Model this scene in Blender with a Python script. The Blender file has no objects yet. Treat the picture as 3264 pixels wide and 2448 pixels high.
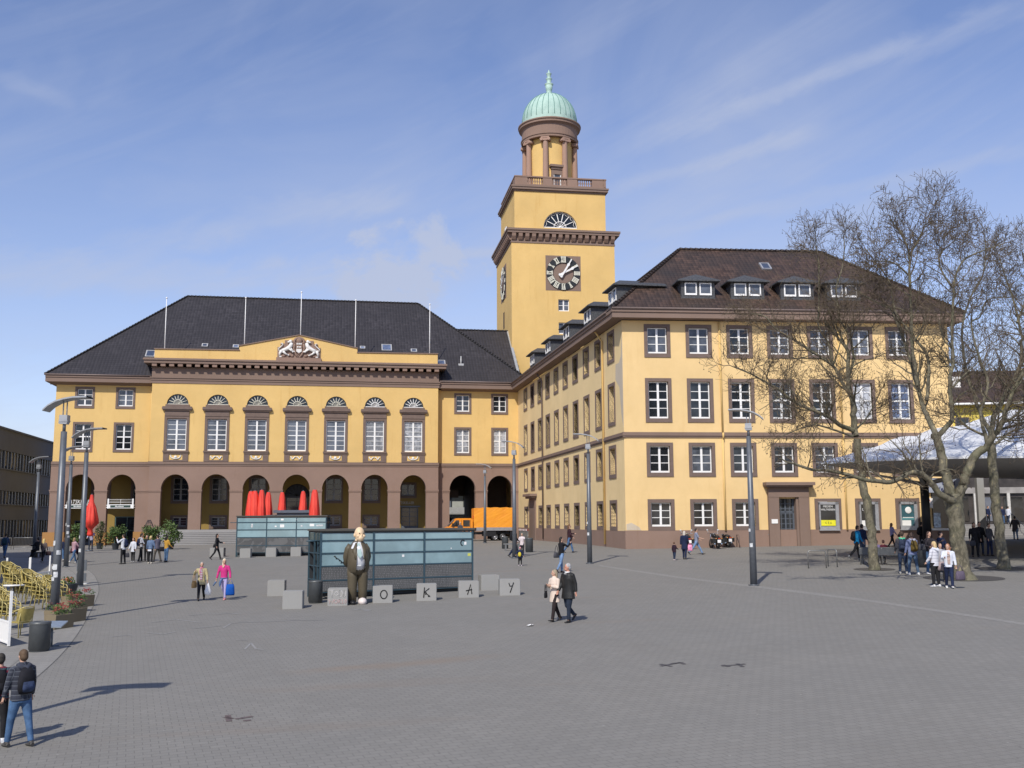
import bpy, math, random
import numpy as np
from mathutils import Vector, Matrix
R_ = math.radians
random.seed(7)
SC = bpy.context.scene
COL = SC.collection
# ---------------------------------------------------------------- camera
PIT, ROLL, FPX, CZ = .1326, .0048, 3254.0, 3.72
def cam_matrix():
    cr, sr, cp, sp = math.cos(ROLL), math.sin(ROLL), math.cos(PIT), math.sin(PIT)
    rr = np.array([[cr, -sr, 0], [sr, cr, 0], [0, 0, 1]])
    m = np.array([[1, 0, 0], [0, 0, 1], [0, -1, 0]]) @ rr
    p = np.array([[1, 0, 0], [0, cp, -sp], [0, sp, cp]])
    return p @ m
RM = cam_matrix()
cam = bpy.data.objects.new("camera", bpy.data.cameras.new("camera"))
COL.objects.link(cam)
cam.data.sensor_width = 36; cam.data.lens = FPX / 3264 * 36
cam.data.clip_start = .1; cam.data.clip_end = 3000
x_, y_, z_ = RM[:, 0], -RM[:, 1], -RM[:, 2]
cam.matrix_world = Matrix(((x_[0], y_[0], z_[0], 0), (x_[1], y_[1], z_[1], 0), (x_[2], y_[2], z_[2], CZ), (0, 0, 0, 1)))
SC.camera = cam
# ---------------------------------------------------------------- light
SUN_EL, SUN_AZ = R_(44), R_(19)          # shadows travel 19 deg to the right of straight away
sd = bpy.data.lights.new("sun", 'SUN'); sd.energy = 4.6; sd.angle = R_(.53); sd.color = (1, .95, .86)
so = bpy.data.objects.new("sun", sd); COL.objects.link(so)
to_sun = Vector((-math.sin(SUN_AZ) * math.cos(SUN_EL), -math.cos(SUN_AZ) * math.cos(SUN_EL), math.sin(SUN_EL)))
so.rotation_euler = to_sun.to_track_quat('Z', 'Y').to_euler()
so.location = (-30, -40, 60)
W = bpy.data.worlds.new("World"); SC.world = W; W.use_nodes = True
nt = W.node_tree; nt.nodes.clear()
def nn(t, tree=nt, **k):
    n = tree.nodes.new(t)
    for a, v in k.items(): setattr(n, a, v)
    return n
sky = nn('ShaderNodeTexSky', sky_type='NISHITA', sun_disc=False)
sky.sun_elevation = SUN_EL; sky.sun_rotation = math.pi + SUN_AZ
sky.altitude = 50; sky.air_density = 1.0; sky.dust_density = .3; sky.ozone_density = 2.6
tc = nn('ShaderNodeTexCoord')
def stretched(rot, sc, off=(0, 0, 0)):
    r = nn('ShaderNodeMapping'); r.inputs['Rotation'].default_value = rot
    m = nn('ShaderNodeMapping'); m.inputs['Scale'].default_value = sc; m.inputs['Location'].default_value = off
    nt.links.new(tc.outputs['Generated'], r.inputs['Vector']); nt.links.new(r.outputs[0], m.inputs['Vector']); return m.outputs['Vector']
def rng_(v, a, b, c=0, d=1, smooth=False):
    r = nn('ShaderNodeMapRange', interpolation_type='SMOOTHSTEP' if smooth else 'LINEAR')
    for i, q in zip(('From Min', 'From Max', 'To Min', 'To Max'), (a, b, c, d)): r.inputs[i].default_value = q
    nt.links.new(v, r.inputs['Value']); return r.outputs['Result']
def noise_(vec, scale, detail=6, dist=.4, rough=.6):
    n = nn('ShaderNodeTexNoise'); n.inputs['Scale'].default_value = scale; n.inputs['Detail'].default_value = detail
    n.inputs['Distortion'].default_value = dist; n.inputs['Roughness'].default_value = rough
    nt.links.new(vec, n.inputs['Vector']); return n.outputs['Fac']
def wmath(op, a, b):
    m = nn('ShaderNodeMath', operation=op)
    for i, v in enumerate((a, b)):
        if isinstance(v, (int, float)): m.inputs[i].default_value = v
        else: nt.links.new(v, m.inputs[i])
    return m.outputs[0]
def ray(px, py): return RM @ np.array([(px - 1632) / FPX, (py - 1224) / FPX, 1.])
def wdot(v):
    d = nn('ShaderNodeVectorMath', operation='DOT_PRODUCT'); d.inputs[1].default_value = tuple(float(q) for q in v)
    nt.links.new(tc.outputs['Generated'], d.inputs[0]); return d.outputs['Value']
sep = nn('ShaderNodeSeparateXYZ'); nt.links.new(tc.outputs['Generated'], sep.inputs[0])
wob = noise_(stretched((0, R_(18), 0), (2.5, 2.5, 6)), 5, 5, .6)
soft = noise_(stretched((0, R_(24), 0), (2.2, 2.2, 9)), 3.0, 6, .8, .65)
# broad veils of cirrus, rising to the right
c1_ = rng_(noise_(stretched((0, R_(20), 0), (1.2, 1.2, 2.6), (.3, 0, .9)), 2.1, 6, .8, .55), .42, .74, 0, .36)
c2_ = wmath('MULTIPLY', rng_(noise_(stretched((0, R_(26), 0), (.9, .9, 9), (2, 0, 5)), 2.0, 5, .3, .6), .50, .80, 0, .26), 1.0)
ahead = rng_(sep.outputs['Y'], -.1, .6, .12, 1, True)  # thins veils and haze in the unseen sky behind the camera, lowering ambient fill
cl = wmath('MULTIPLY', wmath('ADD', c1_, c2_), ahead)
# single streaks across the sky: great circles through two directions
def streak(p, q, width, amp, spread):
    a, b = ray(*p), ray(*q); a /= np.linalg.norm(a); b /= np.linalg.norm(b); n = np.cross(a, b); n /= np.linalg.norm(n); m = (a + b) / np.linalg.norm(a + b)
    half = math.acos(float(np.dot(a, m))) + spread
    d = wmath('ABSOLUTE', wmath('ADD', wdot(n), wmath('MULTIPLY', wmath('SUBTRACT', wob, .5), width * 2.2)), 0)
    band = rng_(d, width, width * .1, 0, 1, True)
    along = rng_(wdot(m), math.cos(half), math.cos(half * .6), 0, 1, True)
    return wmath('MULTIPLY', wmath('MULTIPLY', band, along), wmath('MULTIPLY', rng_(soft, .3, .6, .35, 1), amp))
for st in (((2125, 421), (3264, 15), .015, .34, .06), ((1975, 605), (2560, 430), .011, .28, .03), ((2100, 740), (3264, 480), .010, .20, .05), ((440, 775), (1200, 640), .020, .36, .05),
           ((-100, 850), (1150, 895), .026, .42, .05), ((1370, 822), (1580, 798), .008, .30, .02), ((0, 245), (150, 300), .010, .15, .03)):
    cl = wmath('ADD', cl, streak(*st))
cu = ray(1290, 870); cu /= np.linalg.norm(cu)
cn = noise_(stretched((0, 0, 0), (1, 1, 1.2), (4, 4, 4)), 9, 8, .4, .62)
cum = wmath('MULTIPLY', rng_(wmath('ADD', wdot(cu), wmath('MULTIPLY', wmath('SUBTRACT', cn, .5), .012)), math.cos(.065), math.cos(.028), 0, 1, True), .58)
cl = wmath('ADD', cl, cum)
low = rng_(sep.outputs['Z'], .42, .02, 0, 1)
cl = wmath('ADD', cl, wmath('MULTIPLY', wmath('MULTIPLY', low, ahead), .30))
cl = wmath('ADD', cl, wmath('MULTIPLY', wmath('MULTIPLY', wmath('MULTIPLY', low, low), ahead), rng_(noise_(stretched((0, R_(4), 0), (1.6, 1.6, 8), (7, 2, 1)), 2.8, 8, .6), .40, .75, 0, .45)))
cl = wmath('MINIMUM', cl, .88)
tint = nn('ShaderNodeMix', data_type='RGBA', blend_type='MULTIPLY'); tint.inputs['Factor'].default_value = 1
tint.inputs['B'].default_value = (1.95, 1.76, 1.96, 1)
nt.links.new(sky.outputs[0], tint.inputs['A'])
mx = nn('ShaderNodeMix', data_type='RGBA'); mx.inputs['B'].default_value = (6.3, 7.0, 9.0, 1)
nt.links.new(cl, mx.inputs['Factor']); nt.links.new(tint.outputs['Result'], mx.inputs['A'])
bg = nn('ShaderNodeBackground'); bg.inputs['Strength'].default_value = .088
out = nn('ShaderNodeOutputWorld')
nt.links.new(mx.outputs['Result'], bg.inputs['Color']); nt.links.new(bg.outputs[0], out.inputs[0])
SC.view_settings.view_transform = 'Standard'; SC.view_settings.look = 'None'
SC.view_settings.exposure = -.14; SC.view_settings.gamma = 1; SC.view_settings.use_curve_mapping = False
SC.cycles.max_bounces = 5; SC.cycles.diffuse_bounces = 3; SC.cycles.glossy_bounces = 3
SC.cycles.transmission_bounces = 4; SC.cycles.transparent_max_bounces = 6
# ---------------------------------------------------------------- terrain height and picking points on it
def gz(x, y):
    a = .011 * x + .0225 * y; b = 1.70 + .0085 * x
    k = .25; h = max(0., min(1., .5 + .5 * (b - a) / k))
    return b + (a - b) * h - k * h * (1 - h)
def GP(px, py):
    """point of the plaza seen at that pixel of the 3264 px wide photograph"""
    r = ray(px, py); y = 40.
    for _ in range(60):
        x = r[0] / r[1] * y; f = CZ + r[2] / r[1] * y - gz(x, y)
        f2 = CZ + r[2] / r[1] * (y + .1) - gz(r[0] / r[1] * (y + .1), y + .1)
        d = (f2 - f) / .1
        if abs(d) < 1e-4: break
        y = min(max(y - f / d, 5), 160)
    return Vector((r[0] / r[1] * y, y, gz(r[0] / r[1] * y, y)))
def HT(px, py, y):
    """height (world z) of that pixel at distance y"""
    r = ray(px, py); return CZ + r[2] / r[1] * y
def XT(px, py, y):
    r = ray(px, py); return r[0] / r[1] * y
# ---------------------------------------------------------------- materials
MATS = {}
class NT:
    def __init__(s, name):
        s.m = bpy.data.materials.new(name); s.m.use_nodes = True
        s.t = s.m.node_tree; s.b = s.t.nodes['Principled BSDF']; s.L = s.t.links.new
    def n(s, t, **k):
        x = s.t.nodes.new(t)
        for a, v in k.items(): setattr(x, a, v)
        return x
    def noise(s, scale, detail=4, vec=None, rough=.6, dist=0):
        x = s.n('ShaderNodeTexNoise'); x.inputs['Scale'].default_value = scale
        x.inputs['Detail'].default_value = detail; x.inputs['Roughness'].default_value = rough; x.inputs['Distortion'].default_value = dist
        if vec: s.L(vec, x.inputs['Vector'])
        return x.outputs['Fac']
    def rng(s, v, a, b, c=0, d=1):
        r = s.n('ShaderNodeMapRange')
        for i, q in zip(('From Min', 'From Max', 'To Min', 'To Max'), (a, b, c, d)): r.inputs[i].default_value = q
        s.L(v, r.inputs['Value']); return r.outputs['Result']
    def mix(s, f, a, b, mode='MIX'):
        x = s.n('ShaderNodeMix', data_type='RGBA', blend_type=mode)
        for nm, v in (('Factor', f), ('A', a), ('B', b)):
            if isinstance(v, (int, float)): x.inputs[nm].default_value = v
            elif isinstance(v, tuple): x.inputs[nm].default_value = (*v, 1)
            else: s.L(v, x.inputs[nm])
        return x.outputs['Result']
    def math(s, op, a, b=0.):
        m = s.n('ShaderNodeMath', operation=op)
        for i, v in enumerate((a, b)):
            if isinstance(v, (int, float)): m.inputs[i].default_value = v
            else: s.L(v, m.inputs[i])
        return m.outputs[0]
    def coord(s, kind='Object', scale=(1, 1, 1), rot=(0, 0, 0), loc=(0, 0, 0)):
        c = s.n('ShaderNodeTexCoord'); r = s.n('ShaderNodeMapping'); m = s.n('ShaderNodeMapping')
        m.inputs['Scale'].default_value = scale; r.inputs['Rotation'].default_value = rot; m.inputs['Location'].default_value = loc
        s.L(c.outputs[kind], r.inputs['Vector']); s.L(r.outputs[0], m.inputs['Vector']); return m.outputs['Vector']
    def bump(s, h, strength=.3, dist=.02):
        b = s.n('ShaderNodeBump'); b.inputs['Strength'].default_value = strength; b.inputs['Distance'].default_value = dist
        s.L(h, b.inputs['Height']); s.L(b.outputs[0], s.b.inputs['Normal'])
    def setc(s, c): 
        if isinstance(c, tuple): s.b.inputs['Base Color'].default_value = (*c, 1)
        else: s.L(c, s.b.inputs['Base Color'])
    def fin(s, rough=.8, metal=0, spec=.5):
        s.b.inputs['Roughness'].default_value = rough; s.b.inputs['Metallic'].default_value = metal
        s.b.inputs['Specular IOR Level'].default_value = spec; return s.m
def simple(name, col, rough=.7, metal=0, var=.12, scale=6, bump=0, spec=.4):
    """plain coloured surface with a little uneven tone"""
    if name in MATS: return MATS[name]
    t = NT(name); v = t.coord()
    f = t.noise(scale, 4, v)
    dk = tuple(c * (1 - var) for c in col); lt = tuple(min(1, c * (1 + var)) for c in col)
    t.setc(t.mix(t.rng(f, .3, .7), dk, lt))
    if bump: t.bump(t.noise(scale * 8, 3, v), bump)
    MATS[name] = t.fin(rough, metal, spec); return MATS[name]
def plaster(name, col, stain=(.33, .25, .14), amount=.5, streak=.5, fine=60, patch=None):
    t = NT(name); v = t.coord()
    big = t.rng(t.noise(.22, 6, v, .65), .35, .7)
    c = t.mix(big, tuple(k * 1.05 for k in col), tuple(k * .90 for k in col))
    c = t.mix(t.rng(t.noise(.9, 7, v, .7, .3), .48, .75, 0, .45), c, tuple(k * s for k, s in zip(col, (.93, .90, .82))))
    vs = t.coord(scale=(1.6, 1.6, .16))
    st = t.rng(t.noise(1.2, 6, vs, .7), .56, .82, 0, streak)
    c = t.mix(st, c, tuple(k * s for k, s in zip(col, (.78, .69, .55))))
    sp = t.rng(t.noise(2.2, 8, v, .75, .6), .66, .78, 0, amount)
    c = t.mix(sp, c, stain)
    g = t.rng(t.noise(fine, 3, v), .2, .8, .93, 1.06)
    c = t.mix(1.0, c, t.n('ShaderNodeCombineColor').outputs[0] if False else c, 'MIX')
    mul = t.n('ShaderNodeCombineColor')
    for i in range(3): t.L(g, mul.inputs[i])
    c = t.mix(1.0, c, mul.outputs[0], 'MULTIPLY')
    t.setc(c); t.bump(t.noise(fine, 3, v), .25, .01)
    return t.fin(.9, 0, .2)
def rooftile(name, col, pu=.3, pv=.34, var=.35, noise_c=None):
    t = NT(name)
    c = t.n('ShaderNodeTexCoord'); s = t.n('ShaderNodeSeparateXYZ'); t.L(c.outputs['UV'], s.inputs[0])
    su = t.math('SINE', t.math('MULTIPLY', s.outputs[0], 2 * math.pi / pu))
    fv = t.math('FRACT', t.math('DIVIDE', s.outputs[1], pv))
    u8 = t.math('FLOOR', t.math('DIVIDE', s.outputs[0], pu)); v8 = t.math('FLOOR', t.math('DIVIDE', s.outputs[1], pv))
    wn = t.n('ShaderNodeTexWhiteNoise', noise_dimensions='2D'); cb = t.n('ShaderNodeCombineXYZ')
    t.L(u8, cb.inputs[0]); t.L(v8, cb.inputs[1]); t.L(cb.outputs[0], wn.inputs['Vector'])
    vec = t.coord(); big = t.rng(t.noise(.35, 5, vec), .3, .7)
    cc = t.mix(wn.outputs['Value'], tuple(k * (1 - var) for k in col), tuple(k * (1 + var) for k in col))
    cc = t.mix(big, cc, noise_c or tuple(k * .8 for k in col))
    edge = t.rng(fv, 0, .22, .35, 1)
    valley = t.rng(su, -1, -.3, .72, 1)
    e = t.math('MULTIPLY', edge, valley)
    m = t.n('ShaderNodeCombineColor')
    for i in range(3): t.L(e, m.inputs[i])
    cc = t.mix(1.0, cc, m.outputs[0], 'MULTIPLY')
    t.setc(cc)
    h = t.math('ADD', t.math('MULTIPLY', su, .5), t.math('MULTIPLY', fv, -1.))
    t.bump(h, .5, .03)
    return t.fin(.55, 0, .35)
YEL = plaster("yellow_plaster", (.69, .468, .182), amount=.38, streak=.8)
YELB = plaster("yellow_plaster_worn", (.78, .59, .31), stain=(.50, .45, .38), amount=.6, streak=.3)
YEL2 = plaster("yellow_plaster_bright", (.765, .545, .262), amount=.24, streak=.45)
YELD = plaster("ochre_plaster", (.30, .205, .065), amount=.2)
BRN = plaster("brown_plaster", (.268, .182, .142), stain=(.12, .09, .07), amount=.35, streak=.4)
BRNT = plaster("brown_trim", (.225, .160, .128), stain=(.08, .07, .05), amount=.5, streak=.4)
BRNF = simple("brown_window_surround", (.165, .118, .097), .85, var=.10, scale=3)
ORB = plaster("orange_brown_plinth", (.36, .19, .07), amount=.2)
ROOFA = rooftile("dark_grey_roof_tiles", (.042, .038, .041), .34, .36, .3)
ROOFC = rooftile("brown_roof_tiles", (.080, .047, .033), .30, .36, .4, (.040, .031, .027))
SLATE = simple("slate_cladding", (.062, .064, .068), .6, var=.5, scale=9, bump=.3)
WHITE = simple("white_paint", (.80, .79, .76), .5, var=.04)
OFFW = simple("off_white_stone", (.70, .68, .64), .8, var=.15, scale=5)
GREYM = simple("grey_metal", (.135, .15, .17), .45, .35, .08)
GREYD = simple("dark_grey_metal", (.045, .05, .055), .5, .2, .1)
BLACK = simple("black_paint", (.012, .012, .014), .5, 0, .1)
CONC = plaster("pale_concrete", (.30, .295, .28), stain=(.2, .2, .17), amount=.4, streak=.6, fine=40)
STONE = plaster("stair_stone", (.30, .29, .28), stain=(.15, .14, .12), amount=.4, streak=.2)
GUTTER = simple("gutter_metal", (.16, .12, .105), .55, .2, .1)
def glass(name, col, rough=.06, spec=.5, var=.5, scale=.9):
    t = NT(name); oi = t.n('ShaderNodeObjectInfo')
    v = t.coord(); f = t.noise(scale, 3, v)
    f2 = t.math('ADD', f, t.rng(oi.outputs['Random'], 0, 1, -.18, .18))
    t.setc(t.mix(t.rng(f2, .35, .65), tuple(c * (1 - var) for c in col), tuple(c * (1 + var) for c in col)))
    return t.fin(rough, 0, spec)
GL_D = glass("dark_window_glass", (.022, .026, .030))
GL_M = glass("grey_window_glass", (.085, .095, .115), .08)
GL_L = glass("curtained_window_glass", (.32, .33, .35), .1, var=.5, scale=2.5)
GL_B = glass("blue_window_glass", (.10, .13, .21), .08)
# ---------------------------------------------------------------- mesh builder
class MB:
    def __init__(s): s.v = []; s.f = []; s.mi = []; s.uv = []; s.sm = []
    def add(s, pts, faces, mi=0, smooth=False):
        o = len(s.v); s.v += [tuple(p) for p in pts]
        for f in faces:
            s.f.append(tuple(i + o for i in f)); s.mi.append(mi); s.uv.append(None); s.sm.append(smooth)
    def poly(s, pts, mi=0, uv=None):
        o = len(s.v); s.v += [tuple(p) for p in pts]; s.f.append(tuple(range(o, o + len(pts)))); s.mi.append(mi); s.uv.append(uv); s.sm.append(False)
    def box(s, x0, x1, y0, y1, z0, z1, mi=0):
        if x0 > x1: x0, x1 = x1, x0
        if y0 > y1: y0, y1 = y1, y0
        if z0 > z1: z0, z1 = z1, z0
        p = [(x0, y0, z0), (x1, y0, z0), (x1, y1, z0), (x0, y1, z0), (x0, y0, z1), (x1, y0, z1), (x1, y1, z1), (x0, y1, z1)]
        s.add(p, [(0, 3, 2, 1), (4, 5, 6, 7), (0, 1, 5, 4), (1, 2, 6, 5), (2, 3, 7, 6), (3, 0, 4, 7)], mi)
    def prism(s, pts, y0, y1, mi=0):
        """polygon in x,z (counter-clockwise seen from -y) extruded from y0 to y1"""
        n = len(pts); v = [(p[0], y0, p[1]) for p in pts] + [(p[0], y1, p[1]) for p in pts]
        f = [tuple(range(n)), tuple(range(2 * n - 1, n - 1, -1))] + [(i, i + n, (i + 1) % n + n, (i + 1) % n) for i in range(n)]
        s.add(v, f, mi)
    def prismx(s, pts, x0, x1, mi=0):
        """polygon in y,z extruded along x"""
        n = len(pts); v = [(x0, p[0], p[1]) for p in pts] + [(x1, p[0], p[1]) for p in pts]
        f = [tuple(range(n - 1, -1, -1)), tuple(range(n, 2 * n))] + [(i, (i + 1) % n, (i + 1) % n + n, i + n) for i in range(n)]
        s.add(v, f, mi)
    def prismz(s, pts, z0, z1, mi=0):
        n = len(pts); v = [(p[0], p[1], z0) for p in pts] + [(p[0], p[1], z1) for p in pts]
        f = [tuple(range(n - 1, -1, -1)), tuple(range(n, 2 * n))] + [(i, (i + 1) % n, (i + 1) % n + n, i + n) for i in range(n)]
        s.add(v, f, mi)
    def lathe(s, prof, n=24, c=(0, 0, 0), mi=0, smooth=True, a0=0, a1=2 * math.pi):
        pts = []; full = abs(a1 - a0 - 2 * math.pi) < 1e-6; m = n if full else n + 1
        for r, z in prof:
            for i in range(m):
                a = a0 + (a1 - a0) * i / n; pts.append((c[0] + r * math.cos(a), c[1] + r * math.sin(a), c[2] + z))
        f = []
        for j in range(len(prof) - 1):
            for i in range(n):
                k = (i + 1) % m if full else i + 1
                f.append((j * m + i, j * m + k, (j + 1) * m + k, (j + 1) * m + i))
        s.add(pts, f, mi, smooth)
    def tube(s, pts, rad, n=8, mi=0, cap=True, smooth=True):
        if isinstance(rad, (int, float)): rad = [rad] * len(pts)
        P = [Vector(p) for p in pts]; vs = []; prev = None
        for i, p in enumerate(P):
            d = (P[min(i + 1, len(P) - 1)] - P[max(i - 1, 0)])
            if d.length < 1e-9: d = Vector((0, 0, 1))
            d.normalize()
            if prev is None:
                up = Vector((0, 0, 1)) if abs(d.z) < .9 else Vector((0, -1 if d.z > 0 else 1, 0))
                a = d.cross(up).normalized()
            else:
                a = (prev - d * prev.dot(d))
                a = a.normalized() if a.length > 1e-6 else d.orthogonal().normalized()
            prev = a; b = d.cross(a)
            r = rad[i]; ra, rb = (r, r) if isinstance(r, (int, float)) else r
            for k in range(n):
                t = 2 * math.pi * k / n; vs.append(p + a * (ra * math.cos(t)) + b * (rb * math.sin(t)))
        f = []
        for j in range(len(P) - 1):
            for k in range(n):
                f.append((j * n + k, j * n + (k + 1) % n, (j + 1) * n + (k + 1) % n, (j + 1) * n + k))
        s.add(vs, f, mi, smooth)
        if cap:
            o = len(s.v) - len(vs)
            for fc in (tuple(range(o + n - 1, o - 1, -1)), tuple(range(o + (len(P) - 1) * n, o + len(P) * n))):
                s.f.append(fc); s.mi.append(mi); s.uv.append(None); s.sm.append(False)
    def ball(s, c, r, mi=0, nu=10, nv=7):
        rx, ry, rz = (r, r, r) if isinstance(r, (int, float)) else r
        pr = []; pts = []
        for j in range(nv + 1):
            t = -math.pi / 2 + math.pi * j / nv
            for i in range(nu):
                a = 2 * math.pi * i / nu
                pts.append((c[0] + rx * math.cos(t) * math.cos(a), c[1] + ry * math.cos(t) * math.sin(a), c[2] + rz * math.sin(t)))
        f = [(j * nu + i, j * nu + (i + 1) % nu, (j + 1) * nu + (i + 1) % nu, (j + 1) * nu + i) for j in range(nv) for i in range(nu)]
        s.add(pts, f, mi, True)
    def xf(s, M):
        s.v = [tuple(M @ Vector(p)) for p in s.v]; return s
    def merge(s, o, M=None, mi=None):
        off = len(s.v); s.v += [tuple(M @ Vector(p)) for p in o.v] if M else o.v
        s.f += [tuple(i + off for i in f) for f in o.f]; s.mi += [mi] * len(o.f) if mi is not None else o.mi; s.uv += o.uv; s.sm += o.sm
        return s
    def mesh(s, name, mats, off=(0, 0, 0)):
        me = bpy.data.meshes.new(name)
        v = s.v if off == (0, 0, 0) else [(p[0] + off[0], p[1] + off[1], p[2] + off[2]) for p in s.v]
        me.from_pydata(v, [], s.f)
        for m in (mats if isinstance(mats, (list, tuple)) else [mats]): me.materials.append(m)
        me.polygons.foreach_set('material_index', s.mi)
        me.polygons.foreach_set('use_smooth', s.sm)
        if any(u is not None for u in s.uv):
            ul = me.uv_layers.new(name='UVMap'); d = []
            for f, u in zip(s.f, s.uv): d += [c for q in (u or [(0, 0)] * len(f)) for c in q]
            ul.data.foreach_set('uv', d)
        me.update(); return me
    def build(s, name, mats, parent=None, loc=(0, 0, 0), rot=0, off=(0, 0, 0)):
        o = bpy.data.objects.new(name, s.mesh(name, mats, off)); COL.objects.link(o)
        o.location = loc; o.rotation_euler = (0, 0, rot) if isinstance(rot, (int, float)) else rot
        if parent: o.parent = parent
        return o
def tag(o, label=None, cat=None, group=None, kind=None):
    if label: o['label'] = label
    if cat: o['category'] = cat
    if group: o['group'] = group
    if kind: o['kind'] = kind
    return o
def empty(name, loc, rz=0, label=None, cat=None, group=None):
    o = bpy.data.objects.new(name, None); COL.objects.link(o); o.location = loc
    o.rotation_euler = (0, 0, rz); o.empty_display_size = .3
    return tag(o, label, cat, group)
def kids(o): return [c for c in bpy.data.objects if c.parent == o]
def copy_tree(o, parent=None, label=None, loc=None, rz=None):
    c = o.copy(); COL.objects.link(c); c.parent = parent
    if label: c['label'] = label
    if loc is not None: c.location = loc
    if rz is not None: c.rotation_euler = (0, 0, rz)
    for ch in list(o.children): copy_tree(ch, c)
    return c
def inst(name, me, parent, loc=(0, 0, 0), rot=(0, 0, 0)):
    o = bpy.data.objects.new(name, me); COL.objects.link(o); o.parent = parent; o.location = loc; o.rotation_euler = rot; return o
def text_mesh(txt, size, extr=.01, align='LEFT', shear=0, sx=1):
    cu = bpy.data.curves.new('t', 'FONT'); cu.body = txt; cu.size = size; cu.extrude = extr; cu.align_x = align; cu.shear = shear
    cu.resolution_u = 3
    ob = bpy.data.objects.new('t', cu); COL.objects.link(ob)
    dg = bpy.context.evaluated_depsgraph_get(); me = bpy.data.meshes.new_from_object(ob.evaluated_get(dg))
    bpy.data.objects.remove(ob); bpy.data.curves.remove(cu)
    if sx != 1:
        for v in me.vertices: v.co.x *= sx
    return me
def text_obj(name, txt, size, m, parent, loc, rot=(math.pi / 2, 0, 0), **k):
    me = text_mesh(txt, size, **k); me.materials.clear(); me.materials.append(m); me.name = name
    return inst(name, me, parent, loc, rot)
def wall_panel(b, x0, x1, z0, z1, holes, y=0, depth=.3, mi=0):
    """front face at y with rectangular holes and their reveals going back by depth"""
    xs = sorted({x0, x1, *[h[0] for h in holes], *[h[1] for h in holes]}); zs = sorted({z0, z1, *[h[2] for h in holes], *[h[3] for h in holes]})
    xs = [x for x in xs if x0 <= x <= x1]; zs = [z for z in zs if z0 <= z <= z1]
    for i in range(len(xs) - 1):
        for j in range(len(zs) - 1):
            cx, cz = (xs[i] + xs[i + 1]) / 2, (zs[j] + zs[j + 1]) / 2
            if any(h[0] < cx < h[1] and h[2] < cz < h[3] for h in holes): continue
            b.poly([(xs[i], y, zs[j]), (xs[i + 1], y, zs[j]), (xs[i + 1], y, zs[j + 1]), (xs[i], y, zs[j + 1])], mi)
    for h in holes:
        a, c, d, e = h
        b.poly([(a, y, d), (a, y + depth, d), (a, y + depth, e), (a, y, e)], mi); b.poly([(c, y, d), (c, y, e), (c, y + depth, e), (c, y + depth, d)], mi)
        b.poly([(a, y, d), (c, y, d), (c, y + depth, d), (a, y + depth, d)], mi); b.poly([(a, y, e), (a, y + depth, e), (c, y + depth, e), (c, y, e)], mi)
# ---------------------------------------------------------------- windows (meshes made once, copied)
WCACHE = {}
def window_meshes(w, h, band, rows, transom=False, bottom=.13, cols=2, mull=.15, frm=.075, bar=.045, fmat=None, deep=0.):
    key = (round(w, 2), round(h, 2), band, rows, transom, cols, mull, fmat, deep)
    if key in WCACHE: return WCACHE[key]
    iw, ih = w / 2 - band, h - 2 * band
    s = MB()
    s.box(-w / 2, w / 2, -.045, .05, h - band, h); s.box(-w / 2, w / 2, -.06, .05, 0, band)
    s.box(-w / 2, -iw, -.045, .05, band, h - band); s.box(iw, w / 2, -.045, .05, band, h - band)
    D = .26 + deep                                                        # reveals
    s.box(-iw - .02, -iw, .05, D, band, h - band); s.box(iw, iw + .02, .05, D, band, h - band)
    s.box(-iw, iw, .05, D, h - band, h - band + .02); s.box(-iw, iw, .05, D, band - .02, band)
    s.box(-iw + .003, iw - .003, -.01, .2, band + .003, band + .05)
    sm = s.mesh('window', BRNF)
    f = MB(); y0, y1 = .17 + deep, .24 + deep; zb = band + .05; zt = h - band - .004; e = iw - .004
    f.box(-e, -e + frm, y0, y1, zb, zt); f.box(e - frm, e, y0, y1, zb, zt)
    f.box(-e + frm, e - frm, y0, y1, zt - frm, zt); f.box(-e + frm, e - frm, y0 - .01, y1, zb, zb + bottom)
    if cols == 2: f.box(-mull / 2, mull / 2, y0 - .012, y1, zb + bottom, zt - frm)
    zi, zj = zb + bottom, zt - frm
    for k in range(1, rows):
        z = zi + (zj - zi) * k / rows; t = bar
        if transom and k == rows // 2: t = .12
        for a, c in ((-e + frm, -mull / 2), (mull / 2, e - frm)) if cols == 2 else ((-e + frm, e - frm),):
            f.box(a, c, y0 + .008, y1 - .006, z - t / 2, z + t / 2)
    fm = f.mesh('frame', fmat or WHITE)
    p = MB(); yp = .215 + deep; p.poly([(-e, yp, zb), (e, yp, zb), (e, yp, zt), (-e, yp, zt)])
    pm = {g.name: p.mesh('pane', g) for g in (GL_D, GL_M, GL_L, GL_B)}
    WCACHE[key] = (sm, fm, pm); return WCACHE[key]
def window(parent, x, z, w, h, band, rows, gl, transom=False, y=0, rz=0, base=(0, 0), zoff=0, label=None, **k):
    sm, fm, pm = window_meshes(w, h, band, rows, transom, **k)
    c, s = math.cos(rz), math.sin(rz)
    o = inst('window', sm, parent, (base[0] + x * c - y * s, base[1] + x * s + y * c, z + zoff), (0, 0, rz))
    inst('frame', fm, o); inst('pane', pm[gl.name], o)
    if label: o['label'] = label
    return o
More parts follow.
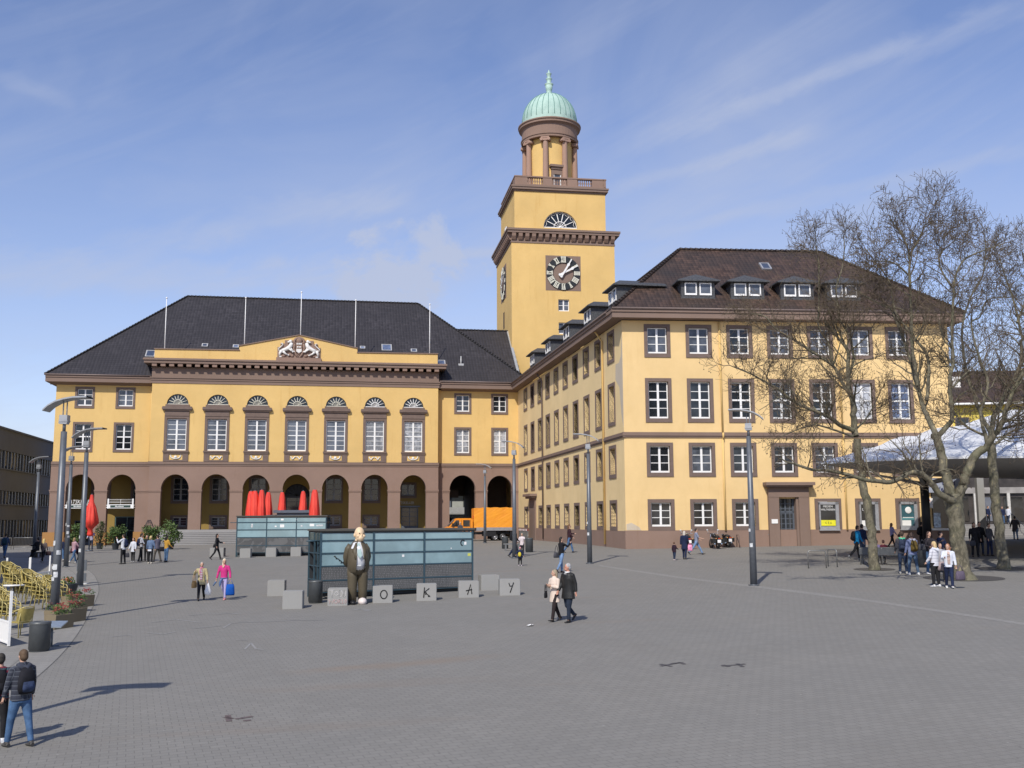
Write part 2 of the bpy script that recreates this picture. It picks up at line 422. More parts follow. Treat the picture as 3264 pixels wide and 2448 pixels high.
# ================================================================ GROUND
def axis_vals(lo, hi, inner_lo, inner_hi, st):
    v = [lo]; x = lo
    while x < inner_lo - 20: x += max(20, (inner_lo - x) * .35); v.append(min(x, inner_lo))
    if v[-1] < inner_lo: v.append(inner_lo)
    x = inner_lo
    while x < inner_hi: x += st; v.append(x)
    while x < hi: x += max(20, (x - inner_hi) * .5); v.append(x)
    return v
XS = axis_vals(-900, 900, -60, 60, 3); YS = axis_vals(-60, 1500, -5, 125, 2.5)
g = MB(); P = [(x, y, gz(x, y)) for y in YS for x in XS]; nx = len(XS)
g.add(P, [(j * nx + i, j * nx + i + 1, (j + 1) * nx + i + 1, (j + 1) * nx + i) for j in range(len(YS) - 1) for i in range(nx - 1)], 0, True)
def paving(name, base, bw, bh, rot, mort=.006, contrast=.5, big=True):
    t = NT(name)
    v = t.coord('Object', rot=(0, 0, rot))
    b = t.n('ShaderNodeTexBrick'); t.L(v, b.inputs['Vector'])
    b.inputs['Scale'].default_value = 1; b.inputs['Brick Width'].default_value = bw; b.inputs['Row Height'].default_value = bh
    b.inputs['Mortar Size'].default_value = mort; b.inputs['Mortar Smooth'].default_value = .2; b.offset = .5
    lo = tuple(c * .955 for c in base); hi = tuple(c * 1.045 for c in base)
    b.inputs['Color1'].default_value = (*lo, 1); b.inputs['Color2'].default_value = (*hi, 1)
    b.inputs['Mortar'].default_value = (*[c * contrast for c in base], 1)
    v0 = t.coord()
    f1 = t.rng(t.noise(.07, 5, v0, .6), .3, .72); f2 = t.rng(t.noise(.5, 6, v0, .7), .35, .75)
    c = t.mix(f1, b.outputs['Color'], (1.05, 1.03, 1.0), 'MULTIPLY')
    c = t.mix(t.math('MULTIPLY', f2, .32), c, tuple(k * .70 for k in base))
    if big:
        # stretched brown rust-like stain and tyre darkening
        vs = t.coord(rot=(0, 0, R_(-8)), scale=(.10, .55, 1))
        f3 = t.rng(t.noise(1.0, 4, vs, .5), .62, .78, 0, .35)
        c = t.mix(f3, c, (base[0] * 1.02, base[1] * .82, base[2] * .68))
        A_, B_ = GP(860, 2150), GP(1660, 2085); d_ = (B_ - A_); L0 = math.hypot(d_.x, d_.y); d_ = d_ / L0
        sp = t.n('ShaderNodeSeparateXYZ'); t.L(v0, sp.inputs[0])
        al = t.math('ADD', t.math('MULTIPLY', t.math('SUBTRACT', sp.outputs[0], A_.x), d_.x), t.math('MULTIPLY', t.math('SUBTRACT', sp.outputs[1], A_.y), d_.y))
        ac = t.math('ABSOLUTE', t.math('ADD', t.math('SUBTRACT', t.math('MULTIPLY', t.math('SUBTRACT', sp.outputs[0], A_.x), -d_.y), t.math('MULTIPLY', t.math('SUBTRACT', A_.y, sp.outputs[1]), d_.x)), t.math('MULTIPLY', t.math('SUBTRACT', t.noise(.8, 3, v0), .5), .9)))
        st = t.math('MULTIPLY', t.rng(ac, .55, .1), t.math('MULTIPLY', t.rng(al, 0, 1.5), t.rng(al, L0, L0 - 2)))
        c = t.mix(t.math('MULTIPLY', st, .42), c, (base[0] * 1.08, base[1] * .84, base[2] * .66))
        f5 = t.rng(t.noise(1.6, 8, v0, .8, .8), .66, .74, 0, .30)
        c = t.mix(f5, c, tuple(k * 1.45 for k in base))
    for sc_, lim, col_ in ((2.3, .055, 1.5), (1.7, .05, .45)):
        vo = t.n('ShaderNodeTexVoronoi'); vo.inputs['Scale'].default_value = sc_; t.L(v0, vo.inputs['Vector'])
        c = t.mix(t.rng(vo.outputs['Distance'], lim, lim * .7, 0, .7), c, tuple(k * col_ for k in base))
    f7 = t.rng(t.noise(.22, 7, v0, .7, .5), .55, .72, 0, .30); c = t.mix(f7, c, (base[0] * .78, base[1] * .74, base[2] * .70))
    f4 = t.rng(t.noise(90, 2, v0), .25, .75, .84, 1.14)
    m = t.n('ShaderNodeCombineColor')
    for i in range(3): t.L(f4, m.inputs[i])
    c = t.mix(1.0, c, m.outputs[0], 'MULTIPLY')
    t.setc(c); t.bump(t.math('ADD', t.math('MULTIPLY', b.outputs['Fac'], -1.0), t.math('MULTIPLY', t.noise(60, 3, v0), .25)), .35, .012)
    return t.fin(.85, 0, .25)
PAVE = paving("grey_block_paving", (.222, .213, .194), .24, .17, R_(-20.5), .0075, .70)
PAVE_L = paving("light_slab_paving", (.25, .242, .222), .9, .42, R_(-55), .010, .50, False)
PAVE_B = paving("pale_band_paving", (.262, .253, .234), .30, .30, R_(8), .006, .6, False)
tag(g.build('plaza_ground', PAVE), kind='structure')
def sheet(name, pts, m, up=.004, kind='structure', step=None):
    """thin sheet following the ground, from a strip given as pairs of points"""
    b = MB()
    for (a, c), (d, e) in zip(pts[:-1], pts[1:]):
        n = 8
        for i in range(n):
            def L(p, q, t): return (p[0] + (q[0] - p[0]) * t, p[1] + (q[1] - p[1]) * t)
            for j in range(4):
                q = [L(L(a, c, j / 4), L(d, e, j / 4), i / n), L(L(a, c, (j + 1) / 4), L(d, e, (j + 1) / 4), i / n),
                     L(L(a, c, (j + 1) / 4), L(d, e, (j + 1) / 4), (i + 1) / n), L(L(a, c, j / 4), L(d, e, j / 4), (i + 1) / n)]
                b.poly([(x, y, gz(x, y) + up) for x, y in q])
    o = b.build(name, m)
    if kind: o['kind'] = kind
    return o
def smoothcurve(P, n=6):
    out = []
    for i in range(len(P) - 1):
        p0, p1, p2, p3 = P[max(i - 1, 0)], P[i], P[i + 1], P[min(i + 2, len(P) - 1)]
        for k in range(n):
            t = k / n
            out.append(tuple(.5 * (2 * p1[j] + (p2[j] - p0[j]) * t + (2 * p0[j] - 5 * p1[j] + 4 * p2[j] - p3[j]) * t * t + (3 * p1[j] - p0[j] - 3 * p2[j] + p3[j]) * t ** 3) for j in range(len(p1))))
    out.append(tuple(P[-1])); return out
edge = smoothcurve([GP(*p)[:2] for p in ((-260, 2430), (130, 2150), (250, 2020), (308, 1910), (316, 1870), (300, 1832), (270, 1812), (225, 1795), (120, 1782), (-60, 1772))], 5)
def offs(c, d):
    out = []
    for i in range(len(c)):
        a = np.array(c[max(i - 1, 0)]); b = np.array(c[min(i + 1, len(c) - 1)]); t = (b - a) / np.linalg.norm(b - a)
        out.append((c[i][0] - t[1] * d, c[i][1] + t[0] * d))
    return out
far_l = [(x - 45, y - 2) for x, y in edge]
sheet('terrace_paving', list(zip(offs(edge, 1.75), far_l)), PAVE_L, .004)
JOINT = simple('dark_joint', (.11, .108, .10), .9)
sheet('terrace_edge_strip', list(zip(offs(edge, .025), offs(edge, .85))), PAVE_B, .006)
sheet('terrace_inner_strip', list(zip(offs(edge, .89), offs(edge, 1.75))), PAVE_B, .006)
sheet('terrace_joint', list(zip(offs(edge, 0), offs(edge, .025))), JOINT, .005)
band = [GP(*p)[:2] for p in ((1905, 1800), (2150, 1836), (2420, 1868), (2720, 1905), (3020, 1948), (3420, 2010))]
sheet('pale_paving_band', list(zip(band, [(x + .05, y - 1.5) for x, y in band])), PAVE_B, .004)

# ================================================================ TOWN HALL, main block with the arcade
aA = .1742; ZA = 1.35
I0 = (.652, 112.85)
hall = empty('town_hall', (I0[0], I0[1], ZA), aA, 'long yellow town hall with brown arched arcade, dark hipped roof and white lion relief', 'town hall')
OFF = (0, 0, -ZA)
def part(b, name, m, parent=hall, off=OFF, loc=(0, 0, 0), rot=0): return b.build(name, m, parent, loc, rot, off)
YR = -1.0
# upper walls
b = MB()
WL = [(-46.55, 15.40, 1.93, 2.25), (-42.53, 15.40, 1.93, 2.25), (-46.6, 10.88, 2.0, 3.1), (-42.6, 10.88, 2.0, 3.1)]
WR = [(-7.13, 15.32, 1.9, 2.3), (-3.02, 15.32, 1.9, 2.3), (-7.13, 10.76, 1.9, 3.1), (-3.02, 10.76, 1.9, 3.1)]
def holes(ws, band): return [(x + band, x + w - band, z + band, z + h - band) for x, z, w, h in ws]
wall_panel(b, -48.4, -38.8, 9.9, 17.95, holes(WL, .22), 0)
b.poly([(-48.4, 24, 1.3), (-48.4, 0, 1.3), (-48.4, 0, 17.95), (-48.4, 24, 17.95)])
part(b, 'side_wall', YEL)
b = MB(); wall_panel(b, -9.0, 1.2, 9.9, 17.95, holes(WR, .22), 0)
part(b, 'side_wall', YEL)
LX = [-36.19, -32.15, -28.10, -23.99, -19.92, -15.80, -11.68]
# central projecting block (risalit)
b = MB(); hs = [(x - .98, x + .98, 11.05, 14.36) for x in LX]
ra, zl = 1.1, 15.83
def lun_panel(b, x0, x1, z0, z1, cx, r, zc, y, depth, mi=0, n=14):
    """band z0..z1 with a half-round opening of radius r based on zc (=z0)"""
    b.poly([(x0, y, z0), (cx - r, y, z0), (cx - r, y, z1), (x0, y, z1)], mi); b.poly([(cx + r, y, z0), (x1, y, z0), (x1, y, z1), (cx + r, y, z1)], mi)
    for i in range(n):
        a, c = math.pi - math.pi * i / n, math.pi - math.pi * (i + 1) / n
        p, q = (cx + r * math.cos(a), zc + r * math.sin(a)), (cx + r * math.cos(c), zc + r * math.sin(c))
        b.poly([(p[0], y, p[1]), (q[0], y, q[1]), (q[0], y, z1), (p[0], y, z1)], mi)
        b.poly([(p[0], y, p[1]), (p[0], y + depth, p[1]), (q[0], y + depth, q[1]), (q[0], y, q[1])], mi)
wall_panel(b, -38.8, -9.0, 9.9, zl, hs, YR, .3)
xe = [-38.8] + [(LX[i] + LX[i + 1]) / 2 for i in range(6)] + [-9.0]
for i, x in enumerate(LX): lun_panel(b, xe[i], xe[i + 1], zl, 18.03, x, ra, zl, YR, .3)
for x in (-38.8, -9.0): b.poly([(x, YR, 9.6), (x, 0, 9.6), (x, 0, 18.03), (x, YR, 18.03)])
part(b, 'front_wall', YEL)
# string course along the whole front
b = MB()
for x0, x1, y in ((-48.5, -38.9, 0), (-38.9, -8.9, YR), (-8.9, 1.0, 0)):
    b.box(x0, x1, y - .13, y + .02, 9.62, 9.80); b.box(x0, x1, y - .07, y + .02, 9.45, 9.62); b.box(x0, x1, y - .05, y + .02, 9.80, 9.90)
part(b, 'string_course', BRNT)
# arcade: piers, arches
def arcade(b, x0, x1, arches, zb, zs, ztop, y, depth, n=16):
    xs = [x0] + [e for a in arches for e in a] + [x1]
    for k in range(0, len(xs), 2):
        a, c = xs[k], xs[k + 1]
        b.poly([(a, y, zb), (c, y, zb), (c, y, ztop), (a, y, ztop)]); b.poly([(a, y + depth, zb), (a, y + depth, ztop), (c, y + depth, ztop), (c, y + depth, zb)])
        if k > 0: b.poly([(a, y, zb), (a, y, zs), (a, y + depth, zs), (a, y + depth, zb)])
        if k < len(xs) - 2: b.poly([(c, y, zb), (c, y + depth, zb), (c, y + depth, zs), (c, y, zs)])
    for l, r in arches:
        cx, rd = (l + r) / 2, (r - l) / 2
        for i in range(n):
            a, c = math.pi - math.pi * i / n, math.pi - math.pi * (i + 1) / n
            p, q = (cx + rd * math.cos(a), zs + rd * 1.13 * math.sin(a)), (cx + rd * math.cos(c), zs + rd * 1.13 * math.sin(c))
            for yy in (y, y + depth): b.poly([(p[0], yy, p[1]), (q[0], yy, q[1]), (q[0], yy, ztop), (p[0], yy, ztop)])
            b.poly([(p[0], y, p[1]), (p[0], y + depth, p[1]), (q[0], y + depth, q[1]), (q[0], y, q[1])])
AL = [(-46.98, -44.18), (-42.97, -40.16)]
AC = [(-37.54, -34.75), (-33.50, -30.66), (-29.38, -26.62), (-25.32, -22.50), (-21.26, -18.43), (-17.16, -14.32), (-13.03, -10.25)]
AR = [(-7.62, -4.76), (-3.47, -.68)]
b = MB()
arcade(b, -48.5, -38.75, AL, 2.72, 7.0, 9.5, -.02, .85)
arcade(b, -38.75, -8.95, AC, 2.9, 7.0, 9.5, YR - .02, .85)
arcade(b, -8.95, .9, AR, 1.3, 7.0, 9.5, -.02, .85)
for x in (-38.75, -8.95): b.poly([(x, YR - .02, 1.3), (x, .2, 1.3), (x, .2, 9.5), (x, YR - .02, 9.5)])
b.poly([(-48.5, 6, 1.3), (-48.5, -.02, 1.3), (-48.5, -.02, 9.5), (-48.5, 6, 9.5)])
part(b, 'arcade', BRN)
b = MB()                                                            # imposts
for ar, x0, x1, y in ((AL, -48.5, -38.75, 0), (AC, -38.75, -8.95, YR), (AR, -8.95, .9, 0)):
    xs = [x0] + [e for a in ar for e in a] + [x1]
    for k in range(0, len(xs), 2):
        b.box(xs[k] - .06, xs[k + 1] + .06, y - .10, y + .80, 6.86, 7.0); b.box(xs[k] - .03, xs[k + 1] + .03, y - .06, y + .80, 6.72, 6.86)
part(b, 'impost', BRN)
xs = [-48.9, -46.98, -44.18, -42.97, -40.16, -38.2]
for k in range(0, 6, 2):                                            # plinths of the left piers, orange brown
    b = MB(); a, c = xs[k], xs[k + 1]; b.box(a - .06, c + .06, -.14, .86, 1.2, 2.72)
    part(b, 'pier_plinth', ORB)
b = MB(); b.box(-38.6, -37.60, YR - .12, -.2, 1.2, 2.9); part(b, 'pier_plinth', ORB)
# arcade interior: floor, back wall, ceiling
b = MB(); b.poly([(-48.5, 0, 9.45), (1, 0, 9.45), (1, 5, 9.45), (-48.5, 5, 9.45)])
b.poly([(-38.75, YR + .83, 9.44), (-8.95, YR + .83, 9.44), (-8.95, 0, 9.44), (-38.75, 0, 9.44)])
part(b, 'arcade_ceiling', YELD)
BW = [(-36.20, 5.65, 2.0, 2.95, 4), (-32.2, 5.65, 2.0, 2.95, 4), (-28.1, 5.65, 2.0, 2.95, 4), (-20.0, 5.65, 2.0, 2.95, 4), (-15.9, 5.65, 2.0, 2.95, 4), (-11.85, 6.2, 1.9, 1.75, 2),
      (-36.20, 2.95, 1.9, 1.45, 3), (-32.2, 2.95, 1.9, 1.45, 3), (-28.1, 2.95, 1.9, 1.45, 3), (-20.0, 2.95, 1.9, 1.45, 3), (-15.9, 2.95, 1.9, 1.45, 3), (-44.3, 5.6, 2.0, 3.0, 4), (-40.3, 5.6, 2.0, 3.0, 4)]
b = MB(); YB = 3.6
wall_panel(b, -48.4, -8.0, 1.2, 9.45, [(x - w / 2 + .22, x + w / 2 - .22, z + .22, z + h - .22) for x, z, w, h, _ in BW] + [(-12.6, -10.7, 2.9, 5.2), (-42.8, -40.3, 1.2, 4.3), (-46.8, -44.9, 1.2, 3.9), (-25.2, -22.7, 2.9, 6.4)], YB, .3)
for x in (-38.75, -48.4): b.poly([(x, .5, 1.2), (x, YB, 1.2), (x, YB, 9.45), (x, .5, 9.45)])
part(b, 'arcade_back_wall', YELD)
FRG = simple('grey_window_frame', (.26, .26, .26), .5)
for x, z, w, h, r in BW:
    window(hall, x, z, w, h, .22, r, GL_D if x != -28.1 else GL_M, r == 4, y=YB, zoff=-ZA, mull=.2, fmat=FRG)
b = MB(); b.box(-38.6, -9.1, -.2, YB, 2.2, 2.9); b.box(-9.1, -8.4, -.2, YB, 1.2, 2.9); part(b, 'arcade_floor', STONE)
b = MB()                                                            # front stairs
for k in range(9):
    z = 2.9 - .172 * (k + .5); ya = YR + .5 - .34 * (k + 1)
    b.box(-37.6, -9.6, ya, ya + .34, 1.0, z - .05); b.box(-37.63, -9.57, ya - .045, ya + .34, z - .05, z)
b.box(-37.6, -9.6, YR - .04, -.1, 2.0, 2.902)
part(b, 'front_stairs', STONE)
# doors at the back of the arcade
DOORM = simple('grey_door_paint', (.10, .115, .14), .45)
def glazed_door(x0, x1, z0, z1, y, cols, rows, m=DOORM, gl=GL_D, zsill=.25, f=.10, par=hall, label=None):
    d = MB(); d.box(x0, x0 + f, y - .05, y + .05, z0, z1); d.box(x1 - f, x1, y - .05, y + .05, z0, z1); d.box(x0 + f, x1 - f, y - .05, y + .05, z1 - f, z1)
    d.box(x0 + f, x1 - f, y - .05, y + .05, z0, z0 + zsill)
    for i in range(1, cols):
        x = x0 + (x1 - x0) * i / cols; d.box(x - .035, x + .035, y - .04, y + .04, z0 + zsill, z1 - f)
    for i in range(1, rows):
        z = z0 + zsill + (z1 - z0 - zsill) * i / rows; d.box(x0 + f, x1 - f, y - .03, y + .03, z - .025, z + .025)
    o = part(d, 'door', m, par)
    if label: o['label'] = label
    p = MB(); p.poly([(x0 + f, y + .01, z0 + zsill), (x1 - f, y + .01, z0 + zsill), (x1 - f, y + .01, z1 - f), (x0 + f, y + .01, z1 - f)]); part(p, 'pane', gl, o)
    o.location = (0, 0, 0)
    for c in o.children: c.location = (0, 0, 0)
    return o
# children of a door share the building's frame, so their own offset must not be doubled
_part = part
glazed_door(-12.6, -10.7, 2.9, 5.2, YB + .15, 2, 4, label='grey glazed cellar restaurant door at the back of the seventh arch')
glazed_door(-42.8, -40.3, 1.25, 4.3, YB + .1, 2, 2, simple('green_grey_frame', (.10, .16, .15), .4), zsill=.1)
glazed_door(-46.8, -44.9, 1.25, 3.9, YB + .1, 2, 2, zsill=.4)
glazed_door(-25.2, -22.7, 2.9, 6.4, YB + .1, 2, 5, simple('dark_wood', (.05, .045, .05), .5), zsill=.6, f=.16, label='dark arched main door behind the middle arch')
b = MB()
for x in (-23.95,):
    b.tube([(x + 1.3 * math.cos(t), YB - .02, 6.4 + 1.3 * math.sin(t)) for t in np.linspace(0, math.pi, 15)], .07, 6)
    for t in np.linspace(0, math.pi, 9)[1:-1]: b.tube([(x, YB - .02, 6.4), (x + 1.3 * math.cos(t), YB - .02, 6.4 + 1.3 * math.sin(t))], .03, 5)
    b.prism([(x + 1.3 * math.cos(t), 6.4 + 1.3 * math.sin(t)) for t in np.linspace(0, math.pi, 15)], YB - .01, YB + .04)
part(b, 'fanlight', BLACK)
LETT = simple('pale_letter', (.55, .53, .48), .5)
text_obj('wall_lettering', 'RATSKELLER', .42, LETT, hall, (-13.15, YB - .02, 5.55 - ZA), extr=.02, sx=.85)
lb = MB(); lb.box(-12.75, -10.5, YB - .25, YB, 5.22, 5.36); part(lb, 'door_canopy', GREYM)
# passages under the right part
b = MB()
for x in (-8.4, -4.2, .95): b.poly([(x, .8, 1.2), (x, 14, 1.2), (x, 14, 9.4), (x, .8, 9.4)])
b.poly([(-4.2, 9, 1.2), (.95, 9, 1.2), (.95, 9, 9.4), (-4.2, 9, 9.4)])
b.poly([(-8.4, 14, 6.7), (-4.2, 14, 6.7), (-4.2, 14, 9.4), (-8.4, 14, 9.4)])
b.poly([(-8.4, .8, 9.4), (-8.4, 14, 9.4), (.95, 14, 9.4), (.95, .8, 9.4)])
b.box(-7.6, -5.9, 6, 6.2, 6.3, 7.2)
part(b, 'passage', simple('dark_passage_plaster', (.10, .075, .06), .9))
# window surrounds of the central block
SF = simple('white_fan_bar', (.62, .60, .50), .5)
rel = MB(); rel2 = MB()
for i, x in enumerate(LX):
    s = MB(); y = YR
    s.box(x - 1.50, x + 1.50, y - .34, y + .02, 15.30, 15.52); s.box(x - 1.42, x + 1.42, y - .26, y + .02, 15.18, 15.30); s.box(x - 1.46, x + 1.46, y - .30, y + .02, 15.52, 15.60); s.box(x - 1.2, x + 1.2, y - .12, y + .25, 15.60, zl)
    s.box(x - 1.22, x + 1.22, y - .12, y + .02, 14.62, 15.18)
    s.box(x - 1.24, x + 1.24, y - .07, y + .05, 14.36, 14.62)
    s.box(x - 1.24, x - .98, y - .07, y + .28, 11.05, 14.36); s.box(x + .98, x + 1.24, y - .07, y + .28, 11.05, 14.36)
    s.box(x - .98, x + .98, y + .03, y + .28, 14.30, 14.37)
    s.box(x - 1.30, x + 1.30, y - .20, y + .25, 10.86, 11.02); s.box(x - 1.25, x + 1.25, y - .14, y + .02, 10.72, 10.86)
    for a, c, d, e in ((x - 1.24, x - .68, 9.90, 10.72), (x + .68, x + 1.24, 9.90, 10.72), (x - .68, x + .68, 10.62, 10.72), (x - .68, x + .68, 9.9, 10.06)): s.box(a, c, y - .09, y + .02, d, e)
    w = part(s, 'window', BRNF)
    f = MB(); y0 = y + .13
    f.box(x - .97, x - .89, y0, y0 + .07, 11.06, 14.30); f.box(x + .89, x + .97, y0, y0 + .07, 11.06, 14.30); f.box(x - .89, x + .89, y0, y0 + .07, 14.22, 14.30); f.box(x - .89, x + .89, y0 - .01, y0 + .07, 11.06, 11.18)
    f.box(x - .09, x + .09, y0 - .015, y0 + .07, 11.18, 14.22)
    for k in range(1, 6):
        z = 11.18 + 3.04 * k / 6; t = .10 if k == 3 else .045
        f.box(x - .89, x - .09, y0 + .005, y0 + .065, z - t / 2, z + t / 2); f.box(x + .09, x + .89, y0 + .005, y0 + .065, z - t / 2, z + t / 2)
    part(f, 'frame', WHITE, w)
    p = MB(); p.poly([(x - .97, y + .17, 11.06), (x + .97, y + .17, 11.06), (x + .97, y + .17, 14.3), (x - .97, y + .17, 14.3)]); part(p, 'pane', GL_M if i < 5 else GL_L, w)
    l = MB(); l.prism([(x + ra * math.cos(t), zl + ra * math.sin(t)) for t in np.linspace(0, math.pi, 17)], y + .22, y + .26); fl = part(l, 'fanlight', GL_D)
    f = MB(); br = .035
    for t in np.linspace(0, math.pi, 9)[1:-1]: f.tube([(x, y + .17, zl + .1), (x + (ra - .12) * math.cos(t), y + .17, zl + .06 + (ra - .12) * math.sin(t))], br, 5)
    f.tube([(x + .42 * math.cos(t), y + .17, zl + .1 + .42 * math.sin(t)) for t in np.linspace(0, math.pi, 10)], br, 5)
    f.box(x - ra + .04, x + ra - .04, y + .13, y + .2, zl, zl + .09)
    part(f, 'fan_bars', WHITE if i > 4 else SF, fl)
    # relief panel: garland or shell
    pn = MB(); pn.box(x - .67, x + .67, y - .02, y + .05, 10.07, 10.61); rp = part(pn, 'relief_panel', YELD if False else YEL)
    r = MB()
    if i % 2 == 0:
        r.tube([(x + .5 * math.cos(t), y - .06, 10.48 + .30 * math.sin(t)) for t in np.linspace(math.pi, 2 * math.pi, 10)], .055, 6); r.ball((x, y - .05, 10.36), (.16, .1, .15))
        for s_ in (-1, 1): r.tube([(x + s_ * (.5 + .06 * math.cos(t)), y - .05, 10.48 + .07 * math.sin(t)) for t in np.linspace(0, 5, 7)], .03, 5)
    else:
        for s_ in (-1, 1):
            r.tube([(x + s_ * (.06 + .22 * k), y - .06, 10.32 + .12 * math.sin(k * 3.1 + .6)) for k in np.linspace(0, 2, 14)], .06, 6)
            r.ball((x + s_ * .52, y - .05, 10.42), .08)
    part(r, 'relief', OFFW, rp)
# entablature, cornice with blocks, attic and pediment
b = MB(); x0, x1 = -38.87, -8.93
b.box(x0 - .05, x1 + .05, YR - .06, .5, 18.03, 18.35); b.box(x0 - .10, x1 + .10, YR - .12, .5, 18.35, 18.56); b.box(x0 - .16, x1 + .16, YR - .20, .5, 18.56, 18.68)
b.box(x0, x1, YR - .03, .5, 18.68, 19.66)
b.box(x0 - .08, x1 + .08, YR - .12, .5, 19.66, 19.72)
b.box(x0 - .72, x1 + .72, YR - .75, 1.5, 20.06, 20.36); b.box(x0 - .82, x1 + .82, YR - .86, 1.5, 20.36, 20.52)
b.prismx([(YR - .86, 20.52), (YR - .2, 20.68), (1.5, 20.68), (1.5, 20.52)], x0 - .82, x1 + .82)
part(b, 'cornice', BRNT)
b = MB(); n = 35
for i in range(n):
    x = x0 + .3 + (x1 - x0 - .6) * i / (n - 1); b.box(x - .24, x + .24, YR - .66, YR, 19.74, 20.06)
part(b, 'cornice_blocks', BRN)
b = MB()
att = [(-38.7, 20.68), (-9.08, 20.68), (-9.08, 21.76), (-17.77, 21.70), (-17.77, 22.16), (-23.94, 23.46), (-30.15, 22.12), (-30.15, 21.66), (-38.7, 21.60)]
att = [(x, min(z, 99)) for x, z in att]
b.prism(att, YR, 1.0); part(b, 'pediment', YEL2 if False else YEL)
b = MB(); top = att[2:]
for (xa, za), (xb, zb) in zip(top[:-1], top[1:]):
    if abs(xa - xb) < .01: continue
    b.prism([(xb - .06, zb), (xa + .06, za), (xa + .06, za + .10), (xb - .06, zb + .10)], YR - .1, 1.05)
part(b, 'coping', BRNT)
# eaves of the two side parts
for xa, xb in ((-49.3, -38.9), (-8.9, 2.2)):
    b = MB()
    b.box(xa, xb, -.88, .0, 18.04, 18.50); b.box(xa, xb, -.96, 0, 18.50, 18.72)
    b.prismx([(0, 17.82), (0, 18.04), (-.88, 18.04), (-.30, 17.93)], xa + .3, xb)
    if xa < -40: b.box(-49.3, -48.4, 0, 24, 18.04, 18.50); b.box(-49.38, -48.4, 0, 24, 18.50, 18.72)
    part(b, 'eaves', BRNT)
for xa, xb in ((-49.4, -38.95), (-8.85, 2.3)):
    b = MB(); b.tube([(xa, -.98, 18.76), (xb, -.98, 18.76)], .09, 8); part(b, 'gutter', GUTTER)
b = MB(); b.tube([(-38.92, -.08, 9.9), (-38.92, -.08, 17.9)], .07, 7); part(b, 'drainpipe', YEL)
# roof
def roof_poly(b, P, udir, mi=0):
    u = Vector(udir).normalized(); n = (Vector(P[1]) - Vector(P[0])).cross(Vector(P[2]) - Vector(P[0])).normalized(); v = n.cross(u)
    b.poly(P, mi, [((Vector(p).dot(u)), Vector(p).dot(v)) for p in P])
b = MB(); xl, xr, ye, yk, ze, zr, rl, rr_ = -49.35, 1.6, -.95, 22.95, 18.78, 29.9, -37.3, -10.3
ym = 11.
roof_poly(b, [(xl, ye, ze), (xr, ye, ze), (rr_, ym, zr), (rl, ym, zr)], (1, 0, 0))
roof_poly(b, [(xr, yk, ze), (xl, yk, ze), (rl, ym, zr), (rr_, ym, zr)], (1, 0, 0))
roof_poly(b, [(xl, yk, ze), (xl, ye, ze), (rl, ym, zr)], (0, 1, 0)); roof_poly(b, [(xr, ye, ze), (xr, yk, ze), (rr_, ym, zr)], (0, 1, 0))
# lower ridge running on to the tower
roof_poly(b, [(-9, 0.2, 19.8), (.3, 0.2, 19.8), (.3, 7.4, 26.1), (-9, 7.4, 26.1)], (1, 0, 0)); roof_poly(b, [(.3, 14.6, 19.8), (-9, 14.6, 19.8), (-9, 7.4, 26.1), (.3, 7.4, 26.1)], (1, 0, 0))
part(b, 'roof', ROOFA)
b = MB()
for P in ([(rl, ym, zr), (rr_, ym, zr)], [(xl, ye, ze), (rl, ym, zr)], [(xr, ye, ze), (rr_, ym, zr)], [(-9, 7.4, 26.1), (.3, 7.4, 26.1)]):
    n = int((Vector(P[1]) - Vector(P[0])).length / .42); A, B_ = Vector(P[0]), Vector(P[1])
    for i in range(n):
        p, q = A.lerp(B_, i / n), A.lerp(B_, (i + 1) / n); b.tube([p + Vector((0, 0, .03)), q + Vector((0, 0, .0))], [.15, .12], 6)
part(b, 'ridge_tiles', ROOFA)
SLO = (zr - ze) / (ym - ye)
def roof_window(x, yb, w, h, par=hall, zof=-ZA, slo=SLO, y0=ye, z0=ze, m=WHITE):
    """skylight lying on the front slope"""
    L = math.atan(slo); b = MB(); b.box(-w / 2, w / 2, -.02, .12, 0, h); 
    f = MB(); f.box(-w / 2, -w / 2 + .12, -.10, .05, 0, h); f.box(w / 2 - .12, w / 2, -.10, .05, 0, h); f.box(-w / 2 + .12, w / 2 - .12, -.10, .05, 0, .1); f.box(-w / 2 + .12, w / 2 - .12, -.10, .05, h - .1, h)
    z = z0 + (yb - y0) * slo + zof
    o = f.build('skylight', m, par, (x, yb, z + .04), (-(math.pi / 2 - L), 0, 0))
    p = MB(); p.poly([(-w / 2 + .1, -.06, .1), (w / 2 - .1, -.06, .1), (w / 2 - .1, -.06, h - .1), (-w / 2 + .1, -.06, h - .1)]); p.build('pane', GL_B, o)
    return o
ZINC = simple('zinc_flashing', (.45, .45, .44), .5, .3)
roof_window(-39.6, 1.55, 1.0, 1.2, m=ZINC); roof_window(-34.2, 3.15, .65, .6, m=ZINC); roof_window(-30.9, 3.1, .65, .6, m=ZINC)
roof_window(-17.1, 3.4, .6, .5, m=ZINC); roof_window(-14.4, 3.2, 1.15, 1.25, m=ZINC); roof_window(-11.35, 3.1, .7, .6, m=ZINC); roof_window(-8.5, 1.0, 1.1, 1.3, m=ZINC)
b = MB(); b.box(-49.0, -46.4, 8.6, 9.6, 19, 21.0); b.prismx([(8.4, 21.0), (9.8, 21.0), (9.1, 21.25)], -49.1, -46.0); part(b, 'chimney', SLATE)
b = MB(); b.tube([(-6.2, 1.55, 20.6), (-6.2, 1.5, 22.0)], .07, 6); b.box(-6.5, -5.9, 1.35, 1.7, 20.9, 21.15); part(b, 'vent_pipe', ZINC)
b = MB(); b.box(.05, .16, 1.0, 8, 20.3, 20.4)
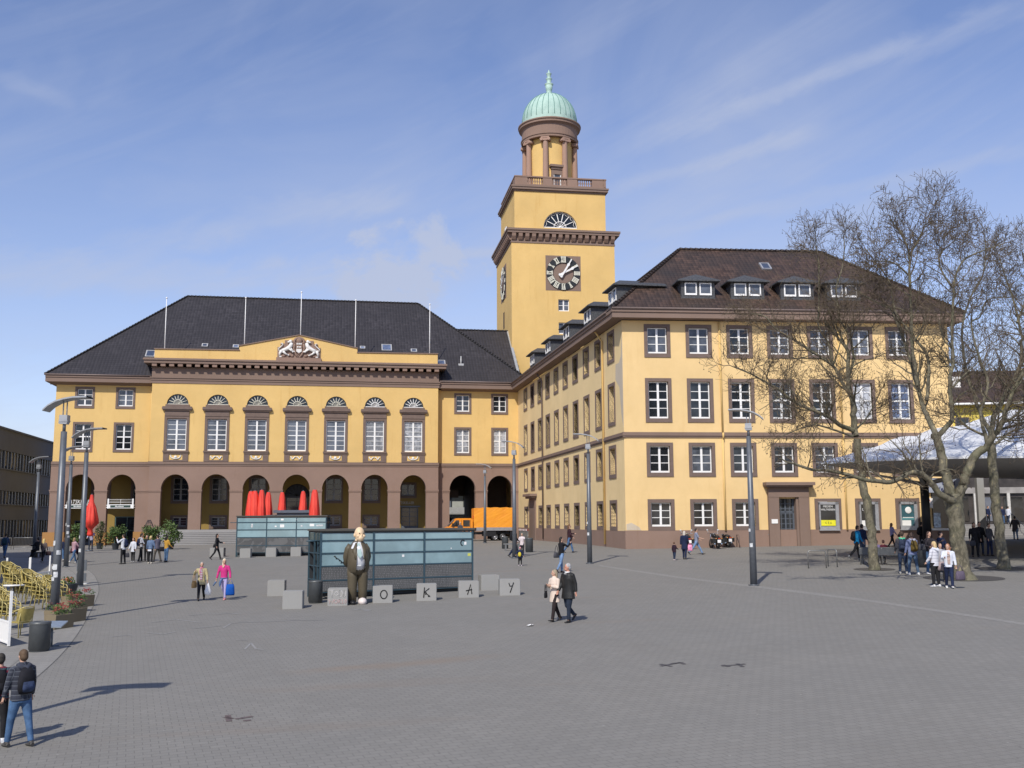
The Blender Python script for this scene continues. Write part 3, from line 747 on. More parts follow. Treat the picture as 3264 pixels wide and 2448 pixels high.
for k in range(24):
    t = k / 24; b.box(.0, .28, .6 + 6.6 * t, .6 + 6.6 * t + .2, 20.2 + 5.8 * t, 20.46 + 5.8 * t)
part(b, 'flashing', ZINC)
# flagpoles
for x, zt, zb in ((-37.85, 27.2, 21.6), (-29.7, 27.5, 22.0), (-23.85, 28.3, 23.4), (-18.0, 27.6, 22.1), (-9.88, 27.4, 21.7)):
    b = MB(); b.tube([(x, YR + .9, zb - .4), (x, YR + .9, zt)], [.065, .035], 7); b.ball((x, YR + .9, zt + .08), .10); b.box(x - .1, x + .1, YR + .8, YR + 1.0, zb - .4, zb + .25)
    part(b, 'flagpole', WHITE)
# coat of arms with two lions
cx = -23.94; y = YR - .05; z0 = 20.78
b = MB(); b.box(cx - 2.35, cx + 2.35, YR - .35, YR + .1, z0 - .14, z0 + .2)
b.prism([(cx - 2.25, z0 + .2), (cx + 2.25, z0 + .2), (cx + 2.25, z0 + 1.35), (cx + 1.95, z0 + 1.35), (cx + 1.95, z0 + 1.75), (cx + 1.5, z0 + 1.75), (cx + 1.5, z0 + 2.1), (cx - 1.5, z0 + 2.1), (cx - 1.5, z0 + 1.75), (cx - 1.95, z0 + 1.75), (cx - 1.95, z0 + 1.35), (cx - 2.25, z0 + 1.35)], YR - .10, YR + .05)
b.tube([(cx + .5 * math.cos(t), y - .12, z0 + 1.95 + .42 * math.sin(t)) for t in np.linspace(-.5, math.pi + .5, 14)], .13, 6); b.ball((cx, y - .12, z0 + 2.05), (.34, .2, .34))
for s_ in (-1, 1):
    b.tube([(cx + s_ * .45, y - .1, z0 + 1.9), (cx + s_ * .55, y - .15, z0 + 1.2), (cx + s_ * .3, y - .12, z0 + .55), (cx + s_ * .05, y - .15, z0 + .2)], .12, 6)
    for k in range(6): b.ball((cx + s_ * (.7 + .22 * k), y - .08, z0 + .42 + .12 * math.sin(k * 2.4)), (.17, .12, .16))
b.prism([(cx - .32, z0 + .9), (cx, z0 + .55), (cx + .32, z0 + .9), (cx + .36, z0 + 1.85), (cx - .36, z0 + 1.85)], y - .2, y)
arms = part(b, 'coat_of_arms', BRN)
b = MB()
b.prism([(cx - .28, z0 + .88), (cx, z0 + .72), (cx + .28, z0 + .88), (cx + .28, z0 + 1.15), (cx - .28, z0 + 1.15)], y - .26, y - .19)
for k in (-1, 0, 1): b.box(cx + k * .19 - .07, cx + k * .19 + .07, y - .26, y - .19, z0 + 1.62, z0 + 1.80)
b.ball((cx - .12, y - .22, z0 + 1.35), (.12, .06, .1)); b.ball((cx + .12, y - .22, z0 + 1.35), (.12, .06, .1))
part(b, 'shield', OFFW, arms)
for s_ in (-1, 1):
    b = MB(); X = lambda v: cx + s_ * v; yy = y - .18
    b.tube([(X(.78), yy, z0 + 1.80), (X(.86), yy, z0 + 1.5), (X(1.05), yy, z0 + 1.25), (X(1.45), yy, z0 + 1.05), (X(1.80), yy, z0 + .92)], [(.16, .14), (.22, .18), (.25, .2), (.19, .16), (.2, .16)], 8)
    b.ball((X(.92), yy, z0 + 1.95), (.2, .16, .17)); b.ball((X(1.12), yy - .02, z0 + 1.88), (.12, .1, .09)); b.ball((X(.86), yy, z0 + 2.08), .07)
    b.tube([(X(.90), yy, z0 + 1.25), (X(.72), yy, z0 + 1.0), (X(.55), yy, z0 + .88)], [.13, .09, .07], 7); b.ball((X(.5), yy, z0 + .86), .10)
    b.tube([(X(1.1), yy - .05, z0 + 1.2), (X(.85), yy - .1, z0 + .98), (X(.68), yy - .1, z0 + .85)], [.12, .09, .07], 7); b.ball((X(.64), yy - .1, z0 + .82), .09)
    b.tube([(X(1.80), yy, z0 + .95), (X(1.98), yy, z0 + .65), (X(2.02), yy, z0 + .35)], [.19, .13, .08], 7); b.ball((X(1.9), yy, z0 + .28), (.16, .1, .08))
    b.tube([(X(1.65), yy - .05, z0 + .85), (X(1.42), yy - .08, z0 + .62), (X(1.15), yy - .08, z0 + .48)], [.15, .10, .07], 7); b.ball((X(1.08), yy - .08, z0 + .46), .09)
    b.tube([(X(1.9), yy, z0 + 1.0), (X(2.1), yy, z0 + .95), (X(2.15), yy, z0 + 1.15), (X(1.85), yy, z0 + 1.4), (X(1.68), yy, z0 + 1.6), (X(1.75), yy, z0 + 1.75), (X(1.9), yy, z0 + 1.7)], .055, 6)
    part(b, 'lion', OFFW, arms)
# windows of the side parts
for i, (x, z, w, h) in enumerate(WL): window(hall, x + w / 2, z, w, h, .22, 3 if i < 2 else 4, GL_M if i < 2 else GL_D, i > 1, zoff=-ZA)
for i, (x, z, w, h) in enumerate(WR): window(hall, x + w / 2, z, w, h, .22, 3 if i < 2 else 4, (GL_M, GL_D, GL_L, GL_L)[i], i > 1, zoff=-ZA)

# ================================================================ CLOCK TOWER
YT = 117.0; KS = YT / 104.; AT = .1545
r = ray(1631.5, 1050); tx = r[0] / r[1] * YT
tower = empty('clock_tower', (tx, YT, 1.4), AT, 'tall square yellow clock tower with green copper dome and spire', 'tower')
Zt = lambda z: CZ + (z - CZ) * KS
TW = 11.08 * KS
tp = lambda b, name, m, par=tower: b.build(name, m, par, off=(0, 0, -1.4) if par is tower else (0, 0, 0))
S_ = KS
CU = NT('green_copper'); v = CU.coord(); f = CU.rng(CU.noise(.9, 5, v, .6), .3, .7)
c = CU.mix(f, (.31, .45, .39), (.46, .62, .54)); CU.setc(CU.mix(CU.rng(CU.noise(2.4, 6, CU.coord(scale=(1, 1, .3)), .7), .6, .8, 0, .6), c, (.10, .22, .19)))
CU.bump(CU.noise(20, 3, v), .1); COPPER = CU.fin(.65, 0, .3)
# lower shaft (front y=0), windows cut in
b = MB(); hz = []
wins = [(4.93, 6.10, 25.36, 26.62), (4.95, 6.12, 22.95, 24.15), (4.95, 6.12, 20.4, 21.6)]
wall_panel(b, 0, TW, 1.3, Zt(32.6), [(u0 * S_, u1 * S_, Zt(z0), Zt(z1)) for u0, u1, z0, z1 in wins], 0, .35)
def side_poly(b, y0, y1, z0, z1, x=0): b.poly([(x, y1, z0), (x, y0, z0), (x, y0, z1), (x, y1, z1)])
side_poly(b, 0, TW, 1.3, Zt(32.6)); b.poly([(TW, 0, 1.3), (TW, TW, 1.3), (TW, TW, Zt(32.6)), (TW, 0, Zt(32.6))]); b.poly([(TW, TW, 1.3), (0, TW, 1.3), (0, TW, Zt(32.6)), (TW, TW, Zt(32.6))])
i0, i1 = .40 * S_, 10.27 * S_
ccx, ccz, crr = 5.345 * S_, Zt(34.42), 1.84 * S_
b.poly([(i0, i0, Zt(34.2)), (i1, i0, Zt(34.2)), (i1, i0, Zt(34.42)), (i0, i0, Zt(34.42))])
lun_panel(b, i0, i1, Zt(34.42), Zt(38.4), ccx, crr, ccz, i0, .4)
for x in (i0, i1): b.poly([(x, i1, Zt(34)), (x, i0, Zt(34)), (x, i0, Zt(38.4)), (x, i1, Zt(38.4))])
b.poly([(i1, i1, Zt(34)), (i0, i1, Zt(34)), (i0, i1, Zt(38.4)), (i1, i1, Zt(38.4))])
tp(b, 'shaft', YEL)
for k, (u0, u1, z0, z1) in enumerate(wins):
    x0, x1, za, zb = u0 * S_, u1 * S_, Zt(z0), Zt(z1)
    f = MB(); f.box(x0, x0 + .08, .2, .28, za, zb); f.box(x1 - .08, x1, .2, .28, za, zb); f.box(x0 + .08, x1 - .08, .2, .28, za, za + .14); f.box(x0 + .08, x1 - .08, .2, .28, zb - .08, zb)
    m_ = (x0 + x1) / 2; f.box(m_ - .08, m_ + .08, .19, .28, za + .14, zb - .08); zc = (za + zb) / 2; f.box(x0 + .08, m_ - .08, .2, .27, zc - .03, zc + .03); f.box(m_ + .08, x1 - .08, .2, .27, zc - .03, zc + .03)
    w = tp(f, 'window', WHITE); p = MB(); p.poly([(x0, .25, za - 1.4), (x1, .25, za - 1.4), (x1, .25, zb - 1.4), (x0, .25, zb - 1.4)]); tp(p, 'pane', GL_M, w)
# lunette windows
def lunette(cx, y, z, r, side=False):
    M = Matrix.Rotation(-math.pi / 2, 4, 'Z') if side else Matrix()
    g_ = MB(); g_.prism([(cx + r * math.cos(t), z + r * math.sin(t)) for t in np.linspace(0, math.pi, 19)], y + .36, y + .40); 
    f = MB(); f.box(cx - r + .03, cx + r - .03, y + .2, y + .34, z, z + .16)
    n = 8; rin = r * .36
    for t in np.linspace(0, math.pi, n)[1:-1]: f.tube([(cx, y + .27, z + .12), (cx + r * .86 * math.cos(t), y + .27, z + .12 + r * .86 * math.sin(t))], .055, 5)
    f.tube([(cx + rin * math.cos(t), y + .27, z + .12 + rin * math.sin(t)) for t in np.linspace(0, math.pi, 12)], .05, 5)
    ang = np.linspace(0, math.pi, n)
    for a, c in zip(ang[:-1], ang[1:]):
        f.tube([(cx + r * k * math.cos(t), y + .27, z + .1 + r * k * math.sin(t)) for t, k in ((a, .93), ((a + c) / 2, .80), (c, .93))], .03, 4)
    f.ball((cx, y + .25, z + .16), .16)
    f.tube([(cx + (r - .05) * math.cos(t), y + .27, z + (r - .05) * math.sin(t)) for t in np.linspace(0, math.pi, 22)], .045, 5)
    return g_, f
g_, f = lunette(ccx, i0, ccz, crr); w = tp(f, 'lunette_window', WHITE); tp(g_.xf(Matrix.Translation((0, 0, -1.4))), 'pane', GL_D, w)
# left face lunette, clock recess and small window (seen at a steep angle)
Q = Matrix(((0, 1, 0, 0), (-1, 0, 0, TW), (0, 0, 1, 0), (0, 0, 0, 1)))      # local front frame -> left face
g_, f = lunette(ccx, i0, ccz, crr * .8); f.xf(Q); g_.xf(Q)
f.xf(Matrix.Translation((-.43, 0, 0))); g_.xf(Matrix.Translation((-.44, 0, -1.4)))
w = tp(f, 'lunette_window', WHITE); tp(g_, 'pane', GL_D, w)
# cornices
def square_ring(b, lo, hi, out, z0, z1):
    b.box(lo - out, hi + out, lo - out, hi + out, z0, z1)
b = MB(); C0, C1 = 0, TW
square_ring(b, C0, C1, .07, Zt(32.55), Zt(32.72)); square_ring(b, C0, C1, .02, Zt(32.72), Zt(33.55))
square_ring(b, C0, C1, .52, Zt(33.55), Zt(33.80)); square_ring(b, C0, C1, .62, Zt(33.80), Zt(34.02))
b.lathe([((TW / 2 + .62) * math.sqrt(2), Zt(34.02)), ((i1 - i0) / 2 * math.sqrt(2), Zt(34.36))], 4, (TW / 2, TW / 2, 0), smooth=False, a0=math.pi / 4, a1=math.pi / 4 + 2 * math.pi)
tp(b, 'lower_cornice', BRNT)
b = MB(); n = 16
for i in range(n):
    t = .25 + (TW - .5) * i / (n - 1)
    for M in (Matrix(), Q): 
        q = MB(); q.prismx([(-.02, Zt(32.85)), (-.02, Zt(33.56)), (-.48, Zt(33.56)), (-.42, Zt(33.2)), (-.16, Zt(32.85))], t - .23, t + .23); b.merge(q, M)
tp(b, 'brackets', BRN)
b = MB(); square_ring(b, i0, i1, .10, Zt(38.30), Zt(38.48)); square_ring(b, i0, i1, .30, Zt(38.48), Zt(38.72)); square_ring(b, i0, i1, .38, Zt(38.72), Zt(38.90)); square_ring(b, i0, i1, .12, Zt(38.9), Zt(39.0))
tp(b, 'upper_cornice', BRNT)
# parapet with balusters
b = MB(); p0, p1 = .47 * S_, 10.15 * S_; ta = .35
segs = [(.45, 1.83), (3.5, 4.5), (6.15, 7.25), (8.86, 10.15)]
def front(b):
    q = MB()
    for a, c in segs: q.box(a * S_ if a > .5 else p0, c * S_ if c < 10 else p1, p0, p0 + ta, Zt(39.0), Zt(39.92))
    q.box(p0, p1, p0 - .02, p0 + ta + .02, Zt(39.0), Zt(39.14)); q.box(p0 - .05, p1 + .05, p0 - .05, p0 + ta + .05, Zt(39.90), Zt(40.04)); return q
for k in range(4):
    M = Matrix.Translation((TW / 2 - .12, TW / 2 - .12, 0)) @ Matrix.Rotation(k * math.pi / 2, 4, 'Z') @ Matrix.Translation((-TW / 2 + .12, -TW / 2 + .12, 0)); b.merge(front(b), M)
b.poly([(p0, p0, Zt(39.02)), (p1, p0, Zt(39.02)), (p1, p1, Zt(39.02)), (p0, p1, Zt(39.02))])
pr = tp(b, 'parapet', BRN)
b = MB(); prof = [(.09, 0), (.09, .08), (.05, .14), (.115, .36), (.05, .62), (.09, .70), (.09, .80)]
prof = [(r_ * 1.0, z * (Zt(39.9) - Zt(39.14)) / .8) for r_, z in prof]
b.lathe(prof, 8); bme = b.mesh('baluster', BRN)
for k in range(4):
    M = Matrix.Translation((TW / 2 - .12, TW / 2 - .12, 0)) @ Matrix.Rotation(k * math.pi / 2, 4, 'Z') @ Matrix.Translation((-TW / 2 + .12, -TW / 2 + .12, 0))
    for a, c in ((1.83, 3.5), (4.5, 6.15), (7.25, 8.86)):
        for j in range(7): inst('baluster', bme, pr, M @ Vector(((a + (c - a) * (j + .5) / 7) * S_, p0 + ta / 2, Zt(39.14) - 1.4)))
# drum with columns, entablature, dome and finial
dc = (5.25 * S_, 5.5 * S_, 0)
DR = 2.55 * S_; RC = 2.83 * S_
b = MB(); b.lathe([(DR, Zt(39)), (DR, Zt(45.6))], 40, dc); tp(b, 'drum', YEL)
colpart = MB(); rc = .33 * S_
hcol = Zt(45.0) - Zt(39.0)
colpart.lathe([(rc * 1.25, 0), (rc * 1.25, .25), (rc * 1.05, .35), (rc, .5), (rc * .98, hcol * .4), (rc * .84, hcol - .1)], 16)
cap = MB(); cap.box(-rc * 1.35, rc * 1.35, -rc * 1.1, rc * 1.1, hcol + .22, hcol + .40)
for s_ in (-1, 1): cap.tube([(s_ * rc * 1.25, -rc * 1.15, hcol + .08), (s_ * rc * 1.25, rc * 1.15, hcol + .08)], .17 * S_, 10)
cap.box(-rc * 1.25, rc * 1.25, -rc, rc, hcol - .08, hcol + .24)
BRL = plaster('light_brown_stone', (.36, .235, .18), amount=.3); cme = colpart.mesh('column', BRL); kme = cap.mesh('capital', BRL)
# phase so that two columns flank the window seen from the plaza
for k in range(8):
    a = -math.pi / 2 + .04 + (k + .5) * math.pi / 4
    o = inst('column', cme, tower, (dc[0] + RC * math.cos(a), dc[1] + RC * math.sin(a), Zt(39.0) - 1.4), (0, 0, a + math.pi / 2)); inst('capital', kme, o)
b = MB(); b.lathe([(2.75 * S_, Zt(45.42)), (3.16 * S_, Zt(45.42)), (3.16 * S_, Zt(45.62)), (3.24 * S_, Zt(45.7)), (3.24 * S_, Zt(45.78)), (3.12 * S_, Zt(45.82)), (3.12 * S_, Zt(46.85)), (3.25 * S_, Zt(46.95)), (3.44 * S_, Zt(47.05)), (3.44 * S_, Zt(47.25)), (3.54 * S_, Zt(47.33)), (3.54 * S_, Zt(47.45)), (3.2 * S_, Zt(47.62)), (2.9 * S_, Zt(47.68))], 48, dc, smooth=False)
tp(b, 'entablature', BRN)
b = MB(); Rd = 3.08 * S_; Hd = (Zt(51.45) - Zt(47.62))
b.lathe([(Rd, Zt(47.6))] + [(Rd * math.cos(t), Zt(48.0) + (Hd - .45) * math.sin(t)) for t in np.linspace(0, math.pi / 2 - .09, 16)], 48, dc)
dome = tp(b, 'dome', COPPER)
b = MB()
for k in range(28):
    a = 2 * math.pi * k / 28; b.tube([(dc[0] + (Rd + .015) * math.cos(t) * math.cos(a), dc[1] + (Rd + .015) * math.cos(t) * math.sin(a), Zt(48.0) + (Hd - .43) * math.sin(t)) for t in np.linspace(0, math.pi / 2 - .12, 12)], .035, 4)
tp(b, 'standing_seams', simple('dark_green_copper', (.11, .25, .22), .7), dome).location = (0, 0, -1.4)
b = MB(); zb = 51.3
pf = [(.62, 51.2), (.50, 51.4), (.34, 51.6), (.30, 52.0), (.40, 52.2), (.44, 52.35), (.36, 52.75), (.42, 52.78), (.50, 52.9), (.30, 52.97), (.22, 53.1)]
pf = [(.60, 51.30), (.36, 51.42), (.30, 51.85), (.36, 51.98), (.42, 52.45), (.36, 52.50), (.50, 52.62), (.50, 52.68), (.28, 52.78), (.22, 52.82), (.30, 53.2), (.36, 53.28), (.36, 53.34), (.20, 53.42), (.18, 53.46), (.26, 53.82), (.31, 53.9), (.31, 53.95), (.12, 54.05), (.10, 54.2), (.02, 54.42)]
b.lathe([(r_ * S_, Zt(z)) for r_, z in pf], 14, (dc[0], dc[1], 0)); tp(b, 'finial', COPPER)
# drum window with hood
a = -math.pi / 2 + .12; M = Matrix.Translation(dc) @ Matrix.Rotation(a + math.pi / 2, 4, 'Z')
b = MB(); d = -DR
for q in ((-.95, .95, Zt(42.0), Zt(42.25), .42), (-.8, .8, Zt(41.75), Zt(42.0), .25)): b.box(q[0], q[1], d - q[4], d + .3, q[2], q[3])
b.box(-.75, -.48, d - .14, d + .3, Zt(39.2), Zt(41.75)); b.box(.48, .75, d - .14, d + .3, Zt(39.2), Zt(41.75)); b.box(-.48, .48, d - .14, d + .3, Zt(41.2), Zt(41.75))
w = tp(b.xf(M), 'drum_window', BRNT)
p = MB(); p.box(-.48, .48, d - .03, d + .2, Zt(39.1) - 1.4, Zt(41.2) - 1.4); tp(p.xf(M), 'pane', GL_M, w)
p = MB(); p.box(-.48, -.38, d - .08, d, Zt(39.1) - 1.4, Zt(41.2) - 1.4); p.box(.38, .48, d - .08, d, Zt(39.1) - 1.4, Zt(41.2) - 1.4); tp(p.xf(M), 'frame', WHITE, w)
# clocks
DIAL = simple('dark_dial', (.018, .020, .022), .5); CREAM = simple('cream_numeral', (.68, .66, .54), .5)
def clock(M, nm='clock'):
    R0 = 1.84 * S_; b = MB(); h = 1.88 * S_
    b.box(-h, h, -.02, .1, -h, h, 0)
    o = tp(b.xf(M), nm, BRNT)
    r = MB(); n = 48
    def ringd(r, ri, ro, y0, y1):
        for i in range(n):
            a, c = 2 * math.pi * i / n, 2 * math.pi * (i + 1) / n
            P = lambda R, t, y: (R * math.cos(t), y, R * math.sin(t))
            r.poly([P(ri, a, y0), P(ro, a, y0), P(ro, c, y0), P(ri, c, y0)]); r.poly([P(ro, a, y0), P(ro, a, y1), P(ro, c, y1), P(ro, c, y0)]); r.poly([P(ri, a, y0), P(ri, c, y0), P(ri, c, y1), P(ri, a, y1)])
    ringd(r, 1.10 * S_, 1.80 * S_, -.12, .0)
    tp(r.xf(M), 'dial', DIAL, o).location = (0, 0, -1.4)
    num = ['XII', 'I', 'II', 'III', 'IIII', 'V', 'VI', 'VII', 'VIII', 'IX', 'X', 'XI']; q = MB(); h0, h1 = 1.14 * S_, 1.78 * S_
    def bar(q, x0, x1, x2, x3, w=.052):  # from (x0,h0) to (x1,h1)
        q.prism([(x0 - w, h0), (x0 + w, h0), (x1 + w, h1), (x1 - w, h1)], -.17, -.12)
    for k, s_ in enumerate(num):
        g_ = MB(); wd = {'I': .16, 'V': .31, 'X': .32}; tot = sum(wd[c_] for c_ in s_); x = -tot / 2
        for c_ in s_:
            w_ = wd[c_]; m_ = x + w_ / 2
            if c_ == 'I': bar(g_, m_, m_, 0, 0)
            elif c_ == 'V': bar(g_, m_ , x + .06, 0, 0, .055); bar(g_, m_, x + w_ - .06, 0, 0, .035)
            else: bar(g_, x + w_ - .06, x + .06, 0, 0, .055); bar(g_, x + .06, x + w_ - .06, 0, 0, .035)
            x += w_
        for hh in (h0, h1 - .07): g_.box(-tot / 2, tot / 2, -.165, -.125, hh, hh + .07)
        q.merge(g_, Matrix.Rotation(R_(30 * k), 4, 'Y'))
    tp(q.xf(M), 'numerals', CREAM, o).location = (0, 0, -1.4)
    for ang, L_, nm2 in ((31, 1.72, 'hour_hand'), (62, 1.72, 'minute_hand')):
        q = MB(); L_ *= S_ * (1 if nm2 == 'minute_hand' else .98)
        q.prism([(-.10, -.45), (.10, -.45), (.10, L_ * .5), (.17, L_ * .62), (.05, L_ * .74), (.06, L_), (-.06, L_), (-.05, L_ * .74), (-.17, L_ * .62), (-.10, L_ * .5)], -.34 if ang < 40 else -.27, -.29 if ang < 40 else -.22)
        q.tube([(0, -.3, -.5), (0, -.22, -.5)], .16, 10)
        q.xf(M @ Matrix.Rotation(R_(ang), 4, 'Y')); tp(q, nm2, WHITE, o).location = (0, 0, -1.4)
    return o
ccf = Matrix.Translation((5.49 * S_, 0, Zt(29.42)))
clock(ccf); clock(Q @ ccf)
b = MB(); q = MB(); q.box(5.2 * S_, 6.0 * S_, -.03, .2, Zt(24.4), Zt(26.2)); b.merge(q, Q); tp(b, 'slit_window', simple('slit_dark', (.09, .06, .035), .8))

# ================================================================ CORNER BUILDING (wings B and C)
K0 = (7.928, 72.265); cC = .0874; bB = .1774; ZK = 1.7
wing = empty('corner_office_building', (K0[0], K0[1], ZK), cC, 'four storey yellow corner building with brown tiled roof, slate dormers and long side wing', 'building')
OK_ = (0, 0, -ZK)
wp = lambda b, name, m, par=wing, loc=(0, 0, 0), rot=0: b.build(name, m, par, loc, rot, OK_ if par is wing else (0, 0, 0))
RB = bB - math.pi / 2 - cC                                           # rotation of the side wing's frame inside the building's frame
CX = [2.55, 5.60, 8.62, 11.62, 14.64, 17.66, 20.55]
rowsC = [(15.27, 2.42, 3, False), (10.58, 3.18, 4, True), (6.72, 2.42, 3, False), (2.94, 2.2, 3, False)]
bw = 1.92
b = MB(); hs = []
for r_, (z, h, n, t) in enumerate(rowsC):
    xs_ = CX if r_ < 3 else CX[:3]
    for x in xs_: hs.append((x - bw / 2 + .24, x + bw / 2 - .24, z + .24, z + h - .24))
shops = [(13.73, 15.62), (16.72, 18.55), (19.71, 21.45)]
for a, c in shops: hs.append((a + .2, c - .2, 3.15, 4.95))
hs.append((11.0, 12.45, 1.5, 5.15))
hs.append((22.4, 24.4, 3.15, 6.6))
wall_panel(b, 0, 24.4, 1.2, 17.95, hs, 0, .3)
b.poly([(24.4, 0, 1.2), (24.4, 13.4, 1.2), (24.4, 13.4, 17.95), (24.4, 0, 17.95)])
wp(b, 'front_wall', YEL2)
LB = 46.0; UB = [3.0 + 3.745 * k for k in range(10)]
b = MB(); hs = []
for r_, (z, h, n, t) in enumerate(rowsC):
    for k, u in enumerate(UB):
        if r_ == 3 and k == 8: continue
        hs.append((-u - bw / 2 + .24, -u + bw / 2 - .24, z + .24, z + h - .24))
wall_panel(b, -LB, 0, 1.2, 17.95, hs, 0, .5)
wp(b, 'side_wall', YELB, rot=RB)
b = MB()
b.box(-.04, 24.45, -.05, .3, 1.0, 2.96); wp(b, 'plinth', BRN)
b = MB(); b.box(-LB, .04, -.05, .3, 1.0, 2.93); wp(b, 'plinth', BRN, rot=RB)
def course(b, x0, x1): b.box(x0, x1, -.14, .1, 9.62, 9.80); b.box(x0, x1, -.08, .1, 9.50, 9.62); b.box(x0, x1, -.07, .1, 9.80, 9.88)
b = MB(); course(b, -.1, 24.5); wp(b, 'string_course', BRNT)
b = MB(); course(b, -LB, .1); wp(b, 'string_course', BRNT, rot=RB)
def eaves(b, x0, x1, a0=0, a1=0, q=0):
    b.box(x0 - a0, x1 + a1, -.85 + q, .02, 18.0 + q, 18.40 - q); b.box(x0 - a0 * 1.06, x1 + a1 * 1.06, -.93 + q, .02, 18.40 - q, 18.62 - q)
b = MB(); eaves(b, 0, 24.4, .85, .85); b.box(24.4, 25.25, .02, 14, 18.0, 18.4); b.box(24.4, 25.33, .02, 14, 18.4, 18.62); wp(b, 'eaves', BRNT)
b = MB(); eaves(b, -LB, -.02, 0, .80, .006); wp(b, 'eaves', BRNT, rot=RB)
b = MB(); b.tube([(-.9, -.96, 18.66), (25.4, -.96, 18.66)], .08, 8); wp(b, 'gutter', GUTTER)
for x in (7.13, 16.0):
    b = MB(); b.tube([(x, -.10, 9.9), (x, -.10, 17.9)], .07, 8); b.tube([(x + .02, -.17, 9.85), (x + .02, -.17, 9.4)], .07, 8); b.tube([(x, -.10, 9.45), (x, -.10, 2.9)], .07, 8); wp(b, 'drainpipe', YEL)
b = MB(); b.tube([(-5.15, -.12, 1.9), (-5.15, -.12, 17.3), (-5.15, -.75, 18.2)], .08, 8); wp(b, 'drainpipe', YEL, rot=RB)
b = MB(); b.tube([(-27.7, -.12, 1.9), (-27.7, -.12, 17.3), (-27.7, -.75, 18.2)], .07, 8); b.tube([(-LB, -.96, 18.66), (-.8, -.96, 18.66)], .08, 8); wp(b, 'drainpipe', GUTTER, rot=RB)
# windows
rnd = random.Random(3)
for r_, (z, h, n, t) in enumerate(rowsC):
    for k, x in enumerate(CX):
        if r_ == 3 and k > 2: continue
        gl = rnd.choice([GL_M, GL_M, GL_D, GL_M]) if r_ == 0 else rnd.choice([GL_D, GL_D, GL_D, GL_M, GL_D])
        if r_ == 1 and k == 6: gl = GL_B
        if r_ == 1 and k == 5: gl = GL_L
        if r_ == 3: gl = GL_D
        window(wing, x, z, bw, h, .24, n, gl, t, zoff=-ZK)
    for k, u in enumerate(UB):
        if r_ == 3 and k == 8: continue
        window(wing, -u, z, bw, h, .24, n, rnd.choice([GL_D, GL_D, GL_D, GL_M]), t, rz=RB, zoff=-ZK, deep=.20)
# side portal, seen at a steep angle
b = MB(); u = UB[8]
b.box(-u - 1.5, -u + 1.5, -.15, .2, 1.0, 5.9); b.box(-u - 1.9, -u + 1.9, -.75, .2, 6.1, 6.35); b.box(-u - 1.7, -u + 1.7, -.5, .2, 5.9, 6.1)
wp(b, 'portal', BRNT, rot=RB)
# front portal and door
b = MB()
b.box(10.25, 11.0, -.30, .1, 1.2, 5.25); b.box(12.45, 13.2, -.30, .1, 1.2, 5.25); b.box(12.28, 12.45, -.18, .5, 1.2, 5.2); b.box(10.25, 13.2, -.32, .1, 5.25, 5.95)
b.box(10.02, 13.4, -.62, .1, 5.95, 6.08); b.box(9.95, 13.52, -.78, .1, 6.08, 6.30); b.box(11.0, 12.3, .42, .5, 5.0, 5.2)
wp(b, 'portal', BRNT)
d = MB(); x0, x1, z0, z1, yy = 11.0, 12.28, 1.9, 5.15, .28
d.box(x0, x0 + .12, yy, yy + .08, z0, z1); d.box(x1 - .12, x1, yy, yy + .08, z0, z1); d.box(x0, x1, yy, yy + .08, 4.15, 4.27); d.box(x0, x1, yy, yy + .08, z0, z0 + .4)
for k in range(1, 4): x = x0 + (x1 - x0) * k / 4; d.box(x - .025, x + .025, yy + .01, yy + .07, z0, z1)
for k in range(1, 8): z = z0 + .4 + (z1 - z0 - .4) * k / 8; d.box(x0, x1, yy + .012, yy + .068, z - .025, z + .025)
d.box((x0 + x1) / 2 - .05, (x0 + x1) / 2 + .05, yy, yy + .08, z0, z1)
dd = wp(d, 'door', DOORM); p = MB(); p.poly([(x0, yy + .05, z0 - ZK), (x1, yy + .05, z0 - ZK), (x1, yy + .05, z1 - ZK), (x0, yy + .05, z1 - ZK)]); wp(p, 'pane', GL_D, dd)
p = MB(); p.box(10.4, 10.85, -.34, -.30, 3.4, 3.7); wp(p, 'plaque', WHITE)
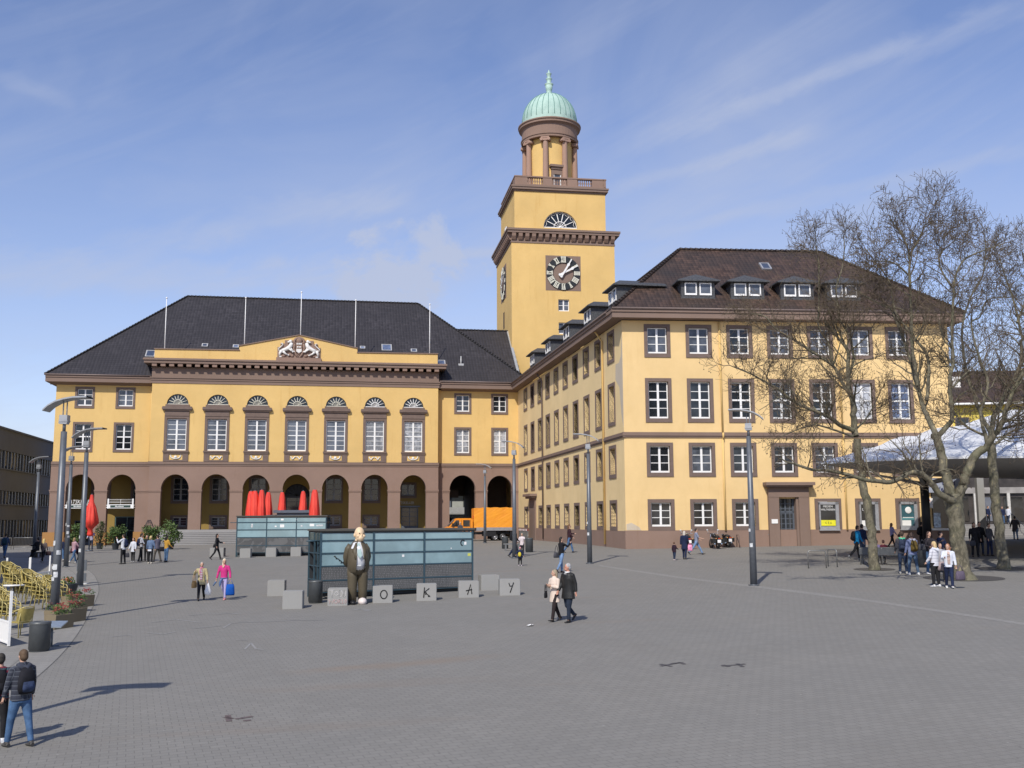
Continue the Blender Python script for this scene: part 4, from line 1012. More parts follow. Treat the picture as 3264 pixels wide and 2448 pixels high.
# display windows
ALU = simple('silver_frame', (.42, .42, .43), .4, .4); YPOS = simple('yellow_poster', (.75, .70, .03), .6); TEALP = simple('teal_poster', (.10, .28, .30), .5)
for i, (a, c) in enumerate(shops):
    s = MB(); s.box(a - .03, a + .2, -.06, .1, 2.96, 5.15); s.box(c - .2, c + .03, -.06, .1, 2.96, 5.15); s.box(a + .2, c - .2, -.06, .1, 4.92, 5.15); wp(s, 'display_window_surround', BRNF)
    f = MB(); x0, x1 = a + .22, c - .22
    f.box(x0, x0 + .10, -.2, .2, 2.95, 4.9); f.box(x1 - .24, x1, -.2, .2, 2.95, 4.9); f.box(x0, x1, -.2, .2, 4.72, 4.9); f.box(x0, x1, -.22, .2, 2.95, 3.18); f.box(x0 - .03, x1 + .03, -.25, .2, 2.88, 2.95)
    dw = wp(f, 'display_window', ALU)
    p = MB(); p.poly([(x0, -.12, 3.0 - ZK), (x1, -.12, 3.0 - ZK), (x1, -.12, 4.8 - ZK), (x0, -.12, 4.8 - ZK)]); wp(p, 'pane', GL_D if i < 2 else simple('teal_display', (.03, .10, .12), .2), dw)
    if i == 0:
        text_obj('poster_lettering', 'MEDIEN', .20, WHITE, dw, ((x0 + x1) / 2 - .06, -.14, 4.52 - ZK), align='CENTER', extr=.004)
        text_obj('poster_lettering', 'WELTREISEN', .185, WHITE, dw, ((x0 + x1) / 2 - .06, -.14, 4.30 - ZK), align='CENTER', extr=.004)
        p = MB(); p.box(x0 + .12, x1 - .26, -.145, -.13, 3.22 - ZK, 3.62 - ZK); wp(p, 'poster', YPOS, dw)
        text_obj('poster_lettering', 'C E U', .2, GREYD, dw, ((x0 + x1) / 2 - .06, -.15, 3.36 - ZK), align='CENTER', extr=.004)
    else:
        p = MB(); p.box(x0 + .14, x1 - .5, -.145, -.13, 3.2 - ZK, 3.58 - ZK); wp(p, 'poster', WHITE, dw)
        if i == 2:
            p = MB(); p.ball(((x0 + x1) / 2, -.13, 4.3 - ZK), (.26, .02, .24)); p.box(x0 + .2, x1 - .3, -.14, -.12, 3.75 - ZK, 3.8 - ZK); wp(p, 'poster', WHITE, dw)
            p = MB(); p.box(x0 + .12, x1 - .26, -.13, -.125, 3.62 - ZK, 3.74 - ZK); wp(p, 'poster', TEALP, dw)
        else: text_obj('poster_lettering', 'LO', .26, WHITE, dw, (x0 + .2, -.14, 4.28 - ZK), extr=.004)
# corner shop at the right end
b = MB(); b.box(22.1, 24.6, -.28, .1, 5.55, 6.55); sg = wp(b, 'shop_sign', simple('pale_blue_sign', (.36, .39, .46), .5))
NAVY = simple('navy_lettering', (.03, .035, .14), .5)
text_obj('sign_lettering', 'Gerd', .48, NAVY, sg, (23.6, -.30, 6.08 - ZK), align='CENTER', extr=.006)
text_obj('sign_lettering', 'Weidhaus', .46, NAVY, sg, (23.45, -.30, 5.66 - ZK), align='CENTER', extr=.006)
b = MB(); b.box(22.3, 24.7, -.12, .1, 2.85, 3.0); b.box(24.35, 24.6, -.05, 1.8, 2.96, 5.55); wp(b, 'shop_window_frame', WHITE)
p = MB(); p.box(22.45, 24.36, -.02, .25, 3.0, 5.55); wp(p, 'shop_window_pane', GL_D)
p = MB(); p.box(22.5, 23.0, -.05, -.022, 3.05, 4.1); wp(p, 'poster', simple('pale_blue_poster', (.5, .6, .78), .5, var=.5))
b = MB(); b.box(21.7, 22.35, -.3, .02, 4.45, 5.15); lx = wp(b, 'light_box', WHITE); b = MB(); b.box(21.78, 22.1, -.32, -.302, 4.7 - ZK, 4.85 - ZK); wp(b, 'mark', simple('red_paint', (.62, .03, .03), .5), lx)
text_obj('mark', 'WA', .24, MATS['red_paint'], lx, (21.78, -.31, 4.9 - ZK), extr=.005)
# roof: L-shaped, both wings share one ridge height
sC = (25.1 - 18.66) / (6.7 + .93)
cd = Vector((1, 0)); Bdir = Vector((math.cos(RB), math.sin(RB))); Bn = Vector((-math.sin(RB), math.cos(RB)))
def inter(hC, hB):                                                   # point at distance hC behind the front and hB behind the side
    x = (hB - hC * Bn.y) / Bn.x; return (x, hC)
ZR = 25.1; hm = 6.7; e = -.93
cor = inter(e, e); rid = inter(hm, hm); bk = inter(14.4, 14.4)
farB = lambda h, L_: (Bdir * -L_ + Bn * h)[:]
b = MB(); zE = 18.68; XR = 25.35; RR = XR - (hm - e)
roof_poly(b, [(cor[0], cor[1], zE), (XR, e, zE), (RR, hm, ZR), (rid[0], rid[1], ZR)], (1, 0, 0))
roof_poly(b, [(XR, e, zE), (XR, 14.4, zE), (RR, hm, ZR)], (0, 1, 0))
roof_poly(b, [(XR, 14.4, zE), (bk[0], bk[1], zE), (rid[0], rid[1], ZR), (RR, hm, ZR)], (1, 0, 0))
f0 = farB(e, 44); f1 = farB(hm, 44); f2 = farB(14.4, 44)
roof_poly(b, [(f0[0], f0[1], zE), (cor[0], cor[1], zE), (rid[0], rid[1], ZR), (f1[0], f1[1], ZR)], (*Bdir, 0))
roof_poly(b, [(bk[0], bk[1], zE), (f2[0], f2[1], zE), (f1[0], f1[1], ZR), (rid[0], rid[1], ZR)], (*Bdir, 0))
wp(b, 'roof', ROOFC)
b = MB()
for P_ in ([(rid[0], rid[1], ZR), (RR, hm, ZR)], [(cor[0], cor[1], zE), (rid[0], rid[1], ZR)], [(XR, e, zE), (RR, hm, ZR)], [(f1[0], f1[1], ZR), (rid[0], rid[1], ZR)]):
    A, B_ = Vector(P_[0]), Vector(P_[1]); n = int((B_ - A).length / .4)
    for i in range(n): b.tube([A.lerp(B_, i / n) + Vector((0, 0, .03)), A.lerp(B_, (i + 1) / n)], [.15, .12], 6)
wp(b, 'ridge_tiles', ROOFC)
def dormer(x, yb, w, h, L_, frame):
    """slate dormer: cheeks, hipped roof, two casements; yb = where its front stands on the slope"""
    z = zE + (yb - e) * sC - ZK
    q = MB(); d = 2.9
    q.box(-w / 2, w / 2, 0, d, 0, h, 0)
    q.box(-w / 2 - .1, w / 2 + .1, -.02, .12, -.12, 0, 0)
    o = q.build('dormer', SLATE, wing)
    rf = MB(); a, c = -w / 2 - .34, w / 2 + .34; zt = h; rd = .62
    P1 = [(a, -.38, zt), (c, -.38, zt), (c, d + .8, zt), (a, d + .8, zt)]
    r0, r1 = (0, .55, zt + rd), (0, d + .9, zt + rd)
    rf.poly([P1[0], P1[1], r0]); rf.poly([P1[1], P1[2], r1, r0]); rf.poly([P1[3], P1[0], r0, r1]); rf.box(a, c, -.38, d + .8, zt - .09, zt)
    rf.build('dormer_roof', SLATE, o)
    for sx in (-1, 1):
        cxw = sx * w * .22; ww = w * .36
        f = MB(); z0, z1 = .22, h - .16
        f.box(cxw - ww / 2, cxw - ww / 2 + .09, -.06, .02, z0, z1); f.box(cxw + ww / 2 - .09, cxw + ww / 2, -.06, .02, z0, z1); f.box(cxw - ww / 2 + .09, cxw + ww / 2 - .09, -.06, .02, z0, z0 + .14); f.box(cxw - ww / 2 + .09, cxw + ww / 2 - .09, -.06, .02, z1 - .08, z1)
        wo = f.build('dormer_window', WHITE, o)
        g2 = MB(); g2.poly([(cxw - ww / 2, -.02, z0), (cxw + ww / 2, -.02, z0), (cxw + ww / 2, -.02, z1), (cxw - ww / 2, -.02, z1)])
        g2.build('pane', GL_M, o)
    o.location = (L_[0], L_[1], z); o.rotation_euler = (0, 0, frame); return o
for x in (5.75, 9.45, 13.2, 16.75): dormer(x, 0, 2.5, 1.30, (x, .30), 0).location.z = zE + (.30 - e) * sC - ZK
for u in (2.6, 10.2, 17.8, 25.6, 33.4):
    p = Bdir * -u + Bn * .1; dormer(0, 0, 2.5, 1.36, p, RB).location.z = zE + (.1 - e) * sC - ZK
roof_window(12.3, 4.0, .78, 1.05, wing, -ZK, sC, e, zE, ALU)
# worn plaster near the corner
WORN = plaster('bare_render', (.55, .47, .36), amount=.6)
b = MB(); b.prism([(-1.9, 13.9), (-.9, 13.2), (-.5, 11.2), (-.05, 10.2), (-.02, 17), (-.4, 15.4), (-.9, 15.0), (-1.8, 15.0)], -.012, .0); wp(b, 'worn_patch', WORN, rot=RB)
b = MB(); b.prism([(.05, 2.98), (1.1, 2.98), (.95, 3.2), (.4, 3.5), (.05, 3.4)], -.012, 0); wp(b, 'worn_patch', WORN)
# ================================================================ GREY BUILDING far left
LEFTG = plaster('grey_render', (.13, .145, .175), amount=.2, streak=.3); DKGL = glass('strip_window_glass', (.022, .026, .028), .25, .25)
gb = empty('grey_office_block', (-54.6, 109, 1.1), 0, 'low grey office block with long window strips left of the town hall', 'building')
gb.rotation_euler = (0, 0, math.pi / 2 + .19)                        # local x runs away from the camera, outside face at y=0 looking right
M_ = Matrix()
def gpart(b, n, m, p=gb): return b.build(n, m, p)
b = MB()
for z0, z1 in ((0, .9), (2.9, 4.6), (6.05, 8.4), (10.35, 12.6)): b.box(-2, 60, 0, 12, z0, z1)
b.box(-2, 60, .5, 12, .9, 12.3); b.box(-2, 60, -.15, 12, 12.6, 12.8)
for z in (4.6, 8.4): b.box(-2, 60, -.12, 0, z - .1, z)
gpart(b.xf(M_), 'wall', LEFTG)
for z0, z1 in ((.9, 2.9), (4.6, 6.05), (8.4, 10.35)):
    b = MB(); b.box(-2, 60, .2, .25, z0, z1); w = gpart(b.xf(M_), 'window', DKGL)
    b = MB()
    b.box(-2, 59.5, .16, .2, z0, z0 + .06)
    for k in range(51): b.box(-2 + 1.2 * k, -1.80 + 1.2 * k, .06, .2, z0, z1)
    gpart(b.xf(M_), 'frame', GREYM, w)
    b = MB(); rr = random.Random(int(z0 * 10))
    for k in range(45):
        x = rr.uniform(-2, 59); b.box(x, x + rr.uniform(.15, .5), .175, .195, z0 + rr.uniform(0, .4), z1 - .05)
    gpart(b.xf(M_), 'curtain', simple('pale_curtain', (.22, .22, .20), .8, var=.4, scale=2), w)

# ================================================================ STREET LAMPS
LAMPM = simple('lamp_grey_paint', (.13, .14, .155), .42, .3, .1); BLADE = simple('lamp_blade', (.36, .37, .38), .4, .4)
STK = simple('pasted_sticker', (.55, .56, .56), .7, var=.35, scale=14)
b = MB(); b.tube([(0, 0, 0), (0, 0, .05)], .22, 12); b.tube([(0, 0, .05), (0, 0, 2.4), (0, 0, 6.05)], [.145, .125, .095], 12); b.tube([(0, 0, 6.05), (0, 0, 6.38)], .055, 8)
me_shaft = b.mesh('pole', LAMPM)
b = MB(); b.box(-.13, .13, -.12, .12, 6.36, 6.58); b.tube([(-.06, 0, 6.56), (-.06, 0, 7.04)], .022, 6); b.tube([(.06, 0, 6.56), (.06, 0, 7.04)], .022, 6); b.prism([(-.15, 6.3), (.1, 6.28), (.16, 6.4), (-.15, 6.42)], -.1, .1)
me_head = b.mesh('lamp_head', BLADE)
b = MB(); pts = [(-.62, 6.70), (-.45, 6.86), (-.22, 6.99), (.05, 7.07), (.35, 7.12), (.78, 7.13)]
for (xa, za), (xb, zb) in zip(pts[:-1], pts[1:]):
    b.poly([(xa, -.28, za), (xb, -.28, zb), (xb, .28, zb), (xa, .28, za)][::-1]); b.poly([(xa, -.28, za + .05), (xb, -.28, zb + .05), (xb, .28, zb + .05), (xa, .28, za + .05)])
    for y_ in (-.28, .28): b.poly([(xa, y_, za), (xb, y_, zb), (xb, y_, zb + .05), (xa, y_, za + .05)])
me_blade = b.mesh('reflector', BLADE)
lamps = [((171.5, 1984.7), 1, 'tall grey street lamp with stickers beside the stacked café chairs, nearest on the left', 3),
         ((254.5, 1870), 1, 'grey street lamp at the curved paving edge in front of the round menu board', 1),
         ((210, 1807.6), 1, 'grey street lamp before the first arch, beside the woman with a pink scarf', 2),
         ((108, 1776), 1, 'grey street lamp in the shade in front of the grey office block', 0),
         ((2403, 1866.6), -1, 'grey street lamp standing alone in front of the bright corner facade', 1),
         ((1880, 1796.6), -1, 'grey street lamp in front of the shaded side wing near its corner', 1),
         ((1546, 1731), -1, 'farthest slim grey street lamp in front of the orange truck cab', 0),
         ((1640, 1779), -1, 'grey street lamp behind the man in black at the rear end of the orange truck', 0)]
lamps.append((None, 1, 'street lamp just outside the lower left corner whose shadow crosses the paving', 0))
for (p, s_, lab, ns) in lamps:
    o = empty('street_lamp', GP(*p) if p else Vector((-10.2, 14.7, gz(-10.2, 14.7))), 0 if s_ > 0 else math.pi - .25, lab, 'street lamp', 'tall grey street lamps on the square')
    inst('pole', me_shaft, o); inst('lamp_head', me_head, o); inst('reflector', me_blade, o)
    if ns:
        rr = random.Random(ns * 7)
        for k in range(ns * 2):
            a = rr.uniform(-2.6, -.5) if s_ > 0 else rr.uniform(.5, 2.6); z = rr.uniform(1.3, 2.9); R = .139; q = MB(); h = rr.uniform(.08, .2)
            q.lathe([(R, z), (R - .001, z + h)], 4, a0=a - .5, a1=a + .5); q.build('sticker', STK, o)
for p, lab in (((60, 1704), 'small mushroom lamp in front of the grey office windows'), ((137, 1721), 'small pale mushroom lamp next to the left arch pier')):
    g0 = GP(*p); o = empty('post_lamp', g0, 0, lab, 'lamp', 'small mushroom lamps by the grey office block'); hh = 4.4
    b = MB(); b.tube([(0, 0, 0), (0, 0, hh)], [.06, .045], 8); b.build('pole', simple('pale_post', (.42, .42, .41), .5), o)
    b = MB(); b.lathe([(.02, hh + .62), (.30, hh + .50), (.36, hh + .42), (.1, hh + .4)], 16); b.build('lamp_shade', GREYM, o)
    b = MB(); b.lathe([(.07, hh), (.14, hh + .05), (.16, hh + .38), (.05, hh + .4)], 12); b.build('lantern', simple('lamp_glass', (.5, .5, .48), .2), o)

# ================================================================ GLASS STAIR KIOSKS
TEAL = simple('teal_steel', (.045, .085, .11), .45, .2); KGL = glass('frosted_teal_glass', (.24, .35, .375), .12, var=.14)
ROOFK = plaster('kiosk_roof', (.10, .095, .085), amount=.3)
def engraved(name, graf):
    t = NT(name); v = t.coord('Object', scale=(9, 9, 1)); w = t.coord('Object')
    s = t.n('ShaderNodeSeparateXYZ'); t.L(w, s.inputs[0])
    row = t.math('FRACT', t.math('MULTIPLY', s.outputs[2], 15.0))
    vec = t.n('ShaderNodeCombineXYZ'); t.L(t.math('MULTIPLY', s.outputs[0], 26.), vec.inputs[0]); t.L(t.math('FLOOR', t.math('MULTIPLY', s.outputs[2], 15.)), vec.inputs[1])
    nz = t.noise(1.0, 2, vec.outputs[0], .7)
    on = t.math('MULTIPLY', t.rng(nz, .48, .56), t.rng(t.math('ABSOLUTE', t.math('SUBTRACT', row, .5)), .34, .24))
    c = t.mix(t.rng(t.noise(1.5, 5, w), .3, .7), (.075, .076, .078), (.105, .104, .102)); 
    c = t.mix(t.math('MULTIPLY', on, .55), c, (.26, .26, .255)) if not graf else t.mix(t.rng(t.noise(1.6, 3, w, .5, 1.6), .50, .505, 0, .3), c, (.22, .22, .215))
    t.setc(c); return t.fin(.6, 0, .3)
TXT = engraved('engraved_text_panel', False); GRF = engraved('smeared_panel', True)
def kiosk(p, az, L_, D, H, lab, panel, stickers, graf=None, side='left'):
    o = empty('glass_kiosk', p, az, lab, 'kiosk', 'glass and slate kiosks on the square')
    tr = -.006 * L_
    b = MB(); b.box(-.06, L_ + .10, -.10, D + .1, H - .07, H); b.box(-.02, L_ + .05, -.05, D + .05, H - .13, H - .07); b.build('roof', ROOFK, o)
    f = MB(); hs = [.36, .80, 1.05 * 0 + H * .465, H * .66, H * .84]
    rows = [.28, H * .27, H * .47, H * .655, H * .835, H - .13]
    for x in [0, L_ / 3, 2 * L_ / 3, L_]: f.box(x - .03, x + .03, -.05, .02, .0, H - .13)
    for z in rows[1:-1]: f.box(-.02, L_ + .02, -.045, .02, z - .022, z + .022)
    f.box(-.02, L_ + .02, -.04, .02, rows[0] - .03, rows[0])
    for x in (0, L_):
        for y in (0, .3, D * .5, D): f.box(x - .03, x + .03, y - .03, y + .03, 0, H - .13)
        for z in rows[1:-1]: f.box(x - .025, x + .025, 0, D, z - .02, z + .02)
    f.box(0, L_, D - .03, D + .03, 0, .1)
    for z in rows[1:-1:2]: f.box(0, L_, D - .03, D + .03, z - .02, z + .02)
    f.tube([(-.5, .15, rows[4] - .01), (0, .15, rows[4] - .01)], .025, 6)
    f.build('steel_frame', TEAL, o)
    for k in range(3):
        for j in range(2, 5):
            g_ = MB(); g_.box(L_ * k / 3 + .035, L_ * (k + 1) / 3 - .035, -.015, .0, rows[j] + .025, rows[j + 1] - .025); g_.build('glass_panel', KGL, o)
        for j in range(0, 2):
            g_ = MB(); g_.box(L_ * k / 3 + .035, L_ * (k + 1) / 3 - .035, -.03, .0, rows[j] + .02, rows[j + 1] - .025); g_.build('slate_panel', panel, o)
    g_ = MB(); g_.box(-.01, .0, .05, D - .05, rows[4], H - .14); g_.build('glass_panel', glass('green_side_glass', (.10, .14, .12), .15), o)
    g_ = MB(); g_.box(.02, L_ - .02, .25, .29, .1, H - .14); g_.box(.02, L_ - .02, D - .06, D - .02, .1, H - .14); g_.build('inner_wall', GREYD, o)
    for x, z, w, h, m in stickers:
        s_ = MB(); s_.box(x, x + w, -.022, -.016, z, z + h); s_.build('sticker', m, o)
    return o
pA = GP(1018, 1912); pB = GP(1505, 1882); azk = math.atan2(pB[1] - pA[1], pB[0] - pA[0]); LK = (pB - pA).length
YST = simple('yellow_sticker', (.6, .6, .12), .6)
k1 = kiosk(pA, azk, LK, 1.5, 2.62, 'large teal glass kiosk with engraved slate panels behind the bald man statue', TXT,
      [(3.28, 1.52, .09, .09, WHITE), (5.94, 1.95, .10, .12, WHITE), (5.35, 1.80, .04, .04, WHITE), (6.1, 1.5, .13, .11, YST)])
s_ = MB()
s_.tube([(5.88 + .09 * math.cos(t), -.02, 2.03 + .11 * math.sin(t)) for t in np.linspace(.6, 4.6, 9)], .022, 4); s_.build('spray_mark', BLACK, k1)
s_ = MB(); pts = [(.55, 1.62), (.62, 1.55), (.60, 1.50), (.72, 1.50), (.74, 1.42), (.82, 1.42), (.80, 1.33), (.9, 1.38), (.95, 1.28)]
s_.tube([(x, -.02, z) for x, z in pts], .014, 4); s_.tube([(.52, -.02, 1.6), (.78, -.02, 1.44), (1.0, -.02, 1.22)], .012, 4); s_.build('spray_mark', BLACK, k1)
p2 = GP(752.5, 1775)
k2 = kiosk(p2, .02, 6.0, 1.5, 2.75, 'teal glass kiosk with smeared grey panels in front of the red folded parasols', GRF,
      [(2.95, 2.42, .18, .12, WHITE), (3.95, 2.42, .1, .12, WHITE), (2.9, 1.95, .28, .2, WHITE), (2.55, 1.98, .12, .09, WHITE), (4.9, 2.02, .3, .16, WHITE), (5.35, 2.02, .45, .1, STK), (.95, 1.95, .12, .25, STK), (4.3, 2.0, .12, .1, STK)])

# ================================================================ CONCRETE CUBES with sprayed letters
def cube(px0, px1, yb, lab, txt=None, m=BLACK, sz=.42, dx=0, dep=.62, az=.1, h=.60, w=None):
    g0 = GP((px0 + px1) / 2, yb); w = w or (px1 - px0) / FPX * g0.y * .985
    o = empty('concrete_seat_cube', g0, az, lab, 'concrete cube', 'pale concrete seat cubes around the kiosks')
    b = MB(); e = .018
    b.prismz([(-w / 2 + e, 0), (w / 2 - e, 0), (w / 2, e), (w / 2, dep - e), (w / 2 - e, dep), (-w / 2 + e, dep), (-w / 2, dep - e), (-w / 2, e)], -.05, h - e)
    b.lathe([((w / 2) * 1.0, 0)], 4)
    b.prismz([(-w / 2 + e, e), (w / 2 - e, e), (w / 2 - e, dep - e), (-w / 2 + e, dep - e)], h - e, h)
    b.build('block', CONC, o)
    if txt:
        q = MB()
        for st in txt: q.tube([(x * sz + dx, -.006, h * .5 + z * sz) for x, z in st], .020 if m is BLACK else .009, 4)
        q.build('sprayed_letter', m, o)
    return o
circ = lambda cx, cz, r, a0=0, a1=2 * math.pi, n=14, k=1: [(cx + r * k * math.cos(t), cz + r * math.sin(t)) for t in np.linspace(a0, a1, n)]
cube(852, 906, 1900, 'plain concrete seat cube behind the bin, left of the large kiosk')
cube(900, 963, 1941, 'plain concrete seat cube in front of the bin, leftmost of the near row')
PINK = simple('faded_pink_chalk', (.52, .34, .33), .9)
PALE = simple('pale_chalk', (.60, .58, .57), .9)
c3 = cube(1044, 1107, 1931, 'concrete seat cube with pink and white scrawl left of the statue', [[(-.6, .5), (-.2, .5)], [(-.4, .5), (-.4, -.02)], circ(-.08, .25, .13), [(.12, .0), (.12, .5), (.3, .45), (.36, .25), (.3, .05), (.12, 0)], [(.45, 0), (.45, .5), (.6, .4), (.6, .1), (.45, 0)]], PALE, .48)
q = MB()
for st in [[(-.65, -.15), (-.58, -.5), (-.48, -.25), (-.38, -.5), (-.3, -.15)], circ(-.12, -.33, .13), [(.1, -.5), (.1, -.15), (.25, -.2), (.12, -.33), (.28, -.5)], [(.36, -.15), (.36, -.5), (.5, -.45)], [(.6, -.15), (.55, -.3), (.6, -.5), (.7, -.3), (.6, -.15)]]: q.tube([(x * .46, -.006, .30 + z * .46) for x, z in st], .009, 4)
q.build('sprayed_letter', PINK, c3)
cube(1188, 1251, 1922, 'concrete seat cube sprayed with a black letter O right of the statue', [circ(0, 0, .30, k=.8)], sz=.5, dx=.04)
cube(1328, 1391.5, 1915, 'concrete seat cube sprayed with a black letter K before the large kiosk', [[(-.16, .38), (-.22, -.38)], [(.2, .3), (-.18, .02), (.25, -.3), (.1, -.3)], [(-.2, -.0), (-.1, .1), (.0, -.1), (-.12, -.14)]], sz=.48)
cube(1462, 1527, 1905, 'concrete seat cube sprayed with a black letter A at the right end of the kiosk', [[(-.15, -.4), (.1, .42), (.2, -.35)], [(-.28, -.1), (.22, .0)]], sz=.46, dx=.02)
cube(1534, 1594, 1882, 'weathered plain concrete seat cube behind the one marked Y', az=.25)
cube(1593, 1659, 1898, 'concrete seat cube sprayed with a black letter Y, rightmost of the near row', [[(-.2, .35), (-.12, .1), (.08, .12), (.18, .38)], [(.18, .38), (-.1, -.4)]], sz=.48, dx=.05)
cube(764, 797.5, 1778, 'left small looking concrete cube before the far kiosk'); cube(847, 879, 1775, 'middle concrete cube before the far kiosk'); cube(926, 958.5, 1773, 'right concrete cube before the far kiosk, next to the near kiosk')
cube(668, 712, 1775, 'concrete cube behind the woman dressed in black', az=.05)

# ================================================================ BINS
BINM = simple('bin_grey_paint', (.065, .07, .072), .5, .2, .12)
def bin_(p, r, h, lab, m=BINM):
    o = empty('litter_bin', GP(*p), 0, lab, 'bin', 'cylindrical grey litter bins')
    b = MB(); b.lathe([(r * .92, 0), (r * .92, .05), (r, .06), (r, h - .1), (r * .99, h - .06)], 28); b.build('body', m, o)
    b = MB(); b.lathe([(r * 1.0, h - .07), (r * 1.03, h - .05), (r * 1.02, h), (r * .62, h + .01), (r * .55, h - .05), (r * .5, h - .2), (.01, h - .2)], 28); b.build('rim', simple('bin_rim', (.10, .105, .105), .45, .3), o)
bin_((124, 2076), .255, .74, 'dark grey round litter bin beside the small table at the café corner')
bin_((1007 - 2, 1922), .255, .80, 'grey round litter bin standing between the two plain concrete cubes')
bin_((1610, 1749), .24, .88, 'left grey round bin of the pair flanking the small bench near the truck')
bin_((1687, 1760), .26, .95, 'right grey round bin of the pair flanking the small bench near the truck')
bin_((2946, 1808), .38, 1.0, 'wide dark round bin behind the teenagers under the white canopy', GREYD)
# little table / sandwich slab at the near bin
g0 = GP(162, 2062); o = empty('small_steel_table', g0, .3, 'small slanted steel table standing behind the near litter bin', 'table')
b = MB(); b.add([(-.35, -.3, .52), (.25, -.25, .50), (.35, .35, .60), (-.3, .3, .62), (-.35, -.3, .55), (.25, -.25, .53), (.35, .35, .63), (-.3, .3, .65)], [(0, 3, 2, 1), (4, 5, 6, 7), (0, 1, 5, 4), (1, 2, 6, 5), (2, 3, 7, 6), (3, 0, 4, 7)]); b.build('tabletop', simple('brushed_steel', (.40, .45, .48), .35, .6), o)
b = MB(); b.tube([(0, 0, 0), (0, 0, .56)], .04, 8); b.tube([(-.2, 0, .02), (.2, 0, .02)], .03, 6); b.build('leg', GREYM, o)

# ================================================================ STATUE of a bald man in a suit
ps = GP(1137, 1925); HS = HT(1145, 1677.5, ps.y) - ps.z
st = empty('statue', ps, R_(16), 'larger than life statue of a bald man in brown suit, hands behind back', 'statue')
SUIT = plaster('painted_brown_suit', (.100, .083, .055), stain=(.14, .11, .08), amount=.5, fine=20); SUIT.node_tree.nodes['Principled BSDF'].inputs['Roughness'].default_value = .45
SKINS = simple('painted_statue_skin', (.72, .53, .33), .5, var=.08); SHIRT = simple('painted_white_shirt', (.62, .63, .65), .6); TIE = simple('painted_grey_green_tie', (.32, .42, .40), .6)
s = HS / 2.75
b = MB()
for sx, dx in ((-1, 0), (1, .04)):
    b.tube([(sx * .17 + dx, .02, .05), (sx * .18 + dx, 0, .5), (sx * .17 + dx, 0, .95), (sx * .16, 0, 1.28)], [(.155, .15), (.17, .17), (.20, .20), (.24, .23)], 14)
b.tube([(0, 0, 1.05), (0, -.02, 1.25), (0, -.05, 1.42)], [(.30, .24), (.34, .29), (.36, .33)], 18)
b.xf(Matrix.Scale(s, 4)).build('trousers', SUIT, st)
b = MB(); b.tube([(0, -.02, 1.24), (0, -.08, 1.45), (0, -.10, 1.7), (0, -.06, 1.95), (0, -.02, 2.12), (0, 0, 2.25)], [(.33, .27), (.36, .35), (.36, .37), (.31, .29), (.23, .20), (.10, .10)], 20)
b.xf(Matrix.Scale(s, 4)).build('shirt', SHIRT, st)
b = MB(); n = 26; P = []; lv = [(1.12, .37, .31, -.02, .46), (1.25, .41, .38, -.05, .44), (1.5, .42, .44, -.08, .42), (1.75, .40, .43, -.07, .40), (1.95, .36, .35, -.03, .40), (2.12, .28, .25, 0, .34), (2.24, .17, .17, .02, .22)]
for z, rx, ry, cy, gap in lv:
    for i in range(n + 1):
        a = -math.pi / 2 + gap + .12 + (2 * math.pi - 2 * gap) * i / n; P.append((rx * math.cos(a) + .03, cy + ry * math.sin(a), z))
b.add(P, [(j * (n + 1) + i, j * (n + 1) + i + 1, (j + 1) * (n + 1) + i + 1, (j + 1) * (n + 1) + i) for j in range(len(lv) - 1) for i in range(n)], 0, True)
for sx in (-1, 1):
    b.tube([(sx * .26, .02, 2.08), (sx * .35, .05, 1.92), (sx * .41, .10, 1.66), (sx * .38, .24, 1.42), (sx * .22, .38, 1.28), (sx * .05, .42, 1.26)], [(.11, .12), (.13, .14), (.125, .13), (.11, .11), (.09, .09), (.07, .07)], 12)
    b.tube([(sx * .10 + .03, -.20, 2.16), (sx * .20 + .03, -.36, 1.9), (sx * .17 + .03, -.49, 1.60)], [(.05, .02), (.09, .03), (.03, .02)], 8)
b.xf(Matrix.Scale(s, 4)).build('jacket', SUIT, st)
b = MB(); b.add([(p[0] * s, p[1] * s, p[2] * s) for p in [(-.05, -.24, 2.15), (.05, -.24, 2.15), (.11, -.50, 1.72), (.03, -.53, 1.62), (-.06, -.505, 1.72), (-.05, -.20, 2.15), (.05, -.2, 2.15), (.11, -.42, 1.72), (.03, -.44, 1.62), (-.06, -.42, 1.72)]], [(0, 4, 3, 2, 1), (0, 1, 6, 5), (1, 2, 7, 6), (2, 3, 8, 7), (3, 4, 9, 8), (4, 0, 5, 9)]); b.build('tie', TIE, st)
b = MB(); b.tube([(.02, -.02, 1.36), (.02, -.02, 1.42)], [(.37, .36), (.37, .37)], 20); b.box(-.06, .09, -.42, -.36, 1.35, 1.43, 1); b.xf(Matrix.Scale(s, 4)).build('belt', [BLACK, STK], st)
hd = MB(); hz_ = 2.47
hd.tube([(.02, .0, 2.16), (.04, -.02, 2.32)], [.13, .14], 12)
hd.ball((.06, -.03, hz_), (.195, .22, .255), 0, 20, 14); hd.ball((.08, -.13, hz_ - .13), (.16, .16, .14), 0, 16, 10)
M = Matrix.Translation((.06, -.03, hz_)) @ Matrix.Rotation(R_(14), 4, 'Z')
f = MB(); f.ball((0, -.225, -.035), (.03, .04, .042), 0); f.ball((.0, -.21, -.07), (.05, .05, .03), 0)
for sx in (-1, 1): f.ball((sx * .205, .0, -.04), (.03, .05, .07), 0); f.ball((sx * .11, -.17, -.07), (.07, .06, .06), 0); f.ball((sx * .085, -.215, .035), (.028, .02, .012), 1)
f.tube([(-.08, -.205, -.12), (-.03, -.235, -.145), (.03, -.235, -.145), (.08, -.205, -.12)], .02, 6, 2); f.tube([(-.05, -.225, -.135), (.05, -.225, -.135)], .011, 6, 3)
